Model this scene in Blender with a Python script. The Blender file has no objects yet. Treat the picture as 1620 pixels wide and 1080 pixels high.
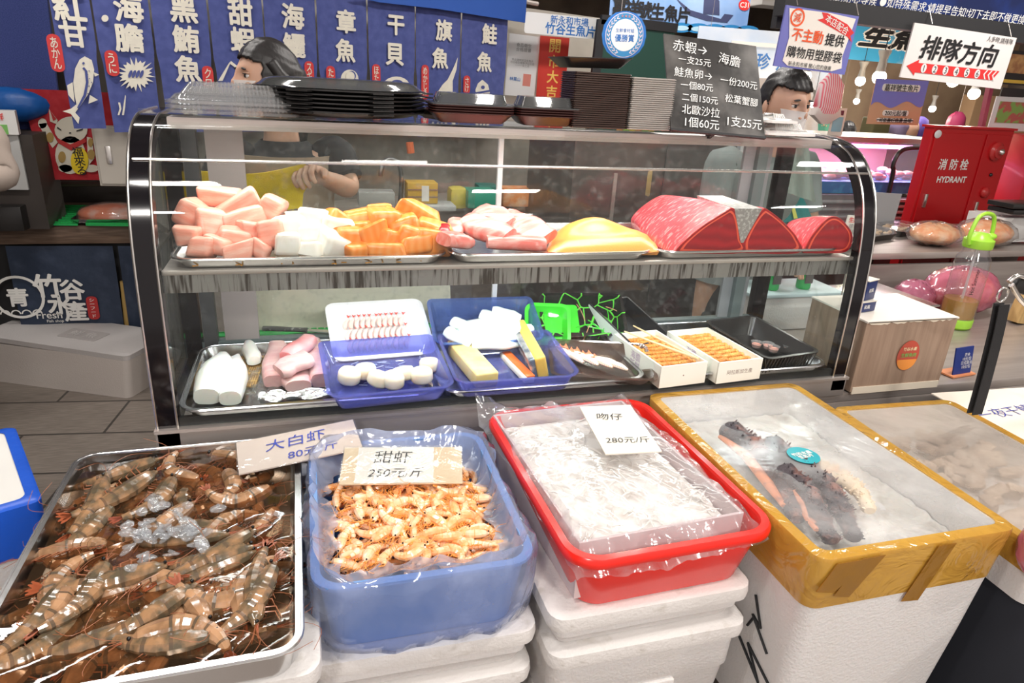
import bpy, bmesh, math, random
from mathutils import Vector, Matrix, Euler
random.seed(7)
PI = math.pi
SC = bpy.context.scene
COL = SC.collection
# ------------------------------------------------------------------ camera
F_PX, CAM_H = 1080.0, 1.50          # focal length in px of a 1620 px wide frame, eye height
def _cam_axes(yaw, pitch, roll):
    ca, sa, cb, sb, cc, sc_ = math.cos(yaw), math.sin(yaw), math.cos(pitch), math.sin(pitch), math.cos(roll), math.sin(roll)
    f = Vector((sa*cb, ca*cb, -sb)); r = Vector((ca, -sa, 0)); d = f.cross(r)
    return (r*cc + d*sc_), (d*cc - r*sc_), f
CR, CD, CF = _cam_axes(.2964, .3691, -.0569)
cam_data = bpy.data.cameras.new('camera'); cam = bpy.data.objects.new('camera', cam_data); COL.objects.link(cam)
cam_data.lens = 36*F_PX/1620; cam_data.sensor_width = 36; cam_data.clip_start = .02; cam_data.clip_end = 60
cam.matrix_world = Matrix(((CR.x, -CD.x, -CF.x, 0), (CR.y, -CD.y, -CF.y, 0), (CR.z, -CD.z, -CF.z, CAM_H), (0, 0, 0, 1)))
SC.camera = cam
SC.view_settings.view_transform = 'Standard'; SC.view_settings.look = 'None'
SC.view_settings.gamma = 1; SC.view_settings.use_curve_mapping = False
SC.view_settings.exposure = 0.35
SC.cycles.transparent_max_bounces = 40; SC.cycles.max_bounces = 10; SC.cycles.diffuse_bounces = 4
SC.cycles.glossy_bounces = 5; SC.cycles.transmission_bounces = 8
SC.cycles.caustics_reflective = False; SC.cycles.caustics_refractive = False
SC.cycles.sample_clamp_indirect = 6
# ------------------------------------------------------------------ world and main lights
w = bpy.data.worlds.new('market_air'); SC.world = w; w.use_nodes = True
w.node_tree.nodes['Background'].inputs[0].default_value = (1, .90, .84, 1)
w.node_tree.nodes['Background'].inputs[1].default_value = .46
def area(name, loc, sx, sy, power, col=(1, 1, 1), rot=(0, 0, 0)):
    l = bpy.data.lights.new(name, 'AREA'); l.shape = 'RECTANGLE'; l.size = sx; l.size_y = sy; l.energy = power; l.color = col
    o = bpy.data.objects.new(name, l); COL.objects.link(o); o.location = loc; o.rotation_euler = rot; return o
# fluorescent battens over the aisle and the stall, plus three added fill lamps (their bodies are built further down)
LAMPS = [(-.9, -1.1, 2.45, .1, 36), (1.3, -1.3, 2.45, .1, 40), (3.2, -.6, 2.5, .1, 26), (-.55, .45, 2.6, .12, 11), (.95, .25, 2.6, .12, 14), (.3, 1.2, 2.6, .1, 8), (2.4, 1.5, 2.6, 0, 15), (-.9, 2.7, 2.6, .2, 16), (1.3, 2.9, 2.6, .2, 20), (2.6, 4.6, 2.85, .1, 22), (5.2, 5.2, 2.8, .1, 60), (3.4, 8.0, 2.9, .1, 90)]  # first three, out in front of the stall, are added to brighten front faces
for x, y, z, r, p in LAMPS:
    area('batten_light', (x, y, z-.06), .34 if y < 2 else 1.2, .16 if y < 2 else .09, p, (1, .95, .90), (0, 0, r))
# light strips inside the display case, above the shelf and above the deck
area('case_strip_light', (.57, 1.72, 1.368), 1.7, .05, 7, (1, .98, .94), (math.radians(-4), 0, 0))
area('case_strip_light', (.57, 1.60, 1.028), 1.66, .03, 4, (.95, .98, 1), (math.radians(18), 0, 0))

# ------------------------------------------------------------------ helpers
def ray(px, py): return CR*(px-810) + CD*(py-540) + CF*F_PX
def P(px, py, x=None, y=None, z=None):
    r = ray(px, py)
    t = y/r.y if y is not None else ((z-CAM_H)/r.z if z is not None else x/r.x)
    return r*t + Vector((0, 0, CAM_H))
def PL(px, py, o, n):
    r = ray(px, py); c = Vector((0, 0, CAM_H)); return c + r*((o-c).dot(n)/r.dot(n))
MATS = {}
def _nodes(m): m.use_nodes = True; nt = m.node_tree; return nt, nt.nodes, nt.links
def mat(name, col, rough=.5, metal=0, spec=.5, nz=None, bump=None, sss=0, coat=0, emit=0, sheen=0, stretch=None, trans=0, wave=None, ior=None, aniso=0):
    if name in MATS: return MATS[name]
    m = bpy.data.materials.new(name); MATS[name] = m; nt, N, L = _nodes(m); b = N['Principled BSDF']
    c = (*col, 1)
    b.inputs['Base Color'].default_value = c; b.inputs['Roughness'].default_value = rough; b.inputs['Metallic'].default_value = metal
    b.inputs['Specular IOR Level'].default_value = spec
    if sss: b.inputs['Subsurface Weight'].default_value = sss; b.inputs['Subsurface Radius'].default_value = (.012, .006, .004); b.inputs['Subsurface Scale'].default_value = 1
    if coat: b.inputs['Coat Weight'].default_value = coat; b.inputs['Coat Roughness'].default_value = .08
    if sheen: b.inputs['Sheen Weight'].default_value = sheen
    if trans: b.inputs['Transmission Weight'].default_value = trans
    if ior: b.inputs['IOR'].default_value = ior
    if emit: b.inputs['Emission Color'].default_value = c; b.inputs['Emission Strength'].default_value = emit
    tc = N.new('ShaderNodeTexCoord'); src = tc.outputs['Object']
    if stretch:
        mp = N.new('ShaderNodeMapping'); mp.inputs['Scale'].default_value = stretch; L.new(src, mp.inputs[0]); src = mp.outputs[0]
    if nz:
        sc_, c2, lo, hi = nz
        n = N.new('ShaderNodeTexNoise'); n.inputs['Scale'].default_value = sc_; n.inputs['Detail'].default_value = 5; L.new(src, n.inputs[0])
        r = N.new('ShaderNodeValToRGB'); r.color_ramp.elements[0].position = lo; r.color_ramp.elements[1].position = hi
        r.color_ramp.elements[0].color = c; r.color_ramp.elements[1].color = (*c2, 1); L.new(n.outputs['Fac'], r.inputs[0]); L.new(r.outputs[0], b.inputs['Base Color'])
    if wave:
        sc_, c2, dist, typ = wave
        n = N.new('ShaderNodeTexWave'); n.wave_type = typ; n.inputs['Scale'].default_value = sc_; n.inputs['Distortion'].default_value = dist; n.inputs['Detail'].default_value = 3; L.new(src, n.inputs[0])
        mx = N.new('ShaderNodeMix'); mx.data_type = 'RGBA'; L.new(n.outputs['Fac'], mx.inputs[0]); mx.inputs[6].default_value = c; mx.inputs[7].default_value = (*c2, 1)
        L.new(mx.outputs[2], b.inputs['Base Color'])
    if bump:
        n = N.new('ShaderNodeTexNoise'); n.inputs['Scale'].default_value = bump[0]; n.inputs['Detail'].default_value = 4; L.new(src, n.inputs[0])
        bp = N.new('ShaderNodeBump'); bp.inputs['Strength'].default_value = bump[1]; bp.inputs['Distance'].default_value = bump[2] if len(bump) > 2 else .002
        L.new(n.outputs['Fac'], bp.inputs['Height']); L.new(bp.outputs[0], b.inputs['Normal'])
    return m
def film(name, tint=(1, 1, 1), body=(1, 1, 1), op=0.1, gloss=.08, rough=.08, nz=None, bump=None, refl=1.0, stretch=None):
    """thin clear sheet: transparent + a little milky body + mirror reflection. nz=(scale, lo, hi, max opacity)"""
    if name in MATS: return MATS[name]
    m = bpy.data.materials.new(name); MATS[name] = m; nt, N, L = _nodes(m); N.remove(N['Principled BSDF']); out = N['Material Output']
    tc = N.new('ShaderNodeTexCoord'); src = tc.outputs['Object']
    if stretch:
        mp = N.new('ShaderNodeMapping'); mp.inputs['Scale'].default_value = stretch; L.new(src, mp.inputs[0]); src = mp.outputs[0]
    tr = N.new('ShaderNodeBsdfTransparent'); tr.inputs[0].default_value = (*tint, 1)
    df = N.new('ShaderNodeBsdfDiffuse'); df.inputs[0].default_value = (*body, 1)
    tl = N.new('ShaderNodeBsdfTranslucent'); tl.inputs[0].default_value = (*body, 1)
    md = N.new('ShaderNodeMixShader'); md.inputs[0].default_value = .4; L.new(df.outputs[0], md.inputs[1]); L.new(tl.outputs[0], md.inputs[2])
    mb = N.new('ShaderNodeMixShader'); L.new(tr.outputs[0], mb.inputs[1]); L.new(md.outputs[0], mb.inputs[2]); mb.inputs[0].default_value = op
    if nz:
        n = N.new('ShaderNodeTexNoise'); n.inputs['Scale'].default_value = nz[0]; n.inputs['Detail'].default_value = 6; L.new(src, n.inputs[0])
        mr = N.new('ShaderNodeMapRange'); mr.inputs[1].default_value = nz[1]; mr.inputs[2].default_value = nz[2]; mr.inputs[3].default_value = op; mr.inputs[4].default_value = nz[3]
        L.new(n.outputs['Fac'], mr.inputs[0]); L.new(mr.outputs[0], mb.inputs[0])
    gl = N.new('ShaderNodeBsdfGlossy'); gl.inputs['Roughness'].default_value = rough
    fr = N.new('ShaderNodeLayerWeight'); fr.inputs[0].default_value = .5
    pw = N.new('ShaderNodeMath'); pw.operation = 'POWER'; pw.inputs[1].default_value = 4; L.new(fr.outputs['Facing'], pw.inputs[0])
    p2 = N.new('ShaderNodeMath'); p2.operation = 'MULTIPLY_ADD'; p2.inputs[1].default_value = .8; p2.inputs[2].default_value = .018; L.new(pw.outputs[0], p2.inputs[0])
    ad = N.new('ShaderNodeMath'); ad.operation = 'MULTIPLY_ADD'; ad.inputs[1].default_value = refl; ad.inputs[2].default_value = gloss; ad.use_clamp = True; L.new(p2.outputs[0], ad.inputs[0])
    mg = N.new('ShaderNodeMixShader'); L.new(ad.outputs[0], mg.inputs[0]); L.new(mb.outputs[0], mg.inputs[1]); L.new(gl.outputs[0], mg.inputs[2])
    if bump:
        n = N.new('ShaderNodeTexNoise'); n.inputs['Scale'].default_value = bump[0]; n.inputs['Detail'].default_value = 3; n.inputs['Distortion'].default_value = bump[2] if len(bump) > 2 else .6; L.new(src, n.inputs[0])
        bp = N.new('ShaderNodeBump'); bp.inputs['Strength'].default_value = bump[1]; bp.inputs['Distance'].default_value = .01; L.new(n.outputs['Fac'], bp.inputs['Height'])
        for q in (gl, df, tl, fr): L.new(bp.outputs[0], q.inputs['Normal'])
    L.new(mg.outputs[0], out.inputs[0]); return m

WM = {}
def tag(o, label=None, cat=None, group=None, kind=None):
    if label: o['label'] = label
    if cat: o['category'] = cat
    if group: o['group'] = group
    if kind: o['kind'] = kind
    return o
def thing(name, label, cat, loc=(0, 0, 0), rot=0, group=None, mtx=None):
    o = bpy.data.objects.new(name, None); COL.objects.link(o); o.empty_display_size = .05
    if mtx is None: mtx = Matrix.Translation(loc) @ (Euler(rot).to_matrix().to_4x4() if hasattr(rot, '__len__') else Matrix.Rotation(rot, 4, 'Z'))
    o.matrix_world = mtx; WM[o.name] = mtx.copy(); return tag(o, label, cat, group)
class MB:
    def __init__(s): s.bm = bmesh.new()
    def _fin(s, vs, M, mi, fs=None):
        if M is not None: bmesh.ops.transform(s.bm, matrix=M, verts=vs)
        if mi and fs:
            for f in fs: f.material_index = mi
    def box(s, c, d, rz=0, bev=0, seg=2, mi=0, M=None, jit=0, taper=1):
        r = bmesh.ops.create_cube(s.bm, size=1); vs = r['verts']
        for v in vs:
            k = taper if v.co.z < 0 else 1
            v.co = Vector((v.co.x*d[0]*k, v.co.y*d[1]*k, v.co.z*d[2]))
            if jit: v.co += Vector((random.uniform(-1, 1)*d[0], random.uniform(-1, 1)*d[1], random.uniform(-1, 1)*d[2]))*jit
        fs = list({f for v in vs for f in v.link_faces})
        if bev:
            es = list({e for v in vs for e in v.link_edges})
            rr = bmesh.ops.bevel(s.bm, geom=es, offset=bev, segments=seg, affect='EDGES', profile=.6, clamp_overlap=True)
            vs = list({v for f in rr['faces'] for v in f.verts} | {v for v in vs if v.is_valid}); fs = list({f for v in vs for f in v.link_faces})
        T = Matrix.Translation(c) @ (Euler(rz).to_matrix().to_4x4() if hasattr(rz, '__len__') else Matrix.Rotation(rz, 4, 'Z'))
        s._fin(vs, (M @ T) if M is not None else T, mi, fs); return s
    def loft(s, rings, cap=True, mi=0, closed=True, capmi=None, loop=False):
        R = [[s.bm.verts.new(p) for p in ring] for ring in rings]; n = len(R[0]); rng = range(n if closed else n-1)
        pairs = list(zip(R[:-1], R[1:])) + ([(R[-1], R[0])] if loop else [])
        for a, b in pairs:
            for i in rng:
                j = (i+1) % n
                f = s.bm.faces.new((a[i], a[j], b[j], b[i])); f.material_index = mi
        if cap and closed and not loop:
            for q, rev in ((R[0], True), (R[-1], False)):
                try: f = s.bm.faces.new(q[::-1] if rev else q); f.material_index = mi if capmi is None else capmi
                except ValueError: pass
        return s
    def tube(s, pts, rs, n=8, mi=0, flat=1.0, cap=True):
        pts = [Vector(p) for p in pts]
        if not hasattr(rs, '__len__'): rs = [rs]*len(pts)
        rings = []; up = None
        for i, p in enumerate(pts):
            t = (pts[min(i+1, len(pts)-1)] - pts[max(i-1, 0)]).normalized()
            if up is None: up = Vector((0, 0, 1)) if abs(t.z) < .9 else Vector((1, 0, 0))
            u = t.cross(up); u = u.normalized() if u.length > 1e-6 else Vector((1, 0, 0)); v = u.cross(t).normalized(); up = v
            rings.append([p + (u*math.cos(2*PI*k/n) + v*math.sin(2*PI*k/n)*flat)*rs[i] for k in range(n)])
        return s.loft(rings, cap, mi)
    def sph(s, c, r, sc=(1, 1, 1), n=12, mi=0, rot=None):
        q = bmesh.ops.create_uvsphere(s.bm, u_segments=n, v_segments=max(6, n*2//3), radius=r); vs = q['verts']
        T = Matrix.Translation(c) @ (Euler(rot).to_matrix().to_4x4() if rot else Matrix()) @ Matrix.Diagonal((*sc, 1))
        s._fin(vs, T, mi, {f for v in vs for f in v.link_faces}); return s
    def lathe(s, prof, c=(0, 0, 0), n=32, mi=0, cap=True):
        c = Vector(c); return s.loft([[c + Vector((r*math.cos(2*PI*k/n), r*math.sin(2*PI*k/n), z)) for k in range(n)] for r, z in prof], cap, mi)
    def poly(s, pts, thick=None, mi=0):
        pts = [Vector(p) for p in pts]
        if thick is None:
            try: f = s.bm.faces.new([s.bm.verts.new(p) for p in pts]); f.material_index = mi
            except ValueError: pass
            return s
        t = Vector(thick); return s.loft([pts, [p+t for p in pts]], True, mi)
    def grid(s, fn, nu, nv, mi=0):
        V = [[s.bm.verts.new(fn(i/nu, j/nv)) for j in range(nv+1)] for i in range(nu+1)]
        for i in range(nu):
            for j in range(nv):
                f = s.bm.faces.new((V[i][j], V[i+1][j], V[i+1][j+1], V[i][j+1])); f.material_index = mi
        return s
    def jit(s, a):
        for v in s.bm.verts: v.co += Vector((random.uniform(-a, a), random.uniform(-a, a), random.uniform(-a, a)))
        return s
    def out(s, name, m, parent=None, smooth=True, world=False, solid=0, sub=0, loc=None, ang=40):
        if world and parent is not None:
            bmesh.ops.transform(s.bm, matrix=WM[parent.name].inverted(), verts=s.bm.verts)
        bmesh.ops.recalc_face_normals(s.bm, faces=s.bm.faces)
        if solid:
            s.bm.normal_update(); bmesh.ops.solidify(s.bm, geom=s.bm.faces[:], thickness=solid)
        me = bpy.data.meshes.new(name); 
        if smooth:
            for f in s.bm.faces: f.smooth = True
            s.bm.normal_update()
            for e in s.bm.edges:
                if len(e.link_faces) == 2 and e.calc_face_angle(0) > math.radians(ang): e.smooth = False
        s.bm.to_mesh(me); s.bm.free()
        for q in (m if isinstance(m, (list, tuple)) else [m]): me.materials.append(q)
        o = bpy.data.objects.new(name, me); COL.objects.link(o)
        if parent is not None: o.parent = parent; WM[o.name] = WM[parent.name]
        else: WM[o.name] = Matrix()
        if sub: md = o.modifiers.new('s', 'SUBSURF'); md.levels = md.render_levels = sub
        if loc is not None: o.location = loc
        return o
def rr(w, d, r, z, n=5, cx=0, cy=0, wob=0, ph=0):
    """rounded rectangle ring"""
    out = []
    for k, (sx, sy) in enumerate(((1, 1), (-1, 1), (-1, -1), (1, -1))):
        for i in range(n+1):
            a = PI/2*(k + i/n); out.append(Vector((cx + sx*(w/2-r) + r*math.cos(a), cy + sy*(d/2-r) + r*math.sin(a), z)))
    return out
def densify(ring, step):
    o = []
    for i, p in enumerate(ring):
        q = ring[(i+1) % len(ring)]; k = max(1, int((q-p).length/step))
        for j in range(k): o.append(p.lerp(q, j/k))
    return o
def kids(o): return [c for c in bpy.data.objects if c.parent == o]
KID = {}
def dup(root, mtx, label=None, group=None):
    if root.name not in KID: KID[root.name] = [(c, [g for g in kids(c)]) for c in kids(root)]
    r = root.copy(); COL.objects.link(r); r.matrix_world = mtx; WM[r.name] = mtx.copy()
    if label: r['label'] = label
    if group: r['group'] = group
    for ch, gs in KID[root.name]:
        c = ch.copy(); COL.objects.link(c); c.parent = r
        for g in gs: d = g.copy(); COL.objects.link(d); d.parent = c
    return r
DG = None
def text(body, w=None, h=None, c=(0, 0, 0), m=None, parent=None, name='lettering', bold=.01, mtx=None, z=.002, rot=0, ls=1.0, align='CENTER', cs=1.0, shear=0, ext=0):
    """flat lettering centred on c (parent's x right, y up), fitted to w and/or h"""
    cu = bpy.data.curves.new(name, 'FONT'); cu.body = body; cu.size = 1; cu.offset = min(bold, 0); cu.align_x = align; cu.space_line = ls; cu.space_character = cs; cu.shear = shear; cu.resolution_u = 3
    t = bpy.data.objects.new(name, cu); COL.objects.link(t)
    me = bpy.data.meshes.new_from_object(t.evaluated_get(bpy.context.evaluated_depsgraph_get())); bpy.data.objects.remove(t)
    me.name = name
    xs = [v.co.x for v in me.vertices]; ys = [v.co.y for v in me.vertices]
    if not xs: return None
    bw, bh = max(xs)-min(xs), max(ys)-min(ys); cx, cy = (max(xs)+min(xs))/2, (max(ys)+min(ys))/2
    sx = (w/bw) if w else (h/bh); sy = (h/bh) if h else sx
    if bold >= .006:      # heavier strokes: the outline repeated a hair's breadth around itself
        bm = bmesh.new(); bm.from_mesh(me); g0 = bm.verts[:] + bm.edges[:] + bm.faces[:]; bw += 2*bold; bh += 2*bold
        rings_ = [(bold, 8)] + ([(bold*.5, 6)] if bold > .045 else [])
        for r_, n_ in rings_:
            for k in range(n_):
                d_ = bmesh.ops.duplicate(bm, geom=g0); vs_ = [v for v in d_['geom'] if isinstance(v, bmesh.types.BMVert)]
                bmesh.ops.translate(bm, verts=vs_, vec=(r_*math.cos(2*PI*k/n_), r_*math.sin(2*PI*k/n_), .00004*(k+1)))
        bm.to_mesh(me); bm.free()
    T = Matrix.Translation((c[0], c[1], z)) @ Matrix.Rotation(rot, 4, 'Z') @ Matrix.Diagonal((sx, sy, 1, 1)) @ Matrix.Translation((-cx, -cy, 0))
    if mtx is not None: T = mtx @ T
    me.transform(T); me.materials.clear(); me.materials.append(m)
    o = bpy.data.objects.new(name, me); COL.objects.link(o); o.parent = parent
    if parent is not None and parent.name in WM: WM[o.name] = WM[parent.name]
    return o
def frame3(TL, TR, BL, yl, yr=None, ybl=None):
    """frame of a flat sign: x along its top edge, y up, z towards the viewer"""
    yr = yl if yr is None else yr; ybl = yl if ybl is None else ybl
    a = P(*TL, y=yl); b = P(*TR, y=yr); c = P(*BL, y=ybl)
    return frame_pts(a, b, c)
def frame_pts(a, b, c):
    X = (b-a).normalized(); Y = (a-c); Y = (Y - X*Y.dot(X)).normalized(); Z = X.cross(Y)
    w_, h_ = (b-a).length, abs((a-c).dot(Y)); o = c + X*((a-c).dot(X))*0
    return Matrix(((X.x, Y.x, Z.x, o.x), (X.y, Y.y, Z.y, o.y), (X.z, Y.z, Z.z, o.z), (0, 0, 0, 1))), w_, h_
def board(name, part, label, cat, TL, TR, BL, yl, m, yr=None, th=.006, r=0, ybl=None, group=None, kind=None):
    mx, w_, h_ = frame3(TL, TR, BL, yl, yr, ybl)
    t = thing(name, label, cat, mtx=mx, group=group)
    b = MB()
    if r: b.loft([rr(w_, h_, r, z, 4, w_/2, h_/2) for z in (-th, 0)])
    else: b.box((w_/2, h_/2, -th/2), (w_, h_, th))
    b.out(part, m, t, smooth=False); return t, w_, h_
def strokes(lines, m, parent, r=.002, name='handwriting', z=.002, world=False, flat=.3):
    b = MB()
    for ln in lines: b.tube([Vector((*p, z)) if len(p) == 2 else Vector(p) for p in ln], r, 5, flat=1)
    return b.out(name, m, parent, world=world)
def spline(pts, n=8):
    pts = [Vector(p) for p in pts]; o = []
    for i in range(len(pts)-1):
        p0, p1, p2, p3 = pts[max(i-1, 0)], pts[i], pts[i+1], pts[min(i+2, len(pts)-1)]
        for k in range(n):
            t = k/n; o.append(.5*((2*p1)+(p2-p0)*t+(2*p0-5*p1+4*p2-p3)*t*t+(3*p1-p0-3*p2+p3)*t*t*t))
    return o + [pts[-1]]

# ------------------------------------------------------------------ materials
steel = mat('brushed_steel', (.62, .56, .52), .40, .7, nz=(3, (.50, .44, .41), .35, .7), stretch=(1, 12, 12))
steel_tray = mat('tray_steel', (.68, .68, .68), .22, 1, bump=(25, .15))
silver = mat('silver_trim', (.8, .78, .75), .25, 1)
black_gloss = mat('black_enamel', (.008, .007, .009), .10, 0, spec=.45)
black_plastic = mat('black_plastic', (.015, .014, .014), .28, spec=.6)
black_matte = mat('black_matte', (.02, .02, .022), .6)
dark_grey = mat('dark_grey_metal', (.07, .072, .075), .45, .4)
white_paint = mat('white_paint', (.8, .79, .77), .5)
paper = mat('white_card', (.82, .8, .76), .7)
pinkcard = mat('pale_pink_card', (.82, .70, .64), .6, nz=(6, (.78, .62, .55), .4, .7))
foam = mat('white_styrofoam', (.70, .675, .665), .65, nz=(9, (.68, .64, .61), .5, .85), bump=(160, .5, .003), sss=.1)
clear = film('clear_plastic', (.96, .97, .97), (.95, .95, .95), .05, .05, .05)
clear_thick = film('ribbed_clear_plastic', (.93, .94, .95), (.95, .94, .93), .16, .10, .08)
glass = film('case_glass', (.95, .97, .96), (.75, .75, .73), .004, .0, .015, nz=(55, .62, .80, .08), refl=.9)
glass_top = film('case_top_glass', (.9, .94, .92), (.6, .6, .56), .03, .03, .03, nz=(38, .50, .78, .25), refl=1.1)
glass_back = film('steamed_back_glass', (.95, .96, .95), (.50, .50, .48), .015, .01, .05, nz=(45, .52, .75, .12), refl=.8)
red_plastic = mat('red_plastic', (.80, .020, .012), .25, spec=.55, coat=.15)
orange_tape = None
ink_blue = mat('blue_ink', (.03, .05, .35), .5)
ink_black = mat('black_ink', (.01, .01, .012), .5)
white_ink = mat('white_print', (.85, .84, .80), .6)
red_ink = mat('red_print', (.72, .03, .03), .55)
navy_ink = mat('navy_print', (.02, .05, .22), .5)
# ================================================================== SETTING
def tile_mat():
    m = bpy.data.materials.new('floor_tile'); nt, N, L = _nodes(m); b = N['Principled BSDF']; tc = N.new('ShaderNodeTexCoord')
    br = N.new('ShaderNodeTexBrick'); br.offset = .5; br.inputs['Scale'].default_value = 1; br.inputs['Brick Width'].default_value = .62; br.inputs['Row Height'].default_value = .31
    br.inputs['Mortar Size'].default_value = .006; br.inputs['Color1'].default_value = (.20, .165, .145, 1); br.inputs['Color2'].default_value = (.24, .205, .175, 1); br.inputs['Mortar'].default_value = (.06, .052, .046, 1)
    mp = N.new('ShaderNodeMapping'); mp.inputs['Rotation'].default_value = (0, 0, .12); L.new(tc.outputs['Object'], mp.inputs[0]); L.new(mp.outputs[0], br.inputs[0])
    n = N.new('ShaderNodeTexNoise'); n.inputs['Scale'].default_value = 14; mp2 = N.new('ShaderNodeMapping'); mp2.inputs['Scale'].default_value = (1, 9, 1); L.new(tc.outputs['Object'], mp2.inputs[0]); L.new(mp2.outputs[0], n.inputs[0])
    mx = N.new('ShaderNodeMix'); mx.data_type = 'RGBA'; mx.blend_type = 'OVERLAY'; mx.inputs[0].default_value = .55; L.new(br.outputs[0], mx.inputs[6]); L.new(n.outputs['Fac'], mx.inputs[7]); L.new(mx.outputs[2], b.inputs['Base Color'])
    b.inputs['Roughness'].default_value = .42; return m
def struct(b, name, m, **k): o = b.out(name, m, smooth=False, **k); o['kind'] = 'structure'; return o
struct(MB().box((2.5, 6, -.05), (15, 16, .1)), 'floor', tile_mat())
struct(MB().box((2.5, 6, 3.25), (15, 16, .1)), 'ceiling', mat('ceiling_grey', (.48, .46, .44), .8, nz=(3, (.34, .33, .32), .4, .7)))
struct(MB().box((2.5, 13.9, 1.6), (15, .15, 3.4)), 'wall_back', mat('far_wall', (.30, .24, .19), .8, nz=(2, (.18, .14, .12), .4, .7)))
struct(MB().box((9.6, 6, 1.6), (.15, 16, 3.4)), 'wall_right', mat('right_wall', (.34, .27, .22), .8))
struct(MB().box((-4.6, 6, 1.6), (.15, 16, 3.4)), 'wall_left', mat('left_wall', (.22, .20, .19), .8))
# stall partition behind the curtain, running obliquely like the curtain itself
NA, NB_ = Vector((-.93, 3.2, 0)), Vector((1.13, 4.1, 0))
NX = (NB_-NA).normalized(); NN = Vector((NX.y, -NX.x, 0))            # towards the viewer
ang_n = math.atan2(NX.y, NX.x)
stain = mat('stained_partition', (.27, .25, .22), .7, nz=(5, (.14, .13, .11), .4, .7))
c0 = NA + NX*1.80 - NN*.28
struct(MB().box((c0.x, c0.y, .95), (2.9, .05, 1.9), ang_n), 'wall_stall', mat('cream_partition', (.46, .43, .38), .6, nz=(2, (.33, .31, .27), .4, .7)))
struct(MB().box((c0.x+NN.x*.04, c0.y+NN.y*.04, .62), (2.9, .03, 1.24), ang_n), 'wall_splash', stain)
# roof beams of the market hall
for i, (y, z) in enumerate(((5.6, 2.75), (7.4, 2.85), (10, 2.95))):
    o = struct(MB().box((2.5, y, z), (14, .12, .14)), 'trim_%d' % (i+1), mat('beam_grey', (.33, .31, .29), .6))
for i, x in enumerate((.4, 2.2, 4.6)):
    struct(MB().tube([(x, 1.8, 3.0), (x, 13.6, 3.0)], .05, 8), 'trim_%d' % (i+5), mat('pipe_grey', (.38, .36, .34), .5))
# fluorescent battens, with bodies for the three added front fill lamps too
lamp_on = mat('lit_tube', (1, .98, .95), emit=9)
fix = None
for i, (x, y, z, r, p) in enumerate(LAMPS):
    M = Matrix.Translation((x, y, z)) @ Matrix.Rotation(r, 4, 'Z') @ Matrix.Diagonal((.27 if y < 2 else 1, 1, 1, 1))
    lab = 'white ceiling lamp hanging over the stalls'
    if fix is None:
        fix = thing('ceiling_lamp', lab, 'lamp', mtx=M, group='ceiling lamps under the market roof')
        MB().box((0, 0, 0), (1.25, .09, .05), bev=.01).out('housing', white_paint, fix)
        MB().tube([(-.6, 0, -.04), (.6, 0, -.04)], .014, 10).out('tube', lamp_on, fix)
        [MB().tube([(q, 0, .02), (q, 0, .7)], .004, 6).out('hanging_rod', steel, fix) for q in (-.4, .4)]
    else: dup(fix, M)

# ================================================================== COUNTER AND DISPLAY CASE
X0, X1, YF, YB = -.355, 1.495, 1.50, 1.95
ct = thing('steel_counter', 'long brushed steel counter carrying the glass fish case', 'counter', (.57, 1.75, 0))
b = MB(); b.box((1.62, 1.86, .650), (3.95, .70, .03), bev=.004); b.out('worktop', steel, ct, world=True)
MB().box((1.62, 1.56, .30), (3.9, .03, .60)).box((-.33, 1.85, .30), (.03, .6, .60)).box((3.55, 1.85, .30), (.03, .6, .60)).out('front_panel', steel, ct, world=True, smooth=False)
MB().box((1.62, 1.525, .60), (3.93, .03, .07), bev=.005).out('edge_rail', steel, ct, world=True)
for x in (-.3, 1.5, 3.5): MB().tube([(x, 1.60, 0), (x, 1.60, .62)], .02, 10).out('leg', steel, ct, world=True)

case = thing('display_case', 'curved glass fish display case with black end frames and a steel shelf', 'display case', (.57, 1.72, .665))
prof = [(p.y, p.z) for p in spline([(0, 1.50, .72), (0, 1.503, .95), (0, 1.515, 1.12), (0, 1.54, 1.225), (0, 1.583, 1.30), (0, 1.64, 1.352), (0, 1.71, 1.377), (0, 1.79, 1.384), (0, 1.95, 1.384)], 6)]
def prof_off(d):
    o = []
    for i, (y, z) in enumerate(prof):
        a = prof[max(i-1, 0)]; c = prof[min(i+1, len(prof)-1)]; ty, tz = c[0]-a[0], c[1]-a[1]; l = math.hypot(ty, tz); o.append((y - tz/l*d*-1, z + -ty/l*d))
    return o
inner = prof_off(.03)
cb = MB()
for k, xx in ((0, X0), (1, X1-.045)):
    b = MB(); b.loft([[Vector((xx, y, z)), Vector((xx+.045, y, z)), Vector((xx+.045, y2, z2)), Vector((xx, y2, z2))] for (y, z), (y2, z2) in zip(prof, inner)])
    b.box((xx+.0225, 1.935, 1.05), (.045, .035, .66)); b.box((xx+.0225, 1.72, .705), (.045, .45, .04))
    o = b.out('end_frame', black_gloss, case, world=True)
    for e in (xx-.002, xx+.0395):      # thin chrome beads along both edges of the frame
        bb = MB(); bb.tube([(e+.003, y-.001, z+.001) for y, z in prof], .0028, 6); q = bb.out('chrome_bead', silver, o); q.parent = o
        q.data.transform(WM[case.name].inverted())
    gx = xx+.0225
    ys = [Vector((gx-.0025, y, z)) for y, z in inner] + [Vector((gx-.0025, 1.93, 1.355)), Vector((gx-.0025, 1.93, .73)), Vector((gx-.0025, 1.53, .73))]
    MB().poly(ys, (.005, 0, 0)).out('end_glass', glass, case, world=True, smooth=False)
nf = 38
MB().loft([[Vector((x, y, z)) for x in (X0+.045, X1-.045)] + [Vector((x, y2, z2)) for x in (X1-.045, X0+.045)] for (y, z), (y2, z2) in zip(prof[:nf], prof_off(.005)[:nf])]).out('curved_front_glass', glass, case, world=True)
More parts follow.
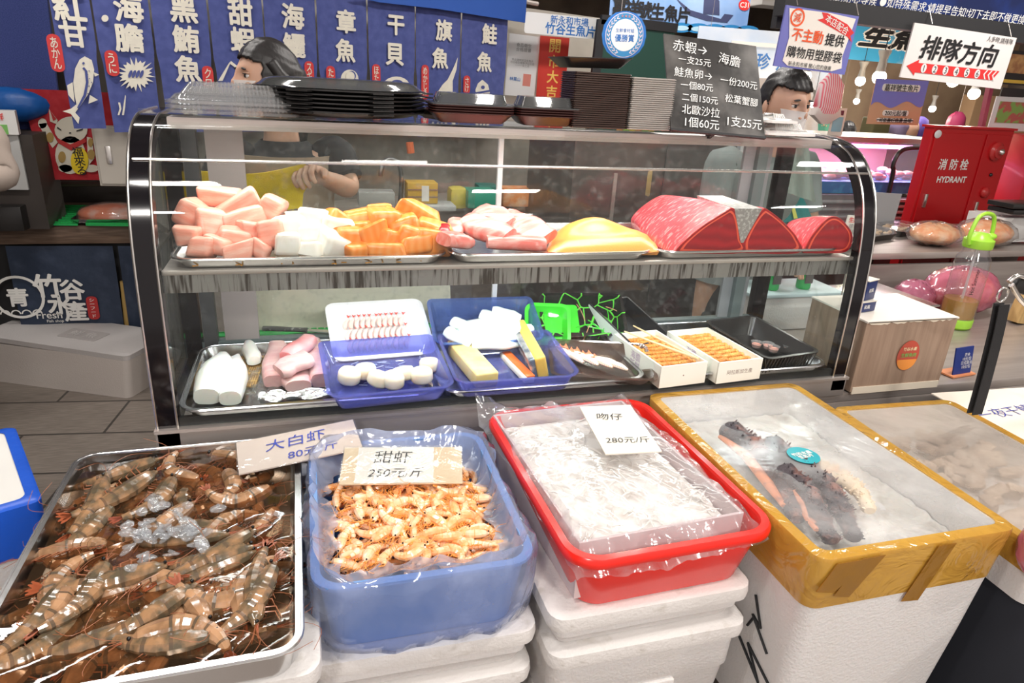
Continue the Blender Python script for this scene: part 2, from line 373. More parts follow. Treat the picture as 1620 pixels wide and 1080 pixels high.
MB().box((.57, 1.845, 1.380), (1.76, .20, .006)).out('top_glass', glass_top, case, world=True, smooth=False)
MB().tube([(X0+.01, 1.584, 1.303), (X1-.01, 1.584, 1.303)], .0035, 6).out('glass_joint', silver, case, world=True)
MB().box((.57, 1.505, .693), (1.86, .02, .055), bev=.003).box((.57, 1.503, .724), (1.86, .03, .008)).box((.57, 1.72, .700), (1.76, .42, .05)).out('base', steel, case, world=True)
MB().box((.57, 1.512, .738), (1.76, .012, .022)).out('gasket', black_matte, case, world=True, smooth=False)
drip = mat('streaked_shelf_steel', (.42, .41, .40), .3, .85, nz=(11, (.10, .085, .075), .50, .62), stretch=(9, 1, .6))
MB().box((.57, 1.73, 1.076), (1.758, .40, .008)).box((.57, 1.532, 1.078), (1.758, .012, .010), bev=.002).out('shelf', steel, case, world=True)
MB().box((.57, 1.540, 1.052), (1.756, .008, .042)).out('shelf_fascia', drip, case, world=True, smooth=False)
MB().box((.57, 1.602, 1.037), (1.66, .022, .012)).out('shelf_light', mat('lit_strip', (.95, .98, 1), emit=6), case, world=True)
MB().box((.57, 1.72, 1.3755), (1.72, .06, .010)).box((.57, 1.688, 1.368), (1.72, .004, .022)).out('canopy_lamp_housing', steel, case, world=True)
MB().box((.57, 1.72, 1.369), (1.66, .03, .003)).out('canopy_light', mat('lit_strip_warm', (1, .97, .92), emit=7), case, world=True)
tealgrey = mat('teal_grey_rail', (.16, .20, .20), .4, .3)
MB().box((.57, 1.935, .745), (1.76, .03, .05)).box((.57, 1.935, 1.368), (1.76, .03, .02)).out('rear_rail', tealgrey, case, world=True, smooth=False)
MB().box((.03, 1.942, 1.07), (.85, .005, .62)).box((.98, 1.934, 1.07), (.92, .005, .62)).out('rear_sliding_glass', glass_back, case, world=True, smooth=False)
MB().box((P(790, 260, y=1.94).x, 1.932, 1.07), (.014, .012, .62)).out('door_edge', mat('pale_plastic_edge', (.72, .72, .74), .4), case, world=True, smooth=False)
for x in (X0+.07, X1-.12):
    MB().box((x, 1.925, 1.07), (.035, .03, .63)).out('rear_post', tealgrey if x > 0 else dark_grey, case, world=True, smooth=False)
xg = P(1190, 300, y=1.93).x
MB().box((xg, 1.935, 1.07), (.10, .012, .62)).out('grey_side_panel', mat('satin_grey', (.26, .27, .28), .5), case, world=True, smooth=False)
MB().box((X0+.15, 1.935, 1.07), (.09, .012, .62)).out('grey_side_panel', mat('satin_brown_grey', (.30, .26, .25), .5), case, world=True, smooth=False)

# ------------------------------------------------------------------ steel trays
def tray(label, cx, cy, z, w, d, h, group=None, m=steel_tray, tilt=0, rz=0, name='steel_tray', rim=.012, r=.035, cat='tray'):
    t = thing(name, label, cat, (cx, cy, z), (tilt, 0, rz), group)
    b = MB(); n = 5; k = .014
    rings = [rr(w-2*rim, d-2*rim, r, h, n), rr(w-2*rim-k, d-2*rim-k, r, .004, n), rr(w-2*rim-.05, d-2*rim-.05, r*.8, .001, n)]
    b.loft([rr(w-2*rim-.05, d-2*rim-.05, r*.8, -.001, n), rr(w-2*rim-k, d-2*rim-k, r, 0, n), rr(w-2*rim+.002, d-2*rim+.002, r, h-.003, n), rr(w, d, r+rim, h-.003, n), rr(w, d, r+rim, h, n)] + rings, True)
    b.out('pan', m, t, ang=50)
    rb = MB(); rb.tube([p for p in rr(w-.004, d-.004, r+rim, h-.002, n)] + [rr(w-.004, d-.004, r+rim, h-.002, n)[0]], .0035, 6); rb.out('rolled_rim', m, t)
    return t
tray('steel tray on the upper shelf heaped with pale fish and salmon cubes', .003, 1.715, 1.082, .60, .36, .022)
tray('steel tray on the upper shelf under pink tuna slabs and a salmon side', .575, 1.715, 1.082, .53, .36, .022)
tray('steel tray on the upper shelf under the big red tuna loins', 1.135, 1.715, 1.082, .57, .36, .022)
# ================================================================== FISH ON THE UPPER SHELF
pink_fish = mat('pale_pink_fish', (.86, .34, .25), .28, spec=.6, sss=.12, nz=(18, (.90, .52, .42), .38, .7), stretch=(1, 1, 5), bump=(60, .3))
white_fish = mat('white_fish', (.86, .78, .68), .35, sss=.12, nz=(16, (.92, .88, .84), .4, .7), bump=(60, .12))
def salmon_mat(name, a, c2, sc_=26, st=(1, 1, 4)): return mat(name, a, .28, spec=.55, sss=.12, wave=(sc_, c2, 3, 'BANDS'), stretch=st, bump=(50, .15))
salmon = salmon_mat('salmon_flesh', (.92, .27, .04), (.94, .34, .085), 16, (1, .7, 2.0))
tuna_pink = mat('pink_tuna_flesh', (.84, .19, .16), .28, spec=.6, sss=.12, nz=(14, (.92, .50, .45), .42, .68), stretch=(1, 5, 2), bump=(50, .2))
tuna_red = mat('red_tuna_flesh', (.44, .012, .018), .25, spec=.55, sss=.1, wave=(11, (.30, .008, .014), 4, 'RINGS'), bump=(40, .1))
tuna_top = mat('streaked_tuna_side', (.72, .08, .10), .25, spec=.7, sss=.3, coat=.3, nz=(20, (.88, .34, .34), .52, .68), stretch=(1.3, 7, 3), bump=(45, .3))
def chunk_mesh(sx, sy, sz, seed, jit=.12, bev=.2, m=None, name='fish_cube'):
    random.seed(seed); b = MB(); b.box((0, 0, 0), (sx, sy, sz), bev=min(sx, sy, sz)*bev, seg=3, jit=jit); return b
def put_chunks(lst, name, m, labels, cat, grp, base_z=1.089, scale=1.0, y0=1.575, k=.0020):
    """lst: (px, py, wide px, high px, tilt) - each lump gets its own shape"""
    for i, (px, py, wp, hp, tl) in enumerate(lst):
        y = y0 + max(0, (404-py))*k
        p = P(px, py, y=y); s = (p - Vector((0, 0, CAM_H))).dot(CF)/F_PX
        w_, h_ = wp*s*scale, hp*s*scale
        if p.z - h_*.5 < base_z: p.z = base_z + h_*.45
        b = chunk_mesh(w_, min(w_, h_)*random.uniform(.8, 1.1), h_*.90, i*7+len(lst), .17, .26)
        o = b.out(name, m); o.location = p; o.rotation_euler = (random.uniform(-.3, .15), math.radians(tl), random.uniform(-.5, .5))
        tag(o, labels[i] if i < len(labels) else labels[-1], cat, grp)
pk = [(320, 392, 38, 36, 5), (345, 388, 34, 34, 8), (378, 397, 40, 28, -10), (409, 394, 32, 32, 25), (298, 371, 34, 30, 0), (371, 376, 48, 34, 12), (402, 368, 40, 30, 6), (430, 374, 38, 50, -8),
      (331, 351, 40, 52, 14), (305, 338, 42, 42, 28), (376, 331, 64, 42, -32), (388, 347, 54, 36, -18), (348, 313, 50, 30, 4), (425, 331, 38, 42, 30)]
pl = ['pink fish cube at the front left corner of the pile', 'pink fish cube tucked behind the front left corner cube', 'low wide pink fish cube at the front of the pile', 'small wedge of pink fish leaning at the front right of the pink pile',
      'dull pink fish cube at the far left edge of the tray', 'wide pink fish cube in the middle of the pile', 'pink fish cube half buried in the middle of the pile', 'tall pink fish cube touching the white fish',
      'upright pink fish block left of the pile centre', 'pink fish block slanting on the upper left of the pile', 'long slanting pink fish block near the top of the pile', 'pink fish cube just below the long slanting block', 'topmost pink fish cube of the pile, by the yellow cloth', 'leaning pink fish cube high on the right of the pile']
put_chunks(pk, 'pink_fish_cube', pink_fish, pl, 'fish', 'pale pink fish cubes', scale=1.06)
wk = [(456, 385, 40, 36, 4), (489, 393, 38, 24, 0), (527, 385, 44, 42, 24), (459, 358, 46, 40, -8), (489, 374, 40, 28, 3), (500, 351, 50, 36, 6), (533, 362, 36, 32, 10), (478, 345, 42, 24, 0)]
wl = ['white fish cube at the front, next to the pink cubes', 'low white fish cube at the front centre of the white pile', 'white fish wedge at the front, next to the salmon', 'white fish cube at the back, next to the pink cubes', 'white fish cube resting on the low front cube', 'large white fish cube in the middle of the white pile', 'white fish cube at the back next to the salmon', 'topmost flat white fish piece']
put_chunks(wk, 'white_fish_cube', white_fish, wl, 'fish', 'white fish cubes', scale=1.08)
sk = [(572, 393, 50, 22, -3), (611, 395, 46, 22, 0), (655, 394, 40, 26, -6), (687, 386, 48, 32, 10), (558, 378, 32, 28, 0), (538, 368, 26, 30, 10), (590, 374, 44, 34, -25), (618, 380, 34, 30, 8), (649, 376, 38, 36, 18), (681, 366, 46, 30, 14),
      (608, 360, 38, 44, -5), (640, 361, 40, 40, -12), (568, 362, 42, 28, -8), (572, 348, 44, 28, -12), (538, 353, 38, 26, 30), (668, 345, 60, 30, 24), (569, 340, 40, 18, -5), (605, 340, 34, 24, 6), (652, 338, 36, 16, -4), (628, 348, 34, 26, 20), (700, 372, 22, 26, 0), (598, 330, 28, 16, 0)]
sd = ['flat salmon cube at the front left of the salmon pile', 'flat salmon cube at the front centre of the salmon pile', 'small salmon cube at the front right of the salmon pile', 'fat salmon piece at the right front end of the tray', 'small salmon cube between the white fish and the front row', 'salmon sliver against the white fish wedge', 'tilted salmon cube left of centre', 'salmon cube wedged in the centre of the pile', 'triangular salmon cube right of centre', 'rounded salmon piece on the right side of the pile',
      'tall salmon cube in the middle of the pile', 'broad salmon cube right behind the centre', 'pale salmon cube in the second row on the left', 'salmon cube with a pale face high on the left', 'salmon slice next to the white fish at the back', 'long curved salmon slice at the back right', 'thin salmon slice on top at the back left', 'upright salmon cube near the top of the pile', 'small salmon slice on top at the back right', 'salmon cube tucked under the long curved slice', 'dark orange salmon end at the right rim of the tray', 'topmost small salmon cube of the pile']
put_chunks(sk, 'salmon_cube', salmon, sd, 'salmon', 'salmon cubes', scale=1.22)
# crushed orange garnish under the cubes
b = MB(); random.seed(5)
for i in range(90):
    p = Vector((random.uniform(-.25, .26), random.uniform(1.545, 1.60), 1.0875)); b.box(p, (.012, .003, .0015), random.uniform(0, 3))
tag(b.out('orange_shreds', mat('orange_shreds', (.85, .35, .03), .5)), 'thin layer of orange shreds under the fish cubes', 'garnish', kind='stuff')
def slab(p0, p1, w_, t_, m, name, label, cat, grp=None, bend=.0, roll=0, tip=.55, seed=1, e=.6, e2=.75):
    """a fillet: lofted slab from p0 to p1 with rounded, tapering section"""
    random.seed(seed); p0, p1 = Vector(p0), Vector(p1); ax = (p1-p0); L_ = ax.length; ax.normalize(); up = Vector((0, 0, 1)); u = ax.cross(up).normalized(); v = u.cross(ax).normalized()
    if roll: R_ = Matrix.Rotation(roll, 3, ax); u, v = R_@u, R_@v
    rings = []
    for i in range(11):
        t = i/10; k = (1 if t > .12 else .82 + 1.5*t) * (1 if t < .6 else 1-(1-tip)*((t-.6)/.4)**1.4)
        c = p0 + ax*L_*t + v*bend*math.sin(PI*t); sec = []
        for q in range(14):
            a = 2*PI*q/14; cx, sx = math.cos(a), math.sin(a); 
            sec.append(c + u*(w_/2*k*math.copysign(abs(cx)**e, cx)) + v*(t_/2*k*math.copysign(abs(sx)**e2, sx)*(1.25 if sx > 0 else .8)) + v*random.uniform(-.0009, .0009) + u*(w_*.05*math.sin(i*.9+seed)))
        rings.append(sec)
    b = MB(); b.loft(rings); o = b.out(name, m, ang=50); tag(o, label, cat, grp); return o
def Pz(px, py, z): return P(px, py, z=z)
tg = 'pink tuna slabs on the middle tray'
slab(P(700, 380, y=1.56), P(745, 384, y=1.60), .07, .035, tuna_pink, 'tuna_slab', 'short pink tuna block at the front left of the middle tray', 'tuna', tg, seed=2)
slab(P(862, 388, y=1.58), P(770, 384, y=1.60), .06, .034, tuna_pink, 'tuna_slab', 'dark pink tuna strip lying along the front of the slab pile', 'tuna', tg, seed=3, tip=.8)
slab(P(735, 352, y=1.70), P(806, 378, y=1.60), .075, .04, tuna_pink, 'tuna_slab', 'pink tuna slab slanting down in the middle of the pile', 'tuna', tg, seed=4, roll=.3, tip=.9)
slab(P(753, 342, y=1.76), P(805, 362, y=1.68), .085, .045, tuna_pink, 'tuna_slab', 'topmost pink tuna slab, by the white door edge', 'tuna', tg, seed=5, roll=.35, bend=.01, tip=.9)
slab(P(795, 345, y=1.75), P(866, 380, y=1.61), .09, .032, tuna_pink, 'tuna_slab', 'pale marbled tuna slab on the right of the slab pile', 'tuna', tg, seed=6, roll=.45, tip=.9)
slab(P(824, 347, y=1.80), P(868, 368, y=1.74), .05, .02, salmon, 'tuna_slab', 'thin orange pink slice behind the marbled slab', 'tuna', tg, seed=7)
slab(P(722, 352, y=1.72), P(722, 372, y=1.64), .045, .03, tuna_pink, 'tuna_slab', 'folded pink tuna piece standing at the left end of the pile', 'tuna', tg, seed=8)
slab(P(700, 362, y=1.66), P(706, 378, y=1.60), .035, .03, tuna_red, 'tuna_slab', 'small red tuna piece between the salmon cubes and the slabs', 'tuna', tg, seed=9)
# salmon side: broad fillet, thick at the back ridge
A, B_, C_, D_ = P(868, 400, y=1.565), P(1040, 402, y=1.56), P(1022, 368, y=1.74), P(880, 366, y=1.76)
def fil(u, v):
    p = (A.lerp(B_, u)).lerp(D_.lerp(C_, u), v); p = Vector(p); e = min(1, min(u, 1-u)*7)*min(1, min(v*5, (1-v)*6))
    hgt = .016 + .042*math.exp(-((v-.72)/.30)**2)*math.exp(-((u-.40)/.33)**2) + .012*math.exp(-((v-.2)/.2)**2)*u
    p.z = 1.0895 + hgt*max(0, e)**.5; return p
b = MB(); b.grid(fil, 30, 20); o = b.out('salmon_fillet', salmon_mat('salmon_side_flesh', (.92, .31, .04), (.94, .42, .12), 20, (5, 1.2, 1)), solid=-.012); tag(o, 'broad orange salmon side lying flat on the right of the middle tray', 'salmon')
# big tuna loins: traced front cut, carried back and shrunk
def loin(front, back, yf, yb, label, shrink=.9, strip=None, bz=1.09):
    t = thing('tuna_loin', label, 'tuna', P(*front[0], y=yf), group='big red tuna loins')
    f = spline([P(*q, y=yf) for q in front] + [P(*front[0], y=yf)], 5)[:-1]; g = spline([P(*q, y=yb) for q in back] + [P(*back[0], y=yb)], 5)[:-1]
    for q in f+g: q.z = max(q.z, bz)
    rings = []; cf = sum(f, Vector())/len(f); cg = sum(g, Vector())/len(g)
    for i in range(13):
        s = i/12; bul = 1 + .10*math.sin(PI*s); c = cf.lerp(cg, s)
        rr_ = []
        for a, b2 in zip(f, g):
            p = a.lerp(b2, s); p = c + (p-c)*bul; p.z = max(p.z, bz); rr_.append(p)
        rings.append(rr_)
    tip = cg + (cg-cf)*.06; tip.z = max(tip.z, bz+.01); rings.append([Vector((*(tip.lerp(p, .5)).xy, max(bz, tip.lerp(p, .5).z))) for p in rings[-1]])
    MB().loft(rings).out('flesh', tuna_top, t, world=True, ang=60)
    ff = [cf + (p-cf)*.985 - Vector((0, .0025, 0)) for p in f]
    b = MB(); b.poly(ff, (0, .002, 0)); o = b.out('cut_face', tuna_red, t, world=True, smooth=False); tag(o, 'dark red cut face with fine rings')
    rim = MB(); rim.loft([[p + Vector((0, -.0015, 0)) for p in f], [cf + (p-cf)*.80 + Vector((0, -.0032, 0)) for p in f]], cap=False); o = rim.out('bright_edge', mat('bright_tuna_edge', (.90, .10, .05), .28, sss=.3), t, world=True)
    return t
loin([(1066, 400), (1172, 400), (1173, 380), (1168, 345), (1160, 329), (1148, 334), (1110, 358), (1078, 385)], [(1000, 362), (1100, 362), (1130, 340), (1105, 322), (1072, 311), (1046, 309), (1018, 325), (999, 345)], 1.545, 1.86, 'largest red tuna loin with a pale pink ribbed side, left of the three')
loin([(1174, 400), (1262, 400), (1262, 378), (1240, 352), (1215, 332), (1206, 331), (1190, 352), (1175, 382)], [(1150, 368), (1235, 366), (1226, 345), (1205, 332), (1185, 329), (1168, 330), (1152, 340), (1148, 355)], 1.545, 1.74, 'middle red tuna loin beside the grey skin wedge')
loin([(1270, 400), (1330, 400), (1346, 388), (1347, 368), (1334, 350), (1320, 342), (1305, 348), (1282, 375)], [(1242, 368), (1300, 368), (1310, 352), (1300, 345), (1285, 343), (1265, 345), (1250, 350), (1243, 358)], 1.545, 1.74, 'small dark red tuna loin at the right end of the shelf')
sk_ = MB(); sk_.poly([P(1162, 330, y=1.542), P(1206, 330, y=1.542), P(1176, 384, y=1.542), P(1172, 384, y=1.542)], (0, .19, .002))
tag(sk_.out('fish_skin_wedge', mat('grey_fish_skin', (.30, .27, .26), .4, bump=(200, .6), nz=(120, (.5, .47, .45), .5, .6))), 'grey skin wedge standing between two big tuna loins', 'fish skin')
tag(MB().box(P(1300, 397, y=1.60), (.05, .03, .008), bev=.003).jit(.002).out('ice_chip', mat('ice', (.85, .9, .92), .15, sss=.2, bump=(80, .6))), 'small lump of ice at the foot of the rightmost tuna loin', 'ice')

# ================================================================== LOWER DECK
zd = .742
deck_steel = mat('deck_steel', (.60, .61, .62), .2, 1, bump=(18, .12))
t1 = tray('steel deck tray holding the pale fillets and the bamboo mat', -.02, 1.690, zd, .58, .40, .03, m=deck_steel)
t2 = tray('steel deck tray under the blue plastic trays and green tray', .565, 1.690, zd, .56, .40, .03, m=deck_steel)
t3 = tray('steel deck tray under the sea urchin boxes and black tray', 1.145, 1.690, zd, .57, .40, .03, m=deck_steel)
zt = zd + .006
# bamboo mat
bm_ = thing('bamboo_mat', 'brown bamboo rolling mat under the left white fillet', 'bamboo mat', (*P(330, 590, z=zt).xy, zt), -.08)
for i in range(24):
    if i == 0: st0 = MB().tube([(0, -.10, .003), (0, .10, .003)], .0026, 6).out('bamboo_stick', mat('bamboo', (.42, .25, .09), .5, nz=(30, (.55, .36, .15), .4, .6)), bm_)
    else: s_ = st0.copy(); COL.objects.link(s_); s_.parent = bm_; s_.location.x = i*.0055
    if i == 0: st0.location.x = 0
for q in (-.07, -.02, .03, .08): MB().tube([(-.002, q, .006), (.13, q, .006)], .0011, 5).out('cord', mat('yellow_cord', (.75, .5, .2), .7), bm_)
squid_m = mat('milky_fillet', (.84, .82, .76), .28, sss=.4, nz=(10, (.90, .89, .86), .4, .7), bump=(40, .2))
wg = 'milk white fillets on the left deck tray'
slab(P(325, 630, z=zt+.02), P(355, 560, z=zt+.045), .072, .052, squid_m, 'white_fillet', 'thick milk white fillet lying on the bamboo mat', 'fish', wg, tip=.28, e=.85)
slab(P(366, 632, z=zt+.018), P(375, 562, z=zt+.03), .060, .045, squid_m, 'white_fillet', 'narrow milk white fillet beside the foil', 'fish', wg, tip=.18, seed=4, e=.9)
slab(P(402, 572, z=zt+.02), P(392, 542, z=zt+.02), .042, .03, squid_m, 'white_fillet', 'short white fillet piece behind the other two', 'fish', wg, tip=.5, seed=6, e=.9)
sword = mat('mauve_pink_fish', (.66, .36, .36), .3, sss=.35, nz=(12, (.78, .55, .52), .4, .7), bump=(40, .2), stretch=(1, 4, 1))
sg = 'mauve pink fish strips on the left deck tray'
slab(P(432, 605, z=zt+.018), P(440, 548, z=zt+.03), .06, .04, sword, 'fish_strip', 'mauve pink fish strip at the left side of its heap', 'fish', sg, tip=.8)
slab(P(472, 612, z=zt+.016), P(468, 560, z=zt+.02), .075, .034, sword, 'fish_strip', 'mauve pink fish strip at the bottom of the heap', 'fish', sg, seed=3, tip=.9)
slab(P(508, 604, z=zt+.018), P(494, 545, z=zt+.035), .055, .045, sword, 'fish_strip', 'mauve pink fish strip against the blue scallop tray', 'fish', sg, seed=5, tip=.8)
slab(P(440, 588, z=zt+.045), P(488, 566, z=zt+.062), .075, .030, sword, 'fish_strip', 'wide mauve pink fish slice lying across the heap', 'fish', sg, seed=7, tip=.95)
slab(P(452, 566, z=zt+.06), P(492, 538, z=zt+.07), .05, .032, mat('pink_red_fish', (.62, .17, .18), .3, sss=.3, nz=(12, (.75, .5, .5), .4, .7)), 'fish_strip', 'redder fish slice on top of the mauve heap', 'fish', sg, seed=8, tip=.9)
# crumpled foil / film
random.seed(3)
def crumple(px, py, w_, d_, z, m, name, label, cat, a=.010, n=26, rz=0, wave=5):
    p = P(px, py, z=z); b = MB(); ph = [random.uniform(0, 6) for _ in range(6)]
    def f(u, v):
        x, y = (u-.5)*w_, (v-.5)*d_
        h = a*(math.sin(wave*u*3+ph[0]+3*v)*math.cos(wave*v*2.3+ph[1]) + .6*abs(math.sin(11*u+5*v+ph[2])) + .4*random.random()); return Vector((x, y, max(.001, h+a*.6)))
    b.grid(f, n, n); o = b.out(name, m, ang=25); o.location = (p.x, p.y, z); o.rotation_euler.z = rz; tag(o, label, cat); return o
crumple(415, 605, .10, .17, zt, film('cling_film', (.9, .9, .9), (.7, .68, .66), .22, .12, .12, bump=(30, .6)), 'cling_film', 'crumpled clear film between the white fillet and the mauve fish', 'cling film', .004)
crumple(478, 627, .20, .045, zt, mat('crumpled_foil', (.8, .8, .8), .25, 1, bump=(60, .8)), 'foil_strip', 'strip of crumpled silver foil along the front of the mauve fish', 'foil', .006)
# cutting board and knife behind, green mat
cbm = mat('cream_board', (.78, .70, .53), .5, nz=(4, (.83, .77, .63), .3, .7))
c1, c2 = P(340, 524, y=2.06), P(640, 516, y=2.06); c3 = P(336, 452, y=2.16)
M, w_, h_ = frame_pts(P(338, 440, y=2.10), P(650, 440, y=2.10), P(343, 530, y=2.03))
tag(MB().box((.085, 2.06, .815), (.66, .018, .27), (math.radians(-20), 0, 0), bev=.004).out('cutting_board', cbm), 'large cream cutting board propped behind the left half of the case', 'cutting board')
kn = thing('kitchen_knife', 'kitchen knife with a worn black handle behind the mauve fish', 'knife', P(450, 521, z=zt+.028))
k0, k1, k2 = P(416, 519, z=zt+.028), P(486, 522, z=zt+.028), P(560, 527, z=zt+.028)
MB().tube([k0, k0.lerp(k1, .3), k0.lerp(k1, .7), k1], [.009, .0105, .009, .010], 12, flat=.7).out('handle', mat('worn_black_handle', (.03, .03, .03), .5, nz=(60, (.3, .3, .28), .62, .7)), kn, world=True)
MB().poly([k1+Vector((0, .008, 0)), k1-Vector((0, .012, 0)), k2-Vector((0, .010, 0)), k2+Vector((0.02, .008, 0))], (0, 0, .0018)).out('blade', silver, kn, world=True, smooth=False)
gm = MB(); g0 = P(338, 537, z=zt-.002); 
for i in range(30): gm.box((g0.x+i*.0215, g0.y+.012, zt+.012), (.017, .004, .008)).box((g0.x+i*.0215, g0.y-.004, zt+.012), (.0215, .028, .003))
tag(gm.out('drip_mat', mat('green_plastic', (.02, .50, .10), .4), smooth=False), 'long narrow green plastic drip mat along the back of the deck', 'mat')
# ------------------------------------------------------------------ trays on the deck
blue_tray = film('blue_clear_plastic', (.62, .64, .96), (.34, .38, .88), .26, .08, .08)
blue_tray2 = film('steel_blue_clear_plastic', (.52, .62, .90), (.18, .30, .70), .32, .08, .08)
def open_box(name, label, cat, loc, w, d, h, m, rz=0, tilt=(0, 0), flare=.02, th=.002, r=.018, rim=.008, lift=0, part='tray_body', grp=None, ribs=0):
    t = thing(name, label, cat, loc, (tilt[0], tilt[1], rz), grp)
    b = MB(); n = 4; w0, d0 = w-2*flare, d-2*flare
    def rg(w_, d_, r_, z):
        q = rr(w_, d_, r_, z, n)
        if lift: 
            for v in q: v.z += lift*((abs(v.x)/(w/2))**3)*(abs(v.y)/(d/2))*z/h
        return q
    R_ = [rg(w0, d0, r, 0), rg(w0+flare*.3, d0+flare*.3, r, h*.1), rg(w, d, r+.002, h), rg(w+2*rim, d+2*rim, r+rim, h), rg(w+2*rim, d+2*rim, r+rim, h+th), rg(w-2*th, d-2*th, r, h+th), rg(w0+flare*.3-2*th, d0+flare*.3-2*th, r-th, h*.1+th), rg(w0-2*th, d0-2*th, r-th, th)]
    if ribs:
        R_ = [densify(q, .006) if False else q for q in R_]
    b.loft(R_); b.out(part, m, t, ang=35)
    if ribs:
        rb = MB(); k = int(w/ribs)
        for i in range(k):
            x = -w/2 + (i+.5)*w/k
            for s in (-1, 1): rb.tube([(x, s*(d/2-flare*.7+.001), h*.1), (x, s*(d/2+.001), h*.95)], .0016, 4)
        k = int(d/ribs)
        for i in range(k):
            y = -d/2 + (i+.5)*d/k
            for s in (-1, 1): rb.tube([(s*(w/2-flare*.7+.001), y, h*.1), (s*(w/2+.001), y, h*.95)], .0016, 4)
        rb.out('ribs', m, t)['kind'] = 'stuff'
    return t
# foam tray with raw shrimps laid in rows
ft = open_box('foam_tray', 'white foam tray tilted up with rows of small raw shrimps', 'tray', (.165, 1.815, zt+.06), .26, .21, .022, mat('white_foam_tray', (.88, .87, .88), .4), rz=.07, tilt=(.42, 0), flare=.014, th=.004)
sm = mat('raw_shrimp', (.82, .52, .46), .3, sss=.3, wave=(120, (.85, .68, .62), 1, 'BANDS'))
FM = WM[ft.name]; sp0 = None
for r_ in range(3):
    for k in range(11):
        M = FM @ Matrix.Translation((-.085 + k*.0155, -.052 + r_*.045, .012)) @ Matrix.Rotation(1.35 + random.uniform(-.1, .1), 4, 'Z')
        if sp0 is None:
            sp0 = thing('raw_shrimp', 'small raw shrimp lying in the rows on the white foam tray', 'shrimp', mtx=M, group='small raw shrimps on the foam tray')
            MB().tube([(-.022+.0055*i, .004*math.sin(i*.5), .002) for i in range(9)], [.0035, .0062, .0070, .0068, .0065, .006, .0050, .0038, .002], 8, flat=.8).out('body', sm, sp0)
            MB().poly([(.022, 0, .002), (.034, .006, .003), (.032, 0, .001), (.034, -.006, .003)], (0, 0, .001)).out('tail', mat('red_shrimp_tail', (.72, .07, .05), .35), sp0)
        else: dup(sp0, M)
# blue scallop tray
bt = open_box('scallop_tray', 'translucent blue plastic tray holding five pale scallops', 'tray', (.155, 1.600, zt+.016), .285, .26, .040, blue_tray, rz=.06, tilt=(.12, 0), flare=.02, lift=.012)
sc_m = mat('scallop_flesh', (.88, .74, .58), .3, sss=.4, nz=(20, (.92, .84, .74), .4, .7))
for i, (px, py) in enumerate(((551, 594), (578, 588), (596, 600), (640, 592), (680, 578), (622, 601), (668, 594))):
    p = P(px, py, z=zt+.045); o = MB().loft([rr(.056*k, .052*k, .025*k, z, 5) for z, k in ((0, .85), (.006, 1), (.024, 1), (.031, .85), (.033, .5))]).out('scallop', sc_m, ang=60)
    o.location = p - Vector((0, 0, .014)); o.rotation_euler = (.12 + random.uniform(-.2, .2), random.uniform(-.2, .2), i)
    tag(o, ['scallop at the left end of the blue tray', 'scallop second from the left in the blue tray', 'low pale scallop in front of the second one', 'scallop at the back of the middle of the blue tray', 'largest scallop at the right end of the blue tray', 'low scallop in the front middle of the blue tray', 'scallop in front of the largest one on the right'][i], 'scallop', 'scallops in the blue tray')
nst = MB(); random.seed(9)
for i in range(60): x, y = random.uniform(-.11, .11), random.uniform(-.02, .09); nst.tube([(x, y, .006), (x+.02, y+random.uniform(-.01, .01), .008)], .0012, 4)
o = nst.out('shredded_ice_film', film('ice_blue_shreds', (.8, .85, 1), (.75, .8, 1), .5, .1, .1), bt); o['kind'] = 'stuff'
# larger blue tray with squid, omelette, mackerel, crab stick
for (lab, c, w_, d_, rz, tl) in (('translucent blue tray tilted at the back, full of white squid', (.46, 1.80, zt+.055), .30, .17, -.02, .42), ('flat translucent blue tray holding the omelette block and crab stick', (.475, 1.61, zt+.012), .31, .26, 0, .08)):
    open_box('blue_plastic_tray', lab, 'tray', c, w_, d_, .042, blue_tray2 if tl > .2 else blue_tray, rz=rz, tilt=(tl, 0), flare=.018, lift=.014, grp='blue tubs in the middle of the deck')
sq = mat('white_squid', (.80, .87, .84), .22, sss=.45, bump=(30, .3))
sql = [(715, 508, 740, 520, .035), (722, 520, 790, 510, .04), (735, 531, 815, 522, .045), (760, 497, 800, 512, .04), (778, 492, 812, 500, .03), (705, 524, 735, 540, .035), (760, 538, 820, 534, .04), (805, 500, 816, 515, .025), (745, 545, 800, 545, .035), (775, 520, 822, 528, .04)]
for i, (a, b2, c, d2, w_) in enumerate(sql):
    p0, p1 = P(a, b2, y=1.80-(b2-500)*.0022), P(c, d2, y=1.80-(d2-500)*.0022)
    slab(p0, p1+(p1-p0)*.35, w_*1.35, .026, sq, 'squid_strip', ['squid strip at the upper left of the heap', 'long squid strip across the left of the heap', 'broad squid strip across the middle of the heap', 'squid strip on top of the heap', 'short squid strip at the top right', 'squid strip at the left rim, by the omelette', 'squid strip at the front of the heap', 'small upright squid piece at the right corner', 'lowest squid strip in the front', 'squid strip on the right, beside the mackerel block'][i], 'squid', 'white squid strips in the tilted blue tray', seed=i, tip=.6, e=.9)
egg = mat('egg_yellow', (.88, .66, .22), .4, sss=.3, nz=(20, (.90, .74, .38), .4, .7))
a, b2 = P(722, 545, z=zt+.045), P(770, 600, z=zt+.03)
tag(MB().box((0, 0, 0), ((b2-a).length+.01, .062, .040), bev=.006, seg=3).out('omelette_block', egg), 'long yellow omelette block on the left of the flat blue tray', 'omelette')
o = bpy.data.objects['omelette_block']; o.location = (a+b2)/2; o.rotation_euler = (0, math.asin((a.z-b2.z)/(b2-a).length), math.atan2(b2.y-a.y, b2.x-a.x))
a, b2 = P(822, 525, z=zt+.06), P(853, 580, z=zt+.045)
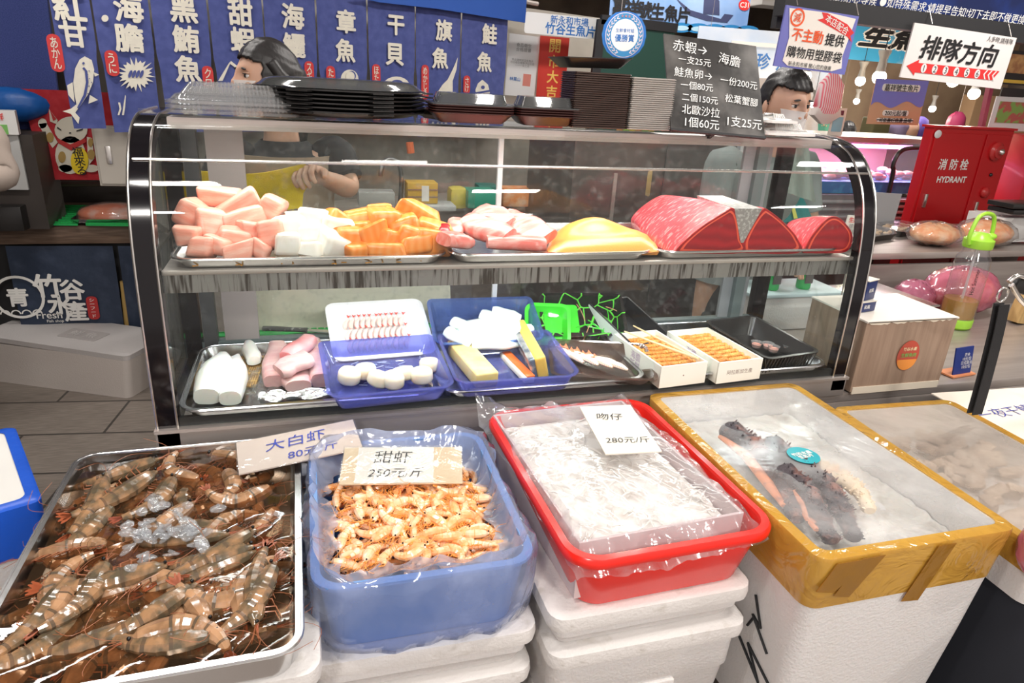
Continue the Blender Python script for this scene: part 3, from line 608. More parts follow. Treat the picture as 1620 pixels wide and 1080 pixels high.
t = thing('pressed_mackerel_block', 'pressed fish block with silver skin and yellow roe, leaning right of the crab stick', 'fish block', (a+b2)/2, (.25, .08, math.atan2(b2.y-a.y, b2.x-a.x)))
ln = (b2-a).length+.02
MB().box((0, .006, 0), (ln, .030, .066), bev=.008, seg=3).out('roe', mat('yellow_roe', (.93, .60, .12), .35, sss=.3, bump=(150, .5)), t)
MB().box((0, -.016, 0), (ln*.96, .018, .062), bev=.006, seg=3).out('silver_skin', mat('mackerel_skin', (.20, .24, .30), .25, .5, nz=(22, (.70, .68, .66), .45, .6), stretch=(1, 1, 3)), t)
a, b2 = P(798, 560, z=zt+.025), P(838, 603, z=zt+.02)
t = thing('crab_stick', 'orange and white crab stick lying between the two blocks', 'crab stick', (a+b2)/2, (0, 0, math.atan2(b2.y-a.y, b2.x-a.x)))
MB().box((0, 0, 0), ((b2-a).length, .030, .018), bev=.006, seg=3).out('white_flesh', white_fish, t)
MB().box((0, .004, .009), ((b2-a).length*.98, .024, .006), bev=.0028).out('orange_skin', mat('crab_orange', (.88, .17, .03), .3, nz=(10, (.90, .55, .35), .55, .7)), t)
# green and black patterned tray with lid tray of boiled shrimps
gp = bpy.data.materials.new('green_black_pattern'); nt, N, L = _nodes(gp); b_ = N['Principled BSDF']; vo = N.new('ShaderNodeTexVoronoi'); vo.feature = 'DISTANCE_TO_EDGE'; vo.inputs['Scale'].default_value = 17
tc = N.new('ShaderNodeTexCoord'); L.new(tc.outputs['Object'], vo.inputs[0]); cr = N.new('ShaderNodeValToRGB'); cr.color_ramp.elements[0].position = .02; cr.color_ramp.elements[1].position = .035; cr.color_ramp.elements[0].color = (.12, .62, .06, 1); cr.color_ramp.elements[1].color = (.012, .012, .012, 1); L.new(vo.outputs[0], cr.inputs[0]); L.new(cr.outputs[0], b_.inputs['Base Color']); b_.inputs['Roughness'].default_value = .2
green_b = mat('bright_green_plastic', (.06, .66, .04), .25, coat=.3)
t = open_box('patterned_tray', 'black tray with green web pattern standing up at the back, garnish inside', 'tray', (.775, 1.835, zt+.07), .25, .13, .035, [gp], rz=-.12, tilt=(.75, 0), flare=.016)
MB().loft([rr(.10, .09, .01, .006, 3, -.06, 0), rr(.105, .095, .01, .0075, 3, -.06, 0)]).out('green_panel', green_b, t)
random.seed(21)
for i in range(9):
    x, y = random.uniform(-.02, .11), random.uniform(-.05, .05); a_ = random.uniform(0, 3)
    MB().tube(spline([(x-.03*math.cos(a_), y-.03*math.sin(a_), .010), (x, y, .018), (x+.03*math.cos(a_), y+.03*math.sin(a_), .012)], 4), .0014, 5).out('stem', green_b if i % 3 else mat('brown_stem', (.5, .25, .12), .5), t)
t = open_box('green_corner_tray', 'bright green and black tray standing behind the pressed fish block', 'tray', (.655, 1.80, zt+.06), .12, .12, .03, [green_b], rz=-.25, tilt=(.8, 0), flare=.012)
slab(P(866, 497, y=1.83), P(900, 502, y=1.83), .03, .012, white_fish, 'white_garnish', 'white flake garnish at the top of the green tray', 'garnish')
st = open_box('clear_shrimp_tray', 'brown clear-lidded tray with boiled shrimps, in front of the green web', 'tray', (.745, 1.595, zt+.012), .27, .20, .030, film('brown_clear_plastic', (.75, .68, .62), (.18, .12, .10), .45, .08, .08), rz=-.28, tilt=(.10, 0), flare=.02)
bs = mat('boiled_shrimp_white', (.88, .80, .72), .3, sss=.3, wave=(60, (.86, .52, .38), 2, 'BANDS')); bs2 = mat('boiled_shrimp_red', (.80, .22, .10), .3)
sp1 = None
for i in range(8):
    p = P(893 + i*10.5, 556 + i*2.3 + (i % 2)*3, z=zt+.035); M = Matrix.Translation(p) @ Euler((.2, .1, -1.25 + .06*i)).to_matrix().to_4x4()
    if sp1 is None:
        sp1 = thing('boiled_shrimp', 'boiled white and orange shrimp in the row on the brown clear tray', 'shrimp', mtx=M, group='boiled shrimps in the brown clear tray')
        MB().tube([(.05-.011*k, 0, .003*math.sin(k*.6)) for k in range(9)], [.004, .008, .0105, .011, .0105, .010, .0085, .006, .003], 8, flat=.7).out('body', bs, sp1)
        MB().poly([(-.036, 0, 0), (-.058, .010, .004), (-.054, 0, .001), (-.058, -.010, .004)], (0, 0, .002)).out('tail', bs2, sp1)
    else: dup(sp1, M)
# empty black and white box
t = open_box('black_white_box', 'empty white box with a black inside, behind the left sea urchin box', 'box', (.915, 1.80, zt+.035), .155, .22, .045, [mat('black_lining', (.02, .02, .022), .35)], rz=.30, tilt=(.30, 0), flare=.004, r=.004, rim=.004)
MB().loft([rr(.160, .225, .005, 0, 3), rr(.163, .228, .005, .045, 3)], False).out('outer_wall', mat('white_box_wall', (.78, .80, .79), .4), t)
# two white boxes of sea urchin rows
urchin = mat('sea_urchin', (.66, .21, .025), .45, sss=.15, nz=(45, (.80, .36, .08), .4, .65), bump=(90, 1.0, .004))
wbox = mat('white_wood_box', (.88, .85, .76), .45)
for bi, (c, rz, lab, glab) in enumerate((((.925, 1.605, zt), .10, 'white box of orange sea urchin with two chopsticks lying on it', 'roll of sea urchin in the box under the chopsticks'), ((1.10, 1.605, zt), .09, 'white box of orange sea urchin with printed writing on its front, no chopsticks', 'roll of sea urchin in the box with the printed front'))):
    t = thing('sea_urchin_box', lab, 'box', c, rz)
    b = MB(); W_, D_2, H_ = .142, .25, .062
    for (x, y, sx, sy) in ((-W_/2, 0, .005, D_2), (W_/2, 0, .005, D_2), (0, -D_2/2, W_+.005, .005), (0, D_2/2, W_+.005, .005)): b.box((x, y, H_/2), (sx, sy, H_))
    b.box((0, 0, .016), (W_, D_2, .03)); b.out('box_body', wbox, t, smooth=False)
    fr_ = Matrix.Translation((0, -D_2/2-.0028, .030)) @ Matrix.Rotation(PI/2, 4, 'X')
    text('阿拉斯加生產' if bi else '・', w=.085 if bi else .004, m=mat('brown_print', (.25, .15, .12), .6), parent=t, mtx=fr_, z=0, bold=.005)
    fl_ = Matrix.Translation((-W_/2-.0028, 0, .03)) @ Matrix.Rotation(-PI/2, 4, 'Z') @ Matrix.Rotation(PI/2, 4, 'X')
    text('海膽\n新鮮', w=.05, m=mat('violet_print', (.35, .2, .35), .6), parent=t, mtx=fl_, z=0, bold=.005)
    r0 = None; TM = WM[t.name]
    for k in range(9):
        M = TM @ Matrix.Translation((0, -.105 + k*.0262, .044)) @ Matrix.Rotation(random.uniform(-.03, .03), 4, 'Z')
        if r0 is None or k == 0:
            b = MB(); random.seed(40+bi); n_ = 15
            for j in range(n_): b.sph((-.062 + j*.0088, random.uniform(-.002, .002), random.uniform(-.001, .002)), .0105, (.75, .95, .62), 8)
            r0 = b.out('urchin_roll', urchin); r0.matrix_world = M; tag(r0, glab, 'sea urchin', 'urchin rolls in the ' + ('printed box' if bi else 'chopstick box'))
        else: q = r0.copy(); COL.objects.link(q); q.matrix_world = M
for i, (a, b2) in enumerate((((1002, 515), (1105, 568)), ((988, 524), (1100, 566)))):
    p, q = P(*a, z=zt+.078), P(*b2, z=zt+.066)
    tag(MB().tube([p, p.lerp(q, .5), q], [.0022, .0034, .0042], 8).out('chopstick', mat('pale_wood', (.80, .58, .32), .5)), ['upper chopstick lying across the sea urchin box', 'lower chopstick, its thin end over the rim of the box'][i], 'chopstick', 'chopsticks on the sea urchin box')
# black ribbed tray with little cups
t = open_box('black_ribbed_tray', 'black ribbed plastic tray with small sauce cups, right end of the deck', 'tray', (1.275, 1.635, zt+.012), .19, .27, .055, black_plastic, rz=.14, tilt=(.06, 0), flare=.018, ribs=.012)
for i, (px, py) in enumerate(((1196, 549), (1214, 551), (1236, 546), (1246, 553), (1223, 556))):
    p = P(px, py, z=zt+.022); t = thing('sauce_cup', ['sauce cup at the left end of the black ribbed tray', 'sauce cup with pink filling, second from the left', 'sauce cup standing highest in the black ribbed tray', 'sauce cup at the right end of the black ribbed tray', 'sauce cup in front of the highest one'][i], 'cup', p, group='sauce cups in the black ribbed tray')
    MB().lathe([(.013, 0), (.017, .016), (.018, .0165), (.0185, .018), (.0165, .017), (.0125, .002)], n=18).out('cup', clear_thick, t)
    MB().lathe([(.0125, .002), (.0145, .010)], n=18).out('filling', mat('pink_ginger', (.72, .30, .22), .4), t)
# ================================================================== FRONT ROW: STYROFOAM BOXES
dirt_edge = mat('grubby_styrofoam', (.70, .67, .65), .7, nz=(22, (.50, .46, .41), .58, .78), bump=(150, .5, .003))
def foam_box(label, cx, cy, z, w, d, h, rz=0, lid=True, m=foam, grp=None, taper=.94, lw=.012, slots=True):
    t = thing('styrofoam_box', label, 'foam box', (cx, cy, z), rz, grp)
    hb = h-.035 if lid else h
    b = MB(); b.loft([rr(w*taper-.01, d*taper-.01, .02, 0, 4), rr(w*taper, d*taper, .024, .008, 4), rr(w*(1+taper)/2, d*(1+taper)/2, .024, hb*.5, 4), rr(w-.004, d-.004, .024, hb*.56, 4), rr(w, d, .024, hb, 4)] + ([] if lid else [rr(w-.05, d-.05, .02, hb, 4), rr(w-.06, d-.06, .02, .03, 4)]))
    b.out('body', m, t)
    if slots: MB().box((0, -d*(1+taper)/4-.004, hb*.46), (w*.34, .012, .016), bev=.003).out('grip_ledge', m, t)
    if lid:
        b = MB(); lw2 = lw; b.loft([rr(w+.002, d+.002, .024, hb, 4), rr(w+2*lw2, d+2*lw2, .03, hb+.002, 4), rr(w+2*lw2+.004, d+2*lw2+.004, .032, hb+.016, 4), rr(w+2*lw2, d+2*lw2, .03, hb+.032, 4), rr(w+2*lw2-.012, d+2*lw2-.012, .026, hb+.035, 4)]); b.out('lid', dirt_edge, t)
    return t
gA = 'styrofoam boxes stacked along the front of the stall'
# stacks: each goes down to the floor
foam_box('white styrofoam box right under the grey shrimp tray', -.262, 1.135, .452, .45, .60, .19, .01, grp=gA)
foam_box('styrofoam box second from the top of the stack under the grey shrimp tray', -.262, 1.14, .228, .45, .60, .222, 0, grp=gA)
foam_box('bottom styrofoam box of the stack under the grey shrimp tray', -.262, 1.14, 0, .45, .60, .226, 0, grp=gA)
foam_box('white styrofoam box right under the blue bag of pink shrimps', .158, 1.18, .460, .392, .50, .098, -.01, grp=gA, slots=False)
foam_box('styrofoam box second from the top of the stack under the blue bag', .160, 1.185, .235, .380, .50, .222, 0, grp=gA)
foam_box('bottom styrofoam box of the stack under the blue bag', .16, 1.185, 0, .37, .49, .232, 0, grp=gA)
foam_box('white styrofoam box right under the red tub', .587, 1.169, .505, .398, .53, .090, .01, grp=gA, slots=False)
foam_box('styrofoam box with a notched ledge, second below the red tub', .595, 1.17, .280, .400, .53, .222, .0, grp=gA)
foam_box('bottom styrofoam box of the stack under the red tub', .595, 1.18, 0, .38, .51, .277, 0, grp=gA)

# ------------------------------------------------------------------ grey shrimp tray
ST = tray('large steel tray full of raw grey brown shrimps in water', -.275, 1.135, .643, .455, .655, .060, rz=.012, r=.03)
TM = WM[ST.name]
def prawn(name, L_, curl, m_body, m_band, m_tail, m_leg, label, grp, r0=.0125, eye=None, legs=True, seed=1, flat=.86):
    random.seed(seed)
    t = thing(name, label, 'shrimp', (0, 0, 0), 0, grp)
    n = 34; pts = []; rs = []; a = 0; x = y = 0.0; prev = Vector((0, 0, 0)); ang_ = PI/2*.2*curl
    for i in range(n+1):
        s = i/n; pts.append(Vector((x, y, 0))); k = 0 if s < .36 else (s-.36)/.64
        ang_2 = -curl*1.9*k; st = L_/n; x += st*math.cos(ang_2); y += st*math.sin(ang_2)
        if s < .06: r = .25 + 4*s
        elif s < .36: r = .62 + .55*math.sin((s-.02)/.34*PI/2*1.1)
        else: r = 1.08 - .70*k**1.5
        seg = (k*6.0) % 1.0; r *= (1 + (.17*(1-seg) if 0 < k < .97 else 0))
        rs.append(r0*r)
    c = sum(pts, Vector())/len(pts); pts = [p-c for p in pts]
    b = MB(); b.tube(pts, rs, 10, flat=flat); b.bm.faces.ensure_lookup_table()
    for q, f in enumerate(b.bm.faces):
        s = (q//10)/n; k = (s-.36)/.64
        if (0 < k < .96 and (k*6) % 1 > .80) or (.335 < s <= .36): f.material_index = 1
    b.out('shell', [m_body, m_band], t, ang=28)
    e = pts[-1]; d = (pts[-1]-pts[-3]).normalized(); q = Vector((-d.y, d.x, 0))
    b = MB()
    for k in (-1.1, -.45, .45, 1.1):
        dd = (d + q*k*.55).normalized(); u = Vector((-dd.y, dd.x, 0)); ln = L_*.13
        b.poly([e-d*.003+u*.0015, e+dd*ln*.55+u*L_*.022, e+dd*ln+u*.001, e+dd*ln-u*.001, e+dd*ln*.55-u*L_*.022, e-d*.003-u*.0015], (0, 0, .0012))
    b.out('tail_fan', m_tail, t)
    h0 = pts[0]; hd = (pts[0]-pts[3]).normalized(); up = Vector((0, 0, 1)); sd_ = Vector((-hd.y, hd.x, 0))
    b = MB(); b.tube([h0 - hd*.004 + sd_*.002, h0 + hd*L_*.12 + sd_*.004], [r0*.22, .0004], 5)
    b.out('rostrum', m_tail, t)
    if legs:
        b = MB()
        for k in range(8):
            s = .16 + k*.075; i = int(s*n); p = pts[i]; tn = (pts[i+1]-pts[i-1]).normalized(); nn = Vector((tn.y, -tn.x, 0)); l = r0*(random.uniform(.9, 1.7) if k < 4 else .7)
            b.tube([p+nn*rs[i]*.7, p+nn*(rs[i]+l*.6)-tn*l*.1+Vector((0, 0, .002)), p+nn*(rs[i]+l*.9)-tn*l*.9-Vector((0, 0, .002))], [.0014, .0011, .0004], 4)
        b.out('legs', m_leg, t)['kind'] = 'stuff'
    b = MB()
    for sg_ in (-1, 1):
        b.tube(spline([h0, h0+hd*L_*.2+sd_*sg_*L_*.05+up*.004, h0+hd*L_*.35+sd_*sg_*L_*.20, h0+hd*L_*.25+sd_*sg_*L_*.45], 4), .0005, 4)
        b.tube([h0, h0+hd*L_*.10+sd_*sg_*.003-up*.003, h0+hd*L_*.16+sd_*sg_*.006-up*.006], .0009, 4)
    b.out('antennae', m_leg, t)
    for sg_ in (-1, 1): MB().sph(h0 - hd*r0*.15 + up*sg_*r0*.45 + sd_*r0*.15, r0*.20, n=8).out('eye', eye, t)
    return t
gp_ = mat('grey_shrimp_shell', (.11, .085, .052), .16, spec=.6, sss=.1, coat=.5, nz=(42, (.36, .20, .10), .42, .66), bump=(70, .25))
gp2 = mat('brown_shrimp_shell', (.22, .12, .06), .16, spec=.6, sss=.1, coat=.5, nz=(34, (.46, .26, .14), .35, .66), bump=(70, .25))
gt = mat('reddish_shrimp_tail', (.30, .075, .03), .2, coat=.4); gl_ = mat('pale_orange_legs', (.36, .13, .06), .3); eyeb = mat('black_bead', (.006, .006, .006), .1)
gbd = mat('dark_shell_band', (.10, .072, .046), .2, coat=.5, nz=(50, (.16, .09, .05), .4, .7))
gR = 'raw grey brown shrimps in the steel tray'; lR = 'raw grey brown shrimp among the others in the water filled steel tray'
protos = [prawn('raw_prawn', .17, .55, gp_, gbd, gt, gl_, lR, gR, .0165, eyeb, seed=1), prawn('raw_prawn', .18, .22, gp_, gbd, gt, gl_, lR, gR, .0155, eyeb, seed=2), prawn('raw_prawn', .15, .95, gp2, gbd, gt, gl_, lR, gR, .0165, eyeb, seed=3), prawn('raw_prawn', .16, .75, gp2, gbd, gt, gl_, lR, gR, .0170, eyeb, seed=4)]
def place(proto, mtx, used, label=None, group=None):
    if proto.name not in used: used.add(proto.name); proto.matrix_world = mtx; WM[proto.name] = mtx.copy(); return proto
    return dup(proto, mtx, label, group)
for p_ in protos: KID[p_.name] = [(c, []) for c in kids(p_)]
used = set(); random.seed(12); KID_ = KID
# traced ones on top: (head px, tail px) pairs, then a jumbled fill below
top = [((700/2.572, 660+80/2.572*0+680/2.572), (930/2.572, 660+480/2.572), 1)]
tr = [(180, 790, 70, 905, 0), (62, 880, 175, 855, 2), (410, 835, 245, 930, 1), (430, 860, 200, 960, 1), (260, 762, 232, 815, 0), (230, 755, 140, 810, 1), (345, 745, 375, 800, 2), (300, 790, 200, 870, 3),
      (280, 940, 180, 1010, 0), (342, 985, 300, 915, 2), (400, 975, 390, 890, 3), (440, 990, 430, 860, 1), (80, 1000, 20, 1050, 0), (95, 960, 100, 890, 3), (150, 900, 110, 985, 0), (190, 1000, 60, 1040, 1), (320, 1020, 170, 1050, 0),
      (125, 770, 95, 830, 1), (410, 770, 350, 800, 2), (370, 870, 270, 900, 0), (250, 1020, 330, 1000, 3), (160, 950, 260, 905, 3), (90, 925, 60, 1010, 2), (215, 905, 120, 930, 1), (310, 745, 260, 735, 2), (385, 930, 320, 955, 3), (60, 950, 20, 1000, 1), (330, 850, 230, 860, 1), (210, 740, 160, 760, 0), (420, 905, 370, 1000, 0)]
for i, (hx, hy, tx, ty, k) in enumerate(tr):
    z = .684 + (i % 3)*.007 + random.uniform(0, .004); a, b2 = P(hx, hy, z=z), P(tx, ty, z=z); c = (a+b2)/2; d = (a-b2); an = math.atan2(-d.y, -d.x)
    loc = TM.inverted() @ c; loc.x = max(-.155, min(.155, loc.x)); loc.y = max(-.25, min(.25, loc.y)); c = TM @ loc
    place(protos[k], Matrix.Translation(c) @ Euler((random.uniform(-.5, .5), random.uniform(-.08, .08), an)).to_matrix().to_4x4(), used)
for i in range(74):
    x, y = random.uniform(-.17, .17), random.uniform(-.27, .27)
    place(protos[random.randrange(4)], TM @ Matrix.Translation((x, y, .014 + random.uniform(0, .022))) @ Euler((random.uniform(-.4, .4), random.uniform(-.05, .05), random.uniform(0, 2*PI))).to_matrix().to_4x4(), used)
wt = MB(); wt.grid(lambda u, v: Vector(((u-.5)*.412, (v-.5)*.612, .047 + .0022*math.sin(17*u+9*v) + .0015*math.sin(31*v-12*u))), 40, 50)
o = wt.out('brine', film('murky_water', (.74, .58, .44), (.22, .13, .07), .16, .015, .03, bump=(14, .06))); o.matrix_world = TM; tag(o, 'murky brown water surface in the steel shrimp tray', 'water', kind='stuff')
ice_m = film('ice_flake', (.97, .98, .99), (.95, .96, .98), .18, .06, .10)
ic0 = None; random.seed(33)
for i in range(44):
    px, py = random.gauss(275, 40), random.gauss(838, 17); 
    if i < 3: px, py = [(345, 804), (205, 842), (232, 880)][i]
    if i in (7, 8, 9): px, py = px-60, py+45
    p = P(px, py, z=.704 + random.uniform(0, .012)); M = Matrix.Translation(p) @ Euler((random.uniform(-.5, .5), random.uniform(-.5, .5), random.uniform(0, 3))).to_matrix().to_4x4()
    if ic0 is None:
        ic0 = MB().sph((0, 0, 0), .017, (1, .66, .20), 14).box((.004, .002, .003), (.018, .012, .006), (.3, .4, .5), bev=.002).jit(.0005).out('ice_piece', ice_m); ic0.matrix_world = M; tag(ic0, 'clear lens shaped piece of ice on the raw shrimps', 'ice', 'ice pieces on the raw shrimps')
    else: q = ic0.copy(); COL.objects.link(q); s_ = random.uniform(.7, 1.15); q.matrix_world = M @ Matrix.Diagonal((s_, s_, s_, 1))
# price cards
def card(name, label, TL, TR, BL, z, m, lines, ink, th=.003, zl=None, wrap=None):
    a, b2, c = P(*TL, z=z[0]), P(*TR, z=z[1]), P(*BL, z=z[2]); M, w_, h_ = frame_pts(a, b2, c)
    t = thing(name, label, 'price card', mtx=M); MB().box((w_/2, h_/2, -th/2), (w_, h_, th)).out('card', m, t, smooth=False)
    if wrap: MB().box((w_/2, h_/2, .0006), (w_+.006, h_+.006, .0008)).out('tape_wrap', film('clear_tape', (.98, .98, .97), (1, 1, 1), .04, .05, .06, bump=(20, .3)), t, smooth=False)
    for (s, x, y, ww, r_, bo) in lines: text(s, w=ww*w_, c=(x*w_, y*h_), m=ink, parent=t, z=.0016, rot=r_, bold=bo, shear=.15, name='handwriting')
    return t, w_, h_
kraft = mat('kraft_card', (.72, .55, .36), .6, nz=(14, (.80, .66, .48), .4, .7))
card('price_card', 'pink price card with blue handwriting on the corner of the raw shrimp tray', (302, 714), (494, 676), (378, 750), (.716, .735, .712), pinkcard, [('大白虾', .48, .68, .52, .05, .004), ('80元/斤', .60, .26, .42, .06, .003)], ink_blue, wrap=1)

# ------------------------------------------------------------------ blue bag of pink shrimps
bt_ = thing('blue_tub', 'blue plastic tub inside the blue bag', 'tub', (.16, 1.15, .560), .0)
b = MB(); b.loft([rr(.33, .40, .04, 0, 6), rr(.365, .455, .045, .150, 6), rr(.385, .475, .05, .150, 6), rr(.385, .475, .05, .156, 6), rr(.355, .445, .04, .156, 6), rr(.325, .395, .035, .006, 6)]); b.out('tub_wall', mat('mid_blue_plastic', (.12, .25, .52), .35), bt_)
bag_m = film('pale_blue_bag', (.78, .84, .98), (.62, .70, .94), .14, .07, .09, nz=(6, .42, .68, .48), bump=(6, .9, 1.4))
bag_in = film('clear_bag_fold', (.92, .94, 1), (.74, .78, .95), .30, .05, .14, nz=(8, .4, .75, .58), bump=(9, .7, 1.2))
def bag_ring(w_, d_, r_, z, amp, ph, n=120, cx=0, cy=0, zamp=0):
    base = rr(w_, d_, r_, z, 8, cx, cy); base = densify(base, .012); o = []
    N_ = 140; per = [0]; 
    for i in range(len(base)): per.append(per[-1] + (base[(i+1) % len(base)]-base[i]).length)
    tot = per[-1]; j = 0
    for k in range(N_):
        s = tot*k/N_
        while per[j+1] < s: j += 1
        p = base[j].lerp(base[(j+1) % len(base)], (s-per[j])/max(1e-9, per[j+1]-per[j])); th_ = 2*PI*k/N_
        c = Vector((cx, cy, z)); d = (p-c).normalized()
        wv = .9*(abs(math.sin(13*th_+ph*2+z*25))-.6)*(.5+.5*math.sin(3*th_+ph)) + .5*math.sin(5*th_+ph) + .3*math.sin(11*th_+2*ph+1) + .25*math.sin(19*th_+ph*3+z*40) + .2*math.sin(31*th_-ph)
        q = p + d*amp*wv; q.z += zamp*(.6*math.sin(4*th_+ph) + .4*math.sin(9*th_+1.7*ph) + .3*math.sin(17*th_)); o.append(q)
    return o
t = thing('blue_bag', 'wrinkled pale blue plastic bag wrapped round a tub of pink shrimps', 'plastic bag', (.16, 1.15, .558))
R_ = [bag_ring(.30, .36, .08, .000, .004, 0), bag_ring(.37, .44, .09, .004, .006, .3), bag_ring(.405, .50, .10, .025, .008, .6), bag_ring(.410, .515, .10, .065, .005, .9), bag_ring(.405, .515, .09, .11, .007, 1.0), bag_ring(.400, .51, .08, .150, .009, 1.15, zamp=.002), bag_ring(.392, .495, .08, .172, .009, 1.4, zamp=.006), bag_ring(.376, .475, .08, .180, .006, 2.1, zamp=.009)]
MB().loft(R_, cap=False).out('bag_outside', bag_m, t, ang=180)
R_ = [bag_ring(.376, .475, .08, .180, .006, 2.1, zamp=.009), bag_ring(.362, .455, .07, .172, .008, 2.4, zamp=.008), bag_ring(.345, .42, .06, .150, .010, 2.8, zamp=.006), bag_ring(.325, .372, .06, .132, .016, 3.2, zamp=.006), bag_ring(.30, .335, .06, .126, .02, 3.6, cy=.01, zamp=.004)]
MB().loft(R_, cap=False).out('bag_fold', bag_in, t, ang=180)
pm = mat('cooked_shrimp_shell', (.90, .38, .13), .22, spec=.6, sss=.3, coat=.3, nz=(55, (.95, .60, .36), .38, .68), bump=(80, .2))
pm2 = mat('cooked_shrimp_pale', (.93, .52, .28), .22, spec=.6, sss=.3, coat=.3, nz=(55, (.95, .70, .50), .38, .68), bump=(80, .2))
pt_ = mat('cooked_shrimp_legs', (.88, .36, .08), .35)
pbd = mat('orange_shell_band', (.92, .42, .18), .25, coat=.3)
gP = 'cooked pink shrimps in the blue bag'; lP = 'cooked orange pink shrimp in the heap inside the blue bag'
pr = [prawn('cooked_shrimp', .082, 1.05, pm, pbd, pt_, pt_, lP, gP, .0092, eyeb, seed=5), prawn('cooked_shrimp', .078, .7, pm2, pbd, pt_, pt_, lP, gP, .0088, eyeb, seed=6), prawn('cooked_shrimp', .072, 1.35, pm, pbd, pt_, pt_, lP, gP, .0090, eyeb, seed=7)]
for p_ in pr: KID[p_.name] = [(c, []) for c in kids(p_)]
BT = Matrix.Translation((.165, 1.16, 0)); random.seed(77); spots = []
for i in range(210):
    lay = 0 if i < 60 else (1 if i < 125 else 2)
    for _ in range(14):
        x, y = random.uniform(-.145, .15), random.uniform(-.165, .15)
        if all((x-a)**2+(y-b2)**2 > (.021 if lay else .026)**2 for a, b2, l in spots if l == lay): break
    spots.append((x, y, lay)); e = max(0, 1-((x/.17)**2+(y/.19)**2))
    z = .640 + lay*.016 + .022*e + random.uniform(-.003, .003)
    place(pr[i % 3], BT @ Matrix.Translation((x, y, z)) @ Euler((random.uniform(-.9, .9), random.uniform(-.35, .35), random.uniform(0, 2*PI))).to_matrix().to_4x4(), used)
card('price_card', 'white and brown price card on the heap of cooked shrimps', (541, 708), (725, 707), (536, 766), (.735, .735, .712), kraft, [], ink_black)
bpy.data.objects['price_card.001'] if 'price_card.001' in bpy.data.objects else None
pc = [o for o in COL.objects if o.name.startswith('price_card')][-1]
M, w_, h_ = frame_pts(P(541, 708, z=.735), P(725, 707, z=.735), P(536, 766, z=.712))
MB().box((w_*.44, h_/2, .001), (w_*.64, h_*.98, .001)).out('white_label', paper, pc, smooth=False)
text('甜虾', w=w_*.32, c=(w_*.42, h_*.70), m=ink_black, parent=pc, z=.0026, bold=.003, shear=.1, name='handwriting'); text('250元/斤', w=w_*.46, c=(w_*.45, h_*.27), m=ink_black, parent=pc, z=.0030, bold=.0, shear=.2, name='handwriting')
MB().box((w_/2, h_/2, .0034), (w_+.004, h_+.004, .0008)).out('tape_wrap', film('clear_tape', (.98, .98, .97), (1, 1, 1), .04, .05, .06), pc, smooth=False)

# ------------------------------------------------------------------ red tub with bagged whitebait
rt = thing('red_tub', 'shallow red plastic tub holding a bagged foam tray', 'tub', (.604, 1.165, .597), .03)
b = MB(); W_, D_2, H_ = .432, .585, .135
b.loft([rr(W_-.085, D_2-.085, .045, 0, 8), rr(W_-.075, D_2-.075, .05, .006, 8), rr(W_-.028, D_2-.028, .055, H_-.016, 8), rr(W_-.030, D_2-.030, .05, H_-.004, 8), rr(W_-.036, D_2-.036, .05, H_-.004, 8), rr(W_-.082, D_2-.082, .045, .008, 8)]); b.out('tub_wall', red_plastic, rt)
b = MB(); b.loft([rr(W_-.03, D_2-.03, .055, H_-.014, 8), rr(W_-.004, D_2-.004, .06, H_-.020, 8), rr(W_, D_2, .062, H_-.016, 8), rr(W_, D_2, .062, H_-.006, 8), rr(W_-.008, D_2-.008, .06, H_, 8), rr(W_-.034, D_2-.034, .052, H_, 8), rr(W_-.038, D_2-.038, .05, H_-.006, 8)], cap=False); b.out('rim', red_plastic, rt)
RT = WM[rt.name]
t = thing('paper_tray', 'white card tray inside the clear bag in the red tub', 'tray', mtx=RT @ Matrix.Translation((-.015, .02, .012)) @ Matrix.Rotation(.03, 4, 'Z'))
b = MB(); w_, d_, h_ = .345, .50, .125
for (x, y, sx, sy) in ((-w_/2, 0, .006, d_), (w_/2, 0, .006, d_), (0, -d_/2, w_+.006, .006), (0, d_/2, w_+.006, .006)): b.box((x, y, h_/2), (sx, sy, h_), bev=.001)
b.box((0, 0, .004), (w_, d_, .008)); b.out('tray_body', mat('grey_white_card', (.62, .50, .50), .5), t, smooth=False)
MB().box((w_/2+.004, 0, .06), (.004, d_, .128)).out('mauve_lining', mat('mauve_lining', (.42, .22, .22), .4), t, smooth=False)
wb = MB(); random.seed(4); q = Vector
for i in range(420):
    x, y = random.uniform(-.155, .155), random.uniform(-.235, .235); a_ = random.uniform(0, PI); z = .098 + random.uniform(0, .014) - .02*(abs(y)/.24)**3; l = random.uniform(.012, .022)
    wb.tube([q((x-l*math.cos(a_), y-l*math.sin(a_), z)), q((x, y, z+.003)), q((x+l*math.cos(a_), y+l*math.sin(a_), z))], [.0012, .0026, .0008], 4)
wb.box((0, 0, .05), (.33, .48, .085), bev=.01)
o = wb.out('whitebait', mat('whitebait', (.86, .83, .79), .3, nz=(30, (.66, .58, .52), .5, .7)), ang=50); o.matrix_world = RT @ Matrix.Translation((-.015, .02, .014)) @ Matrix.Rotation(.03, 4, 'Z'); tag(o, 'heap of tiny silvery whitebait in the card tray', 'whitebait', kind='stuff')
random.seed(8); ph = [random.uniform(0, 6) for _ in range(12)]
def wr(u, v): return (.5*math.sin(9*u+4*v+ph[0]) + .4*math.sin(15*v-7*u+ph[1]) + .35*abs(math.sin(23*u+11*v+ph[2])) + .3*abs(math.sin(27*v-13*u+ph[3])) + .25*math.sin(41*u+29*v+ph[4]))
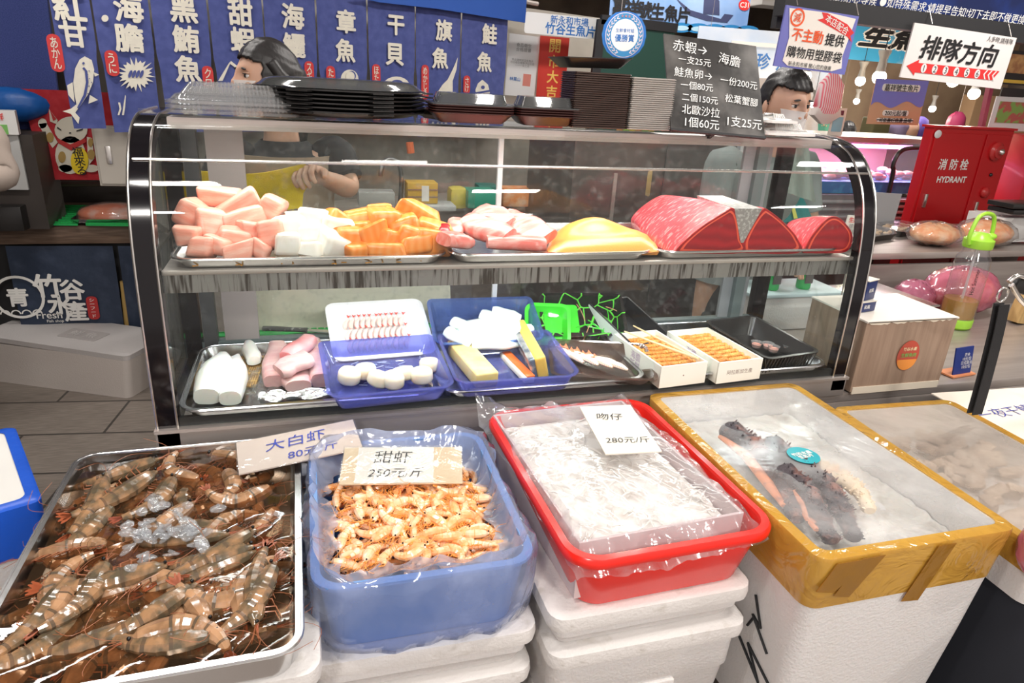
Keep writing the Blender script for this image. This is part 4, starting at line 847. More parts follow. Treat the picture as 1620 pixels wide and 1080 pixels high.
def bagf(u, v):
    x, y = (u-.5)*.41, (v-.5)*.60; e = max(abs(u-.5), abs(v-.5))*2; z = .138 + .005*wr(u, v)
    if e > .80: z -= (e-.80)*.22; x *= 1-.02*(e-.8)*5; z += .010*wr(v*1.3, u*1.7)
    if v < .12: z -= (.12-v)*.14
    if u > .9: z += (u-.9)*.16
    if v > .92 and u < .25: z += (v-.92)*.9*(.25-u)*4; x -= .01
    return Vector((x, y, z))
b = MB(); b.grid(bagf, 60, 80); o = b.out('clear_bag', film('crinkled_clear_bag', (.97, .97, .98), (.95, .95, .96), .10, .05, .10, nz=(10, .45, .70, .45), bump=(9, .55, 1.2))); o.matrix_world = RT @ Matrix.Translation((-.015, .015, .012)) @ Matrix.Rotation(.03, 4, 'Z'); tag(o, 'crinkled clear plastic bag over the whitebait tray in the red tub', 'plastic bag')
M, w_, h_ = frame_pts(P(918, 643, z=.775), P(995, 641, z=.775), P(966, 722, z=.765))
t, w_, h_ = card('price_card', 'cream price card lying on the clear bag in the red tub', (918, 643), (998, 640), (958, 718), (.778, .778, .768), mat('cream_card', (.84, .76, .66), .6), [('吻仔', .45, .74, .5, -.1, .003), ('280元/斤', .52, .24, .8, -.05, 0)], ink_black)
# ------------------------------------------------------------------ taped styrofoam box with king crab legs
tape = film('brown_packing_tape', (.88, .60, .22), (.74, .44, .08), .74, .06, .10, nz=(9, .3, .7, .95), bump=(11, .9, 1.5))
tape2 = film('brown_packing_tape_double', (.7, .4, .1), (.50, .25, .03), .85, .03, .15, bump=(14, .4))
def taped_box(label, film_label, cx, cy, z0, w, d, h, rz, taper, bed, tape_h, fm):
    t = thing('styrofoam_box', label, 'foam box', (cx, cy, z0), rz)
    b = MB(); b.loft([rr(w*taper, d*taper, .03, 0, 5), rr(w*(taper*.5+.5), d*(taper*.5+.5), .03, h*.5, 5), rr(w-.006, d-.006, .03, h, 5), rr(w-.05, d-.05, .02, h, 5), rr(w-.06, d-.06, .02, h-bed, 5)]); b.out('body', foam, t, ang=50)
    if h > .2: MB().box((.02*w, -d*taper/2-.012, .02), (w*.5, .03, .04), bev=.008).out('foot_ledge', foam, t)
    b = MB(); k = (1-taper); e = .0016
    b.loft([rr(w-.004-k*w*tape_h/h*.98+2*e, d-.004-k*d*tape_h/h*.98+2*e, .03, h-tape_h, 5), rr(w-.004+2*e, d-.004+2*e, .031, h-.004, 5), rr(w-.004, d-.004, .03, h+.0035, 5), rr(w-.050, d-.050, .02, h+.004, 5)], cap=False); o = b.out('packing_tape', tape, t, ang=50)
    b = MB(); b.loft([rr(w-.052, d-.052, .02, h+.0025, 5), rr(w-.20, d-.25, .02, h+.0015, 5)], cap=False); b.poly(rr(w-.20, d-.25, .02, h+.0015, 5)); b.out('frosted_film', fm, t, ang=180)
    return t
fr1 = film('frosted_film', (.97, .98, .98), (.86, .86, .86), .06, .04, .16, nz=(4.5, .42, .62, .48), bump=(7, .4))
TB = taped_box('tall styrofoam box sealed with brown tape, king crab legs under its frosted film', '', 1.062, 1.128, .205, .468, .69, .525, .0, .86, .09, .115, fr1)
TBM = WM[TB.name]
# a loose strip of tape crossing the front and the fold of tape at the near left corner
w, d, h = .468, .69, .525
def bx(u, z, e=.003):   # point on the tapered front face
    k = .86 + .14*min(1, z/(h*1.0)); return Vector((u*w/2*k, -d/2*k - e, z))
b = MB(); b.poly([bx(.12, .525), bx(.30, .525), bx(.17, .385), bx(-.02, .39)], (0, -.0008, 0)); b.out('tape_strip', tape2, TB, smooth=False)
b = MB(); b.poly([bx(-.62, .525), bx(-.40, .525), bx(-.62, .43), bx(-.78, .44)], (0, -.0008, 0)); b.out('tape_strip', tape2, TB, smooth=False)
b = MB(); b.poly([bx(-.85, .523), bx(-.50, .523), bx(-.80, .45), bx(-.97, .46)], (0, -.0012, 0)); b.out('tape_strip', tape2, TB, smooth=False)
# handwriting on the left wall of the box
def lx(v, z): k = .86 + .14*z/h; return Vector((-w/2*k - .003, v, z))
strokes([[lx(-.20, .33), lx(-.23, .27), lx(-.20, .28), lx(-.26, .23)], [lx(-.19, .24), lx(-.205, .275)]], ink_black, TB, .003)
strokes([[lx(-.17, .19), lx(-.25, .14), lx(-.20, .20), lx(-.31, .155)]], ink_black, TB, .0032)
# ice bed and legs
random.seed(2)
b = MB(); b.grid(lambda u, v: Vector(((u-.5)*.405, (v-.5)*.625, .445 + .014*math.sin(13*u+3)*math.cos(11*v) + random.uniform(0, .007))), 40, 56); o = b.out('crushed_ice', mat('crushed_ice', (.72, .69, .65), .35, sss=.2, nz=(25, (.50, .46, .42), .5, .75), bump=(70, .7, .004))); o.matrix_world = TBM; tag(o, 'crushed ice bed under the king crab legs', 'ice', kind='stuff')
crab = mat('king_crab_shell', (.05, .038, .045), .4, nz=(30, (.30, .14, .11), .52, .70), bump=(90, 1, .005)); crab_o = mat('crab_leg_underside', (.72, .26, .12), .4, nz=(28, (.35, .16, .12), .5, .65))
def crab_leg(px, r, label, ora=None, z=.712, m=crab):
    t = thing('king_crab_leg', label, 'crab leg', P(*px[0], z=z), group='king crab legs under the frosted film')
    pts = [P(*q, z=z - .004*i) for i, q in enumerate(px)]
    for a, b2, k in zip(pts[:-1], pts[1:], (1, .82, .6, .4)):
        bb = MB(); bb.tube([a, a.lerp(b2, .12), a.lerp(b2, .5), a.lerp(b2, .88), b2], [r*k*.8, r*k*1.08, r*k*.86, r*k, r*k*.66], 12, flat=.75)
        for i in range(34):
            s = random.random(); c = a.lerp(b2, s); dv = (b2-a).normalized(); an = random.uniform(-.2, PI+.2); u = dv.cross(Vector((0, 0, 1))).normalized(); n_ = u*math.cos(an)+Vector((0, 0, 1))*math.sin(an)*.75
            bb.tube([c+n_*r*k*.7, c+n_*r*k*(1.08+.12*random.random())], [.0045*k, .001], 4)
        bb.out('leg_segment', m, t, world=True)
    if ora: MB().tube([P(*q, z=z-.006) for q in ora], [r*.25, r*.42, r*.40, r*.2], 10, flat=.6).out('orange_underside', crab_o, t, world=True)
    return t
crab_leg([(1150, 678), (1200, 712), (1235, 760), (1262, 822)], .034, 'long dark king crab leg on the left of the cluster', [(1140, 690), (1180, 720), (1215, 765), (1240, 800)])
crab_leg([(1235, 745), (1275, 775), (1300, 830), (1318, 856)], .032, 'dark king crab leg in the middle of the cluster', [(1245, 755), (1265, 785), (1282, 820), (1292, 838)], .716)
crab_leg([(1265, 735), (1310, 770), (1335, 815), (1352, 852)], .031, 'dark king crab leg on the right of the cluster', None, .712)
crab_leg([(1215, 700), (1265, 735), (1300, 762)], .032, 'king crab leg running up to the round teal sticker', None, .706)
crab_leg([(1290, 742), (1325, 752), (1360, 776), (1376, 808)], .028, 'cream coloured crab claw right of the dark legs', None, .708, mat('cream_crab_claw', (.82, .66, .48), .4, nz=(20, (.85, .40, .22), .6, .72), bump=(90, .8)))
# teal round sticker lying on the film
st = thing('round_sticker', 'round teal sticker with white writing on the crab leg film', 'sticker', P(1271, 720, z=.7345), .12)
MB().loft([[Vector((r*math.cos(2*PI*i/40), r*math.sin(2*PI*i/40), z)) for i in range(40)] for r, z in ((.036, 0), (.036, .0008))]).out('disc', mat('teal_sticker', (.02, .36, .42), .4), st, smooth=False)
text('竹谷水產\n生魚片', w=.054, m=white_ink, parent=st, z=.0016, bold=.03, ls=.95)
# ------------------------------------------------------------------ second taped box, paper sign, dark bin, pink bag
fr2 = film('frosted_film_warm', (.95, .95, .94), (.82, .74, .66), .35, .05, .2, nz=(4, .4, .65, .72), bump=(6, .6))
T2 = taped_box('lower taped styrofoam box with misted film, behind and right of the crab leg box', '', 1.525, 1.04, .572, .40, .64, .128, -.04, .96, .07, .12, fr2)
o = MB(); random.seed(6)
for i in range(70): o.box((random.uniform(-.15, .15), random.uniform(-.25, .25), .062+random.uniform(0, .03)), (.05, .04, .022), (random.random(), random.random(), random.random()*3), bev=.008, jit=.15)
q = o.out('frozen_lumps', mat('frozen_fish', (.60, .48, .38), .4, nz=(9, (.35, .26, .22), .4, .7))); q.matrix_world = WM[T2.name]; tag(q, 'pale frozen seafood lumps under the misted film of the lower taped box', 'frozen seafood', kind='stuff')
dk = mat('black_cloth', (.012, .014, .022), .8)
bn = thing('dark_bin', 'dark navy covered crate right of the crab leg box', 'crate', (1.80, 1.04, 0))
MB().box((0, 0, .285), (.94, .78, .57), bev=.02).out('cloth_cover', dk, bn)
M, w_, h_ = frame_pts(P(1448, 655, z=.722), P(1592, 624, z=.722), P(1600, 745, z=.722))
ps = foam_box('styrofoam box carrying the handwritten paper sign', 1.955, 1.13, .572, .40, .50, .122, -.04, lid=True, slots=False)
a = Vector((1.72, 1.40, .700)); b2 = Vector((2.13, 1.38, .700)); c = Vector((1.70, .93, .700)); M, w_, h_ = frame_pts(a, b2, c)
t = thing('paper_sign', 'large paper sign with blue handwriting lying on the box at the right edge', 'paper sign', mtx=M)
MB().box((w_/2, h_/2, -.001), (w_, h_, .003)).out('sheet', mat('cream_paper', (.84, .76, .66), .7), t, smooth=False)
M2 = Matrix.Translation((w_*.42, h_*.72, 0)) @ Matrix.Rotation(.1, 4, 'Z'); text('一夜干鯖魚片', w=w_*.75, mtx=M2, m=ink_blue, parent=t, bold=-.008, name='handwriting')
text('一片60', w=w_*.7, c=(w_*.45, h_*.36), m=ink_blue, parent=t, bold=-.008, rot=-.1, name='handwriting')
t = thing('pink_bag', 'translucent pink plastic bag with white print at the right edge', 'plastic bag', P(1645, 905, y=.74))
MB().tube([(0, 0, .10), (.02, -.01, .15), (.05, -.01, .18)], [.03, .014, .02], 10).sph((0, 0, .055), .062, (.80, .8, 1.15), 24).jit(.0035).out('bag_body', film('pink_film', (.98, .72, .76), (.82, .30, .42), .55, .08, .12, nz=(8, .4, .6, .9), bump=(9, .9, 1.2)), t, ang=60)
# strap with ring and clamp
t = thing('black_strap', 'black webbing strap hanging from a steel ring and clamp', 'strap', (1.66, 1.2, .74))
sp = [P(1590, 482, y=1.20), P(1580, 530, y=1.20), P(1562, 600, y=1.20), P(1546, 656, y=1.20)]
b = MB(); dx = Vector((.0165, 0, 0))
for off in (0, .012):
    b.loft([[p-dx+Vector((-.3*off, off, 0)), p+dx+Vector((-.3*off, off, 0)), p+dx+Vector((-.3*off, off+.0025, 0)), p-dx+Vector((-.3*off, off+.0025, 0))] for p in spline(sp, 5)])
b.out('webbing', mat('black_webbing', (.012, .012, .014), .75, bump=(300, .4)), t, world=True)
rc = P(1586, 466, y=1.20)
MB().tube([rc+Vector((.016*math.cos(a_), 0, .018*math.sin(a_))) for a_ in [2*PI*i/24 for i in range(25)]], .0022, 8).out('steel_ring', silver, t, world=True)
MB().tube(spline([P(1600, 450, y=1.2), P(1615, 474, y=1.2), P(1640, 496, y=1.2)], 5), .0065, 10).tube(spline([P(1596, 446, y=1.2), P(1612, 436, y=1.2), P(1640, 446, y=1.2)], 5), .006, 10).out('clamp', silver, t, world=True)
MB().box(P(1614, 452, y=1.22), (.05, .02, .035), (0, .3, 0), bev=.006).out('clamp_grip', black_plastic, t, world=True)
tag(MB().tube([P(1640, 446, y=1.2), P(1700, 430, y=1.25)], .006, 8).tube([P(1700, 430, y=1.25), (2.05, 1.25, 1.0), (2.05, 1.25, .70)], .008, 8).out('hook_stand', steel), 'steel hook stand holding the strap clamp just past the right edge', 'stand')
# ------------------------------------------------------------------ box with blue tape at the left edge, box by the far counter
t = thing('styrofoam_box', 'styrofoam box with blue tape round its lid at the left edge of the aisle', 'foam box', (-1.0, 1.58, 0), -.28)
w, d, h = .62, .42, .56
Mx = Matrix.Translation((-.985, 1.585, 0)) @ Matrix.Rotation(math.radians(25), 4, 'Z'); t.matrix_world = Mx; WM[t.name] = Mx
b = MB(); b.loft([rr(w*.93, d*.93, .02, 0, 4), rr(w, d, .02, h, 4)]); b.out('body', foam, t)
bluet = mat('blue_tape', (.01, .10, .62), .35, bump=(20, .6, .004))
b = MB(); b.loft([rr(w*.983+.004, d*.983+.004, .02, h-.13, 4), rr(w+.004, d+.004, .021, h-.001, 4), rr(w-.01, d-.01, .02, h+.004, 4), rr(w-.05, d-.05, .02, h+.004, 4)], cap=False); b.out('blue_tape', bluet, t)
MB().poly(rr(w-.03, d-.03, .02, h+.002, 4)).out('paper_label', paper, t, smooth=False)
text('鮮魚', w=.12, mtx=Matrix.Translation((.14, -.12, h+.0035)) @ Matrix.Rotation(.6, 4, 'Z'), z=0, m=ink_black, parent=t, name='handwriting')
MM = Matrix.Translation((w/2*.965+.0065, -.02, h*.42)) @ Matrix.Rotation(PI/2, 4, 'Z') @ Matrix.Rotation(PI/2, 4, 'X')
strokes([[(-.10, .09), (-.085, .10), (-.07, .09), (-.085, .08), (-.10, .09)], [(-.12, .03), (-.10, .06), (-.095, .03), (-.07, .06), (-.06, .02)], [(-.02, -.02), (-.06, -.04), (-.02, -.07), (-.02, -.02)]], ink_black, t, .003); q = kids(t)[-1]
[o for o in kids(t) if o.name.startswith('handwriting')][-1].data.transform(MM)
a = P(22, 603, z=0); b2 = P(240, 632, z=0); c = (a+b2)/2; an = math.atan2(b2.y-a.y, b2.x-a.x)
t = thing('styrofoam_box', 'closed white styrofoam box on the floor in front of the blue shop banner', 'foam box', (c.x-.03-math.sin(an)*.0, c.y+.17, 0), an)
L2 = (b2-a).length; W_ = L2+.06
b = MB(); b.loft([rr(L2, .32, .03, 0, 5), rr(W_, .34, .03, .205, 5)]); b.out('body', mat('offwhite_styrofoam', (.72, .66, .62), .7, bump=(150, .4, .003)), t)  # a touch warmer white than the other foam boxes
b = MB(); b.loft([rr(W_-.01, .34, .03, .207, 5), rr(W_-.01, .34, .03, .230, 5), rr(W_-.03, .32, .03, .235, 5)]); o = b.out('lid', mat('grey_styrofoam_lid', (.56, .53, .52), .7, bump=(150, .4, .003)), t); o.rotation_euler.y = .025
MB().loft([rr(.20, .11, .01, .2345, 3, .05, -.02), rr(.20, .11, .01, .2380, 3, .05, -.02)]).out('printed_panel', mat('faded_print', (.45, .42, .41), .7), o)
text('鮮 魚', w=.14, c=(.05, -.02), z=.2395, m=mat('faded_white_print', (.66, .63, .61), .7), parent=o)
# ------------------------------------------------------------------ items on the counter right of the case
vn = mat('wood_veneer', (.36, .25, .18), .5, nz=(7, (.26, .17, .12), .35, .7), stretch=(9, 9, .7))
t = thing('veneer_box', 'brown wood veneer box with a peeling white top and a round red sticker', 'box', (1.695, 1.62, .666), .0)
MB().box((0, 0, .115), (.335, .24, .222), bev=.002).out('body', vn, t, smooth=False)
MB().box((0, 0, .228), (.338, .245, .005)).out('white_top', mat('peeling_white_top', (.80, .74, .66), .5), t, smooth=False)
random.seed(5); MB().box((0, -.121, .010), (.325, .004, .022)).out('bottom_edge', mat('chipped_board', (.72, .64, .52), .7), t, smooth=False)
b = MB(); pe_ = [(-.168, .228)] + [(-.168+i*.012, .228-random.uniform(.002, .010)) for i in range(1, 28)] + [(.168, .228)]; b.poly([Vector((x, -.1225, z)) for x, z in pe_], (0, .002, 0)); b.out('peeling_edge', MATS['chipped_board'], t, smooth=False)
Ms = Matrix.Translation((.012, -.1225, .115)) @ Matrix.Rotation(PI/2, 4, 'X')
s = MB(); s.poly([Ms @ Vector((.040*math.cos(2*PI*i/40), .048*math.sin(2*PI*i/40), 0)) for i in range(40)], (0, -.0008, 0)); s = s.out('round_sticker', mat('red_brown_sticker', (.50, .06, .03), .4), t, smooth=False)
MB().poly([Ms @ Vector((.036*math.cos(a_), -.012+.034*math.sin(a_)-.001, .0012)) for a_ in [PI+PI*i/20 for i in range(21)]]).out('orange_arc', mat('orange_print', (.85, .30, .05), .5), s, smooth=False)
text('竹谷水產', w=.05, c=(0, .022), mtx=Ms, m=mat('cream_print', (.9, .8, .5), .5), parent=s, z=.002); text('生鮮魚肉', w=.056, c=(0, .002), mtx=Ms, m=mat('green_print', (.2, .5, .12), .5), parent=s, z=.002)
nv = mat('navy_box', (.015, .03, .13), .35)
for i, (c, r_, lab) in enumerate((((1.585, 1.60, .8975), .2, 'flat navy sauce box lying on the veneer box'), ((1.592, 1.61, .9315), .35, 'navy and cream sauce box standing on the flat one'))):
    t = thing('sauce_box', lab, 'box', c, r_, 'navy sauce boxes on the veneer box'); hh = .033 if i == 0 else .062
    MB().box((0, 0, hh/2), (.075 if i == 0 else .055, .05, hh), bev=.003).out('carton', nv, t)
    MB().box((0, .0, hh-.001), (.078 if i == 0 else .058, .053, .003)).out('pale_edge', mat('cream_edge', (.75, .7, .6), .5), t, smooth=False)
    text('和風', w=.026, m=white_ink, parent=t, mtx=Matrix.Translation((-.005, -.026, hh/2)) @ Matrix.Rotation(PI/2, 4, 'X'), z=.0006)
t = thing('tent_card', 'small navy card with white writing on an orange base beside the veneer box', 'card', (P(1512, 590, z=.667)), .12)
MB().box((0, 0, .003), (.11, .06, .005)).out('orange_base', mat('orange_base', (.75, .28, .12), .5), t, smooth=False)
MB().box((0, -.01, .05), (.085, .004, .09), (-.15, 0, 0)).out('card_face', mat('navy_card', (.01, .03, .20), .4), t, smooth=False)
text('芥末\n10元/包\n日式醬油\n10元/包', w=.05, c=(.012, 0), m=white_ink, parent=t, mtx=Matrix.Translation((0, -.0145, .05)) @ Matrix.Rotation(PI/2-.15, 4, 'X'), z=.0, bold=.005)
# big water bottle
c = P(1508, 515, z=.667); c = Vector((c.x, c.y, .666)); lime = mat('lime_plastic', (.38, .72, .06), .3, sss=.1)
t = thing('water_bottle', 'large clear bottle with lime green cap and handle, half full of yellow tea', 'bottle', c, .15)
R_ = .062
MB().lathe([(R_*.96, .035), (R_, .05), (R_, .25), (R_*.95, .28), (R_*.72, .305), (R_*.70, .325)], n=36, cap=False).out('clear_body', film('bottle_clear', (.95, .96, .97), (.9, .9, .95), .05, .06, .06), t)
MB().lathe([(R_*.86, 0), (R_*.98, .008), (R_*1.0, .035), (R_*.97, .042)], n=36).out('green_foot', lime, t)
MB().lathe([(R_*.93, .044), (R_*.95, .05), (R_*.95, .115), (.001, .116)], n=36).out('tea', film('yellow_tea', (.90, .66, .16), (.80, .52, .06), .45, .05, .05), t)
MB().lathe([(R_*.80, .320), (R_*.84, .325), (R_*.84, .352), (R_*.6, .362), (R_*.45, .376), (.001, .380)], n=36).out('cap', lime, t)
MB().sph((.035, -.02, .366), .020, (1.2, .8, .6)).out('spout_lid', lime, t)
MB().tube(spline([(-.058, 0, .335), (-.066, 0, .37), (-.05, 0, .43), (-.02, 0, .448), (.02, 0, .448), (.052, 0, .43), (.066, 0, .37), (.060, 0, .335)], 6), .0075, 10).out('carry_handle', lime, t)
MB().tube([(.004, 0, .06), (.01, .004, .31)], .005, 8).out('straw', film('straw_clear', (.95, .95, .95), (.9, .9, .92), .4, .05, .1), t)
text('Hot Summer', w=.10, m=ink_black, parent=t, mtx=Matrix.Translation((-.040, -.053, .20)) @ Matrix.Rotation(-.62, 4, 'Z') @ Matrix.Rotation(PI/2, 4, 'X') @ Matrix.Rotation(PI/2, 4, 'Z'), z=0)
def lump_bag(name, label, cat, loc, sc, m, inner=None, n=28, jit=.006, rz=0):
    t = thing(name, label, cat, loc, rz); 
    if inner: MB().sph((0, 0, sc[2]*.48), 1, (sc[0]*.43, sc[1]*.43, sc[2]*.45), 18).jit(.004).out('contents', inner, t)
    random.seed(int(loc[0]*100)); b = MB(); b.sph((0, 0, sc[2]*.5), 1, (sc[0]*.5, sc[1]*.5, sc[2]*.5), n).jit(jit); b.out('bag_skin', m, t, ang=180); return t
pkf = film('magenta_bag', (.97, .66, .76), (.80, .28, .42), .42, .08, .14, nz=(7, .35, .65, .9), bump=(8, .9, 1.2)); org = mat('orange_snack', (.85, .30, .10), .5, nz=(22, (.92, .55, .30), .4, .65), bump=(40, 1, .006))
clr = film('crinkly_clear', (.97, .97, .97), (.95, .93, .93), .10, .07, .1, nz=(10, .5, .7, .35), bump=(9, .7, 1.3))
lump_bag('pink_bag', 'magenta plastic bag of goods behind the water bottle', 'plastic bag', (2.60, 2.12, .667), (.36, .22, .20), pkf, org)
lump_bag('pink_bag', 'magenta bag leaning left of the water bottle', 'plastic bag', (2.36, 2.12, .667), (.16, .16, .15), pkf, None)
t = thing('packing_bench', 'steel bench behind the water bottle carrying packed goods', 'counter', (3.0, 2.75, 0)); MB().box((3.23, 2.72, .84), (1.94, .62, .03), .0, bev=.004).box((3.23, 2.42, .40), (1.9, .02, .80)).out('worktop', steel, t, world=True)
tag(lump_bag('snack_bag', 'clear bag of orange shreds on the bench, left one', 'snack bag', (2.86, 2.55, .856), (.30, .22, .11), clr, org, rz=.2), None, None, 'clear bags of orange shreds')
tag(lump_bag('snack_bag', 'clear bag of orange shreds on the bench behind the bottle handle', 'snack bag', (3.14, 2.52, .856), (.30, .22, .13), clr, org, rz=-.1), None, None, 'clear bags of orange shreds')
lump_bag('clear_bag', 'crinkly empty clear bag at the right end of the bench', 'plastic bag', (3.36, 2.60, .856), (.26, .24, .17), clr, None)
for i, (x, y, r_) in enumerate(((2.34, 2.56, .35), (2.62, 2.70, .3), (2.90, 2.80, .3), (2.44, 2.80, .25))):
    t = thing('packed_tray', ['black tray of packed snacks nearest the display case', 'black tray of packed snacks in the middle of the bench', 'black tray of packed snacks near the fire cabinet', 'black tray of packed snacks at the back of the bench'][i], 'tray', (x, y, .856), r_, 'black snack trays on the bench')
    MB().loft([rr(.22, .13, .02, 0, 3), rr(.25, .16, .025, .03, 3), rr(.24, .15, .02, .03, 3), rr(.21, .12, .02, .004, 3)]).out('tray_body', black_plastic, t)
    b = MB(); random.seed(i)
    for k in range(40): b.sph((random.uniform(-.10, .10), random.uniform(-.05, .05), .025+random.uniform(0, .01)), .014, (1, .8, .6), 6)
    q = b.out('snacks', mat('beige_snack', (.62, .42, .26), .5, nz=(25, (.8, .62, .42), .4, .6)), t); q['kind'] = 'stuff'
    MB().loft([rr(.245, .155, .02, .031, 3), rr(.22, .13, .02, .050, 3)], cap=True).out('clear_wrap', clr, t)
t = thing('skewer_bundle', 'bundle of pale bamboo skewers standing in a clear sleeve right of the bottle', 'skewers', (2.80, 1.98, .667), .1)
MB().box((0, 0, .13), (.075, .05, .26), (0, .16, 0)).out('skewers', mat('skewer_wood', (.68, .46, .20), .5, nz=(40, (.52, .33, .13), .4, .6), stretch=(1, 1, .05)), t, smooth=False)
t = thing('clear_tub', 'clear plastic tub of dark goods at the right end of the counter', 'tub', (2.98, 1.86, .667), 0)
MB().loft([rr(.24, .16, .02, 0, 4), rr(.27, .19, .02, .14, 4)], cap=False).out('tub_wall', clear_thick, t); MB().box((0, 0, .05), (.22, .14, .09), bev=.01).jit(.002).out('dark_goods', mat('dark_goods', (.10, .07, .05), .6, nz=(30, (.35, .22, .12), .5, .6)), t)
t = thing('kitchen_scale', 'steel scale with a blue body standing behind the veneer box', 'scale', (2.06, 2.02, .667), .05)
MB().box((0, 0, .045), (.26, .24, .07), bev=.008).out('scale_body', mat('scale_blue', (.05, .14, .38), .4), t); MB().box((0, 0, .125), (.32, .30, .008), bev=.003).out('pan', silver, t); MB().box((0, 0, .10), (.06, .06, .045)).out('post', steel, t); MB().box((0, -.121, .045), (.16, .004, .045)).out('display', mat('dark_display', (.03, .02, .05), .2), t, smooth=False)
# foam block with two green bottles behind the case end glass
t = thing('styrofoam_box', 'low styrofoam box behind the right end of the case carrying two green bottles', 'foam box', (1.72, 2.10, .667), 0)
t.location.z = .667; WM[t.name] = t.matrix_world.copy()
MB().box((0, .02, .065), (.38, .18, .13), bev=.008).out('body', foam, t)
MB().box((0, .02, .137), (.40, .20, .014), bev=.004).out('lid', mat('pale_blue_lid', (.55, .68, .72), .5), t)
gb = None
for i, px in enumerate((1238, 1292)):
    x = 1.64 + .14*i; lab = ['green squeeze bottle on the left, seen through the end glass', 'green squeeze bottle on the right, seen through the end glass'][i]
    M = Matrix.Translation((x, 2.09, .8115))
    if gb is None:
        gb = thing('green_bottle', lab, 'bottle', mtx=M, group='green bottles behind the case'); MB().lathe([(.024, 0), (.027, .005), (.027, .11), (.018, .14), (.010, .155), (.009, .18)], n=20).out('bottle_body', mat('green_bottle', (.02, .45, .09), .2, coat=.4), gb); MB().box((0, -.026, .055), (.034, .004, .06), bev=.001).out('paper_label', mat('dark_label', (.12, .10, .10), .5), gb)
    else: dup(gb, M, lab)
# ================================================================== ON TOP OF THE CASE
ZT = 1.3905
def on_top(px, py): p = P(px, py, z=ZT); return Vector((p.x, p.y, ZT))
def lid_box(label, c, w, d, h, rz, m, grp, two=True, name='clear_container', ribs=.009):
    t = thing(name, label, 'container', c, rz, grp)
    b = MB(); b.loft([rr(w, d, .02, 0, 3), rr(w, d, .02, .006, 3), rr(w-.02, d-.02, .02, .008, 3), rr(w-.045, d-.045, .02, h*.42, 3), rr(w-.03, d-.03, .02, h*.44, 3), rr(w-.055, d-.055, .02, h*.5, 3), rr(w-.09, d-.08, .02, h, 3), rr(w-.11, d-.10, .015, h, 3), rr(w-.12, d-.11, .015, h-.004, 3)]); b.out('lid', m, t, ang=30)
    rb = MB(); n = int((w-.06)/ribs)
    for i in range(n):
        x = -(w-.06)/2 + (i+.5)*(w-.06)/n
        for s in (-1, 1): rb.tube([(x, s*(d/2-.010), .008), (x, s*(d/2-.021), h*.42)], .0018, 4); rb.tube([(x*.93, s*(d/2-.027), h*.5), (x*.85, s*(d/2-.039), h)], .0018, 4)
    n = int((d-.06)/ribs)
    for i in range(n):
        y = -(d-.06)/2 + (i+.5)*(d-.06)/n
        for s in (-1, 1): rb.tube([(s*(w/2-.010), y, .008), (s*(w/2-.021), y, h*.42)], .0018, 4)
    o = rb.out('ribs', m, t); o['kind'] = 'stuff'; return t
a = on_top(262, 196); b2 = on_top(438, 194)
for i in range(3): lid_box(['lowest ribbed clear food container lid on the left end of the case', 'middle ribbed clear lid of the three on the left end', 'topmost ribbed clear lid, nested on the others at the left end'][i], (-.15, 1.765, ZT+.010*i), .275, .20, .042, -.03, clear_thick, 'nested clear lids on the left of the case')
# round black party trays
c = P(590, 178, y=1.76); rtp = None
for i in range(6):
    M = Matrix.Translation((.085, 1.83, ZT+.009*i)) @ Matrix.Rotation(.4*i*0, 4, 'Z')
    if rtp is None:
        rtp = thing('round_tray', 'round black plastic serving tray in the nested stack on the case', 'tray', mtx=M, group='nested round black trays'); R_ = .205
        MB().lathe([(R_*.62, 0), (R_*.80, .002), (R_*.97, .012), (R_, .014), (R_*1.0, .017), (R_*.95, .016), (R_*.80, .006), (.001, .005)], n=64).out('dish', black_plastic, rtp)
        b = MB()
        for a_ in (-2.05, -1.2, PI-.1, .05): b.box((R_*1.01*math.cos(a_), R_*1.01*math.sin(a_), .013), (.034, .05, .003), a_)
        b = b.out('grip_tabs', black_plastic, rtp, smooth=False); b['kind'] = 'stuff'
    else: dup(rtp, M)
M = Matrix.Translation((.085, 1.83, ZT+.048)); t = thing('domed_lid', 'smoky clear domed lid on the round black trays', 'lid', mtx=M)
MB().lathe([(.198, .016), (.19, .020), (.18, .028), (.165, .034), (.001, .036)], n=64).out('dome', film('smoky_lid', (.45, .46, .46), (.25, .26, .26), .35, .08, .08), t)
def black_box(label, c, w, d, h, rz, grp, tilt=0, n=1, m=black_plastic):
    t = thing('black_container', label, 'container', c, (0, tilt, rz), grp)
    b = MB(); b.loft([rr(w-.05, d-.05, .01, 0, 3), rr(w-.04, d-.04, .012, .004, 3), rr(w-.006, d-.006, .014, h, 3), rr(w, d, .016, h, 3), rr(w, d, .016, h+.002, 3), rr(w-.012, d-.012, .012, h+.002, 3), rr(w-.05, d-.05, .01, .005, 3)]); b.out('container_body', m, t, ang=30); return t
def nested(lab, px, py, y, w, d, h, n, step, rz, grp, m=black_plastic, lid=None):
    x = P(px, py, y=y).x; r0 = None
    for i in range(n):
        M = Matrix.Translation((x, y, ZT+.0005+step*i)) @ Matrix.Rotation(rz, 4, 'Z')
        if r0 is None: r0 = black_box(lab, (x, y, ZT), w, d, h, rz, grp, m=m); r0.matrix_world = M; WM[r0.name] = M.copy()
        else: dup(r0, M)
    if lid:
        t = thing('container_lid', lid, 'lid', (x, y, ZT+step*n+h-step+.003), rz)
        MB().loft([rr(w, d, .016, 0, 3), rr(w, d, .016, .003, 3), rr(w-.03, d-.03, .014, .004, 3), rr(w-.045, d-.045, .012, .026, 3), rr(w-.06, d-.06, .01, .026, 3)]).out('lid_shell', film('smoky_lid', (.45, .46, .46), (.25, .26, .26), .35, .08, .08), t, ang=30)
red_black = mat('black_red_plastic', (.045, .014, .012), .28)
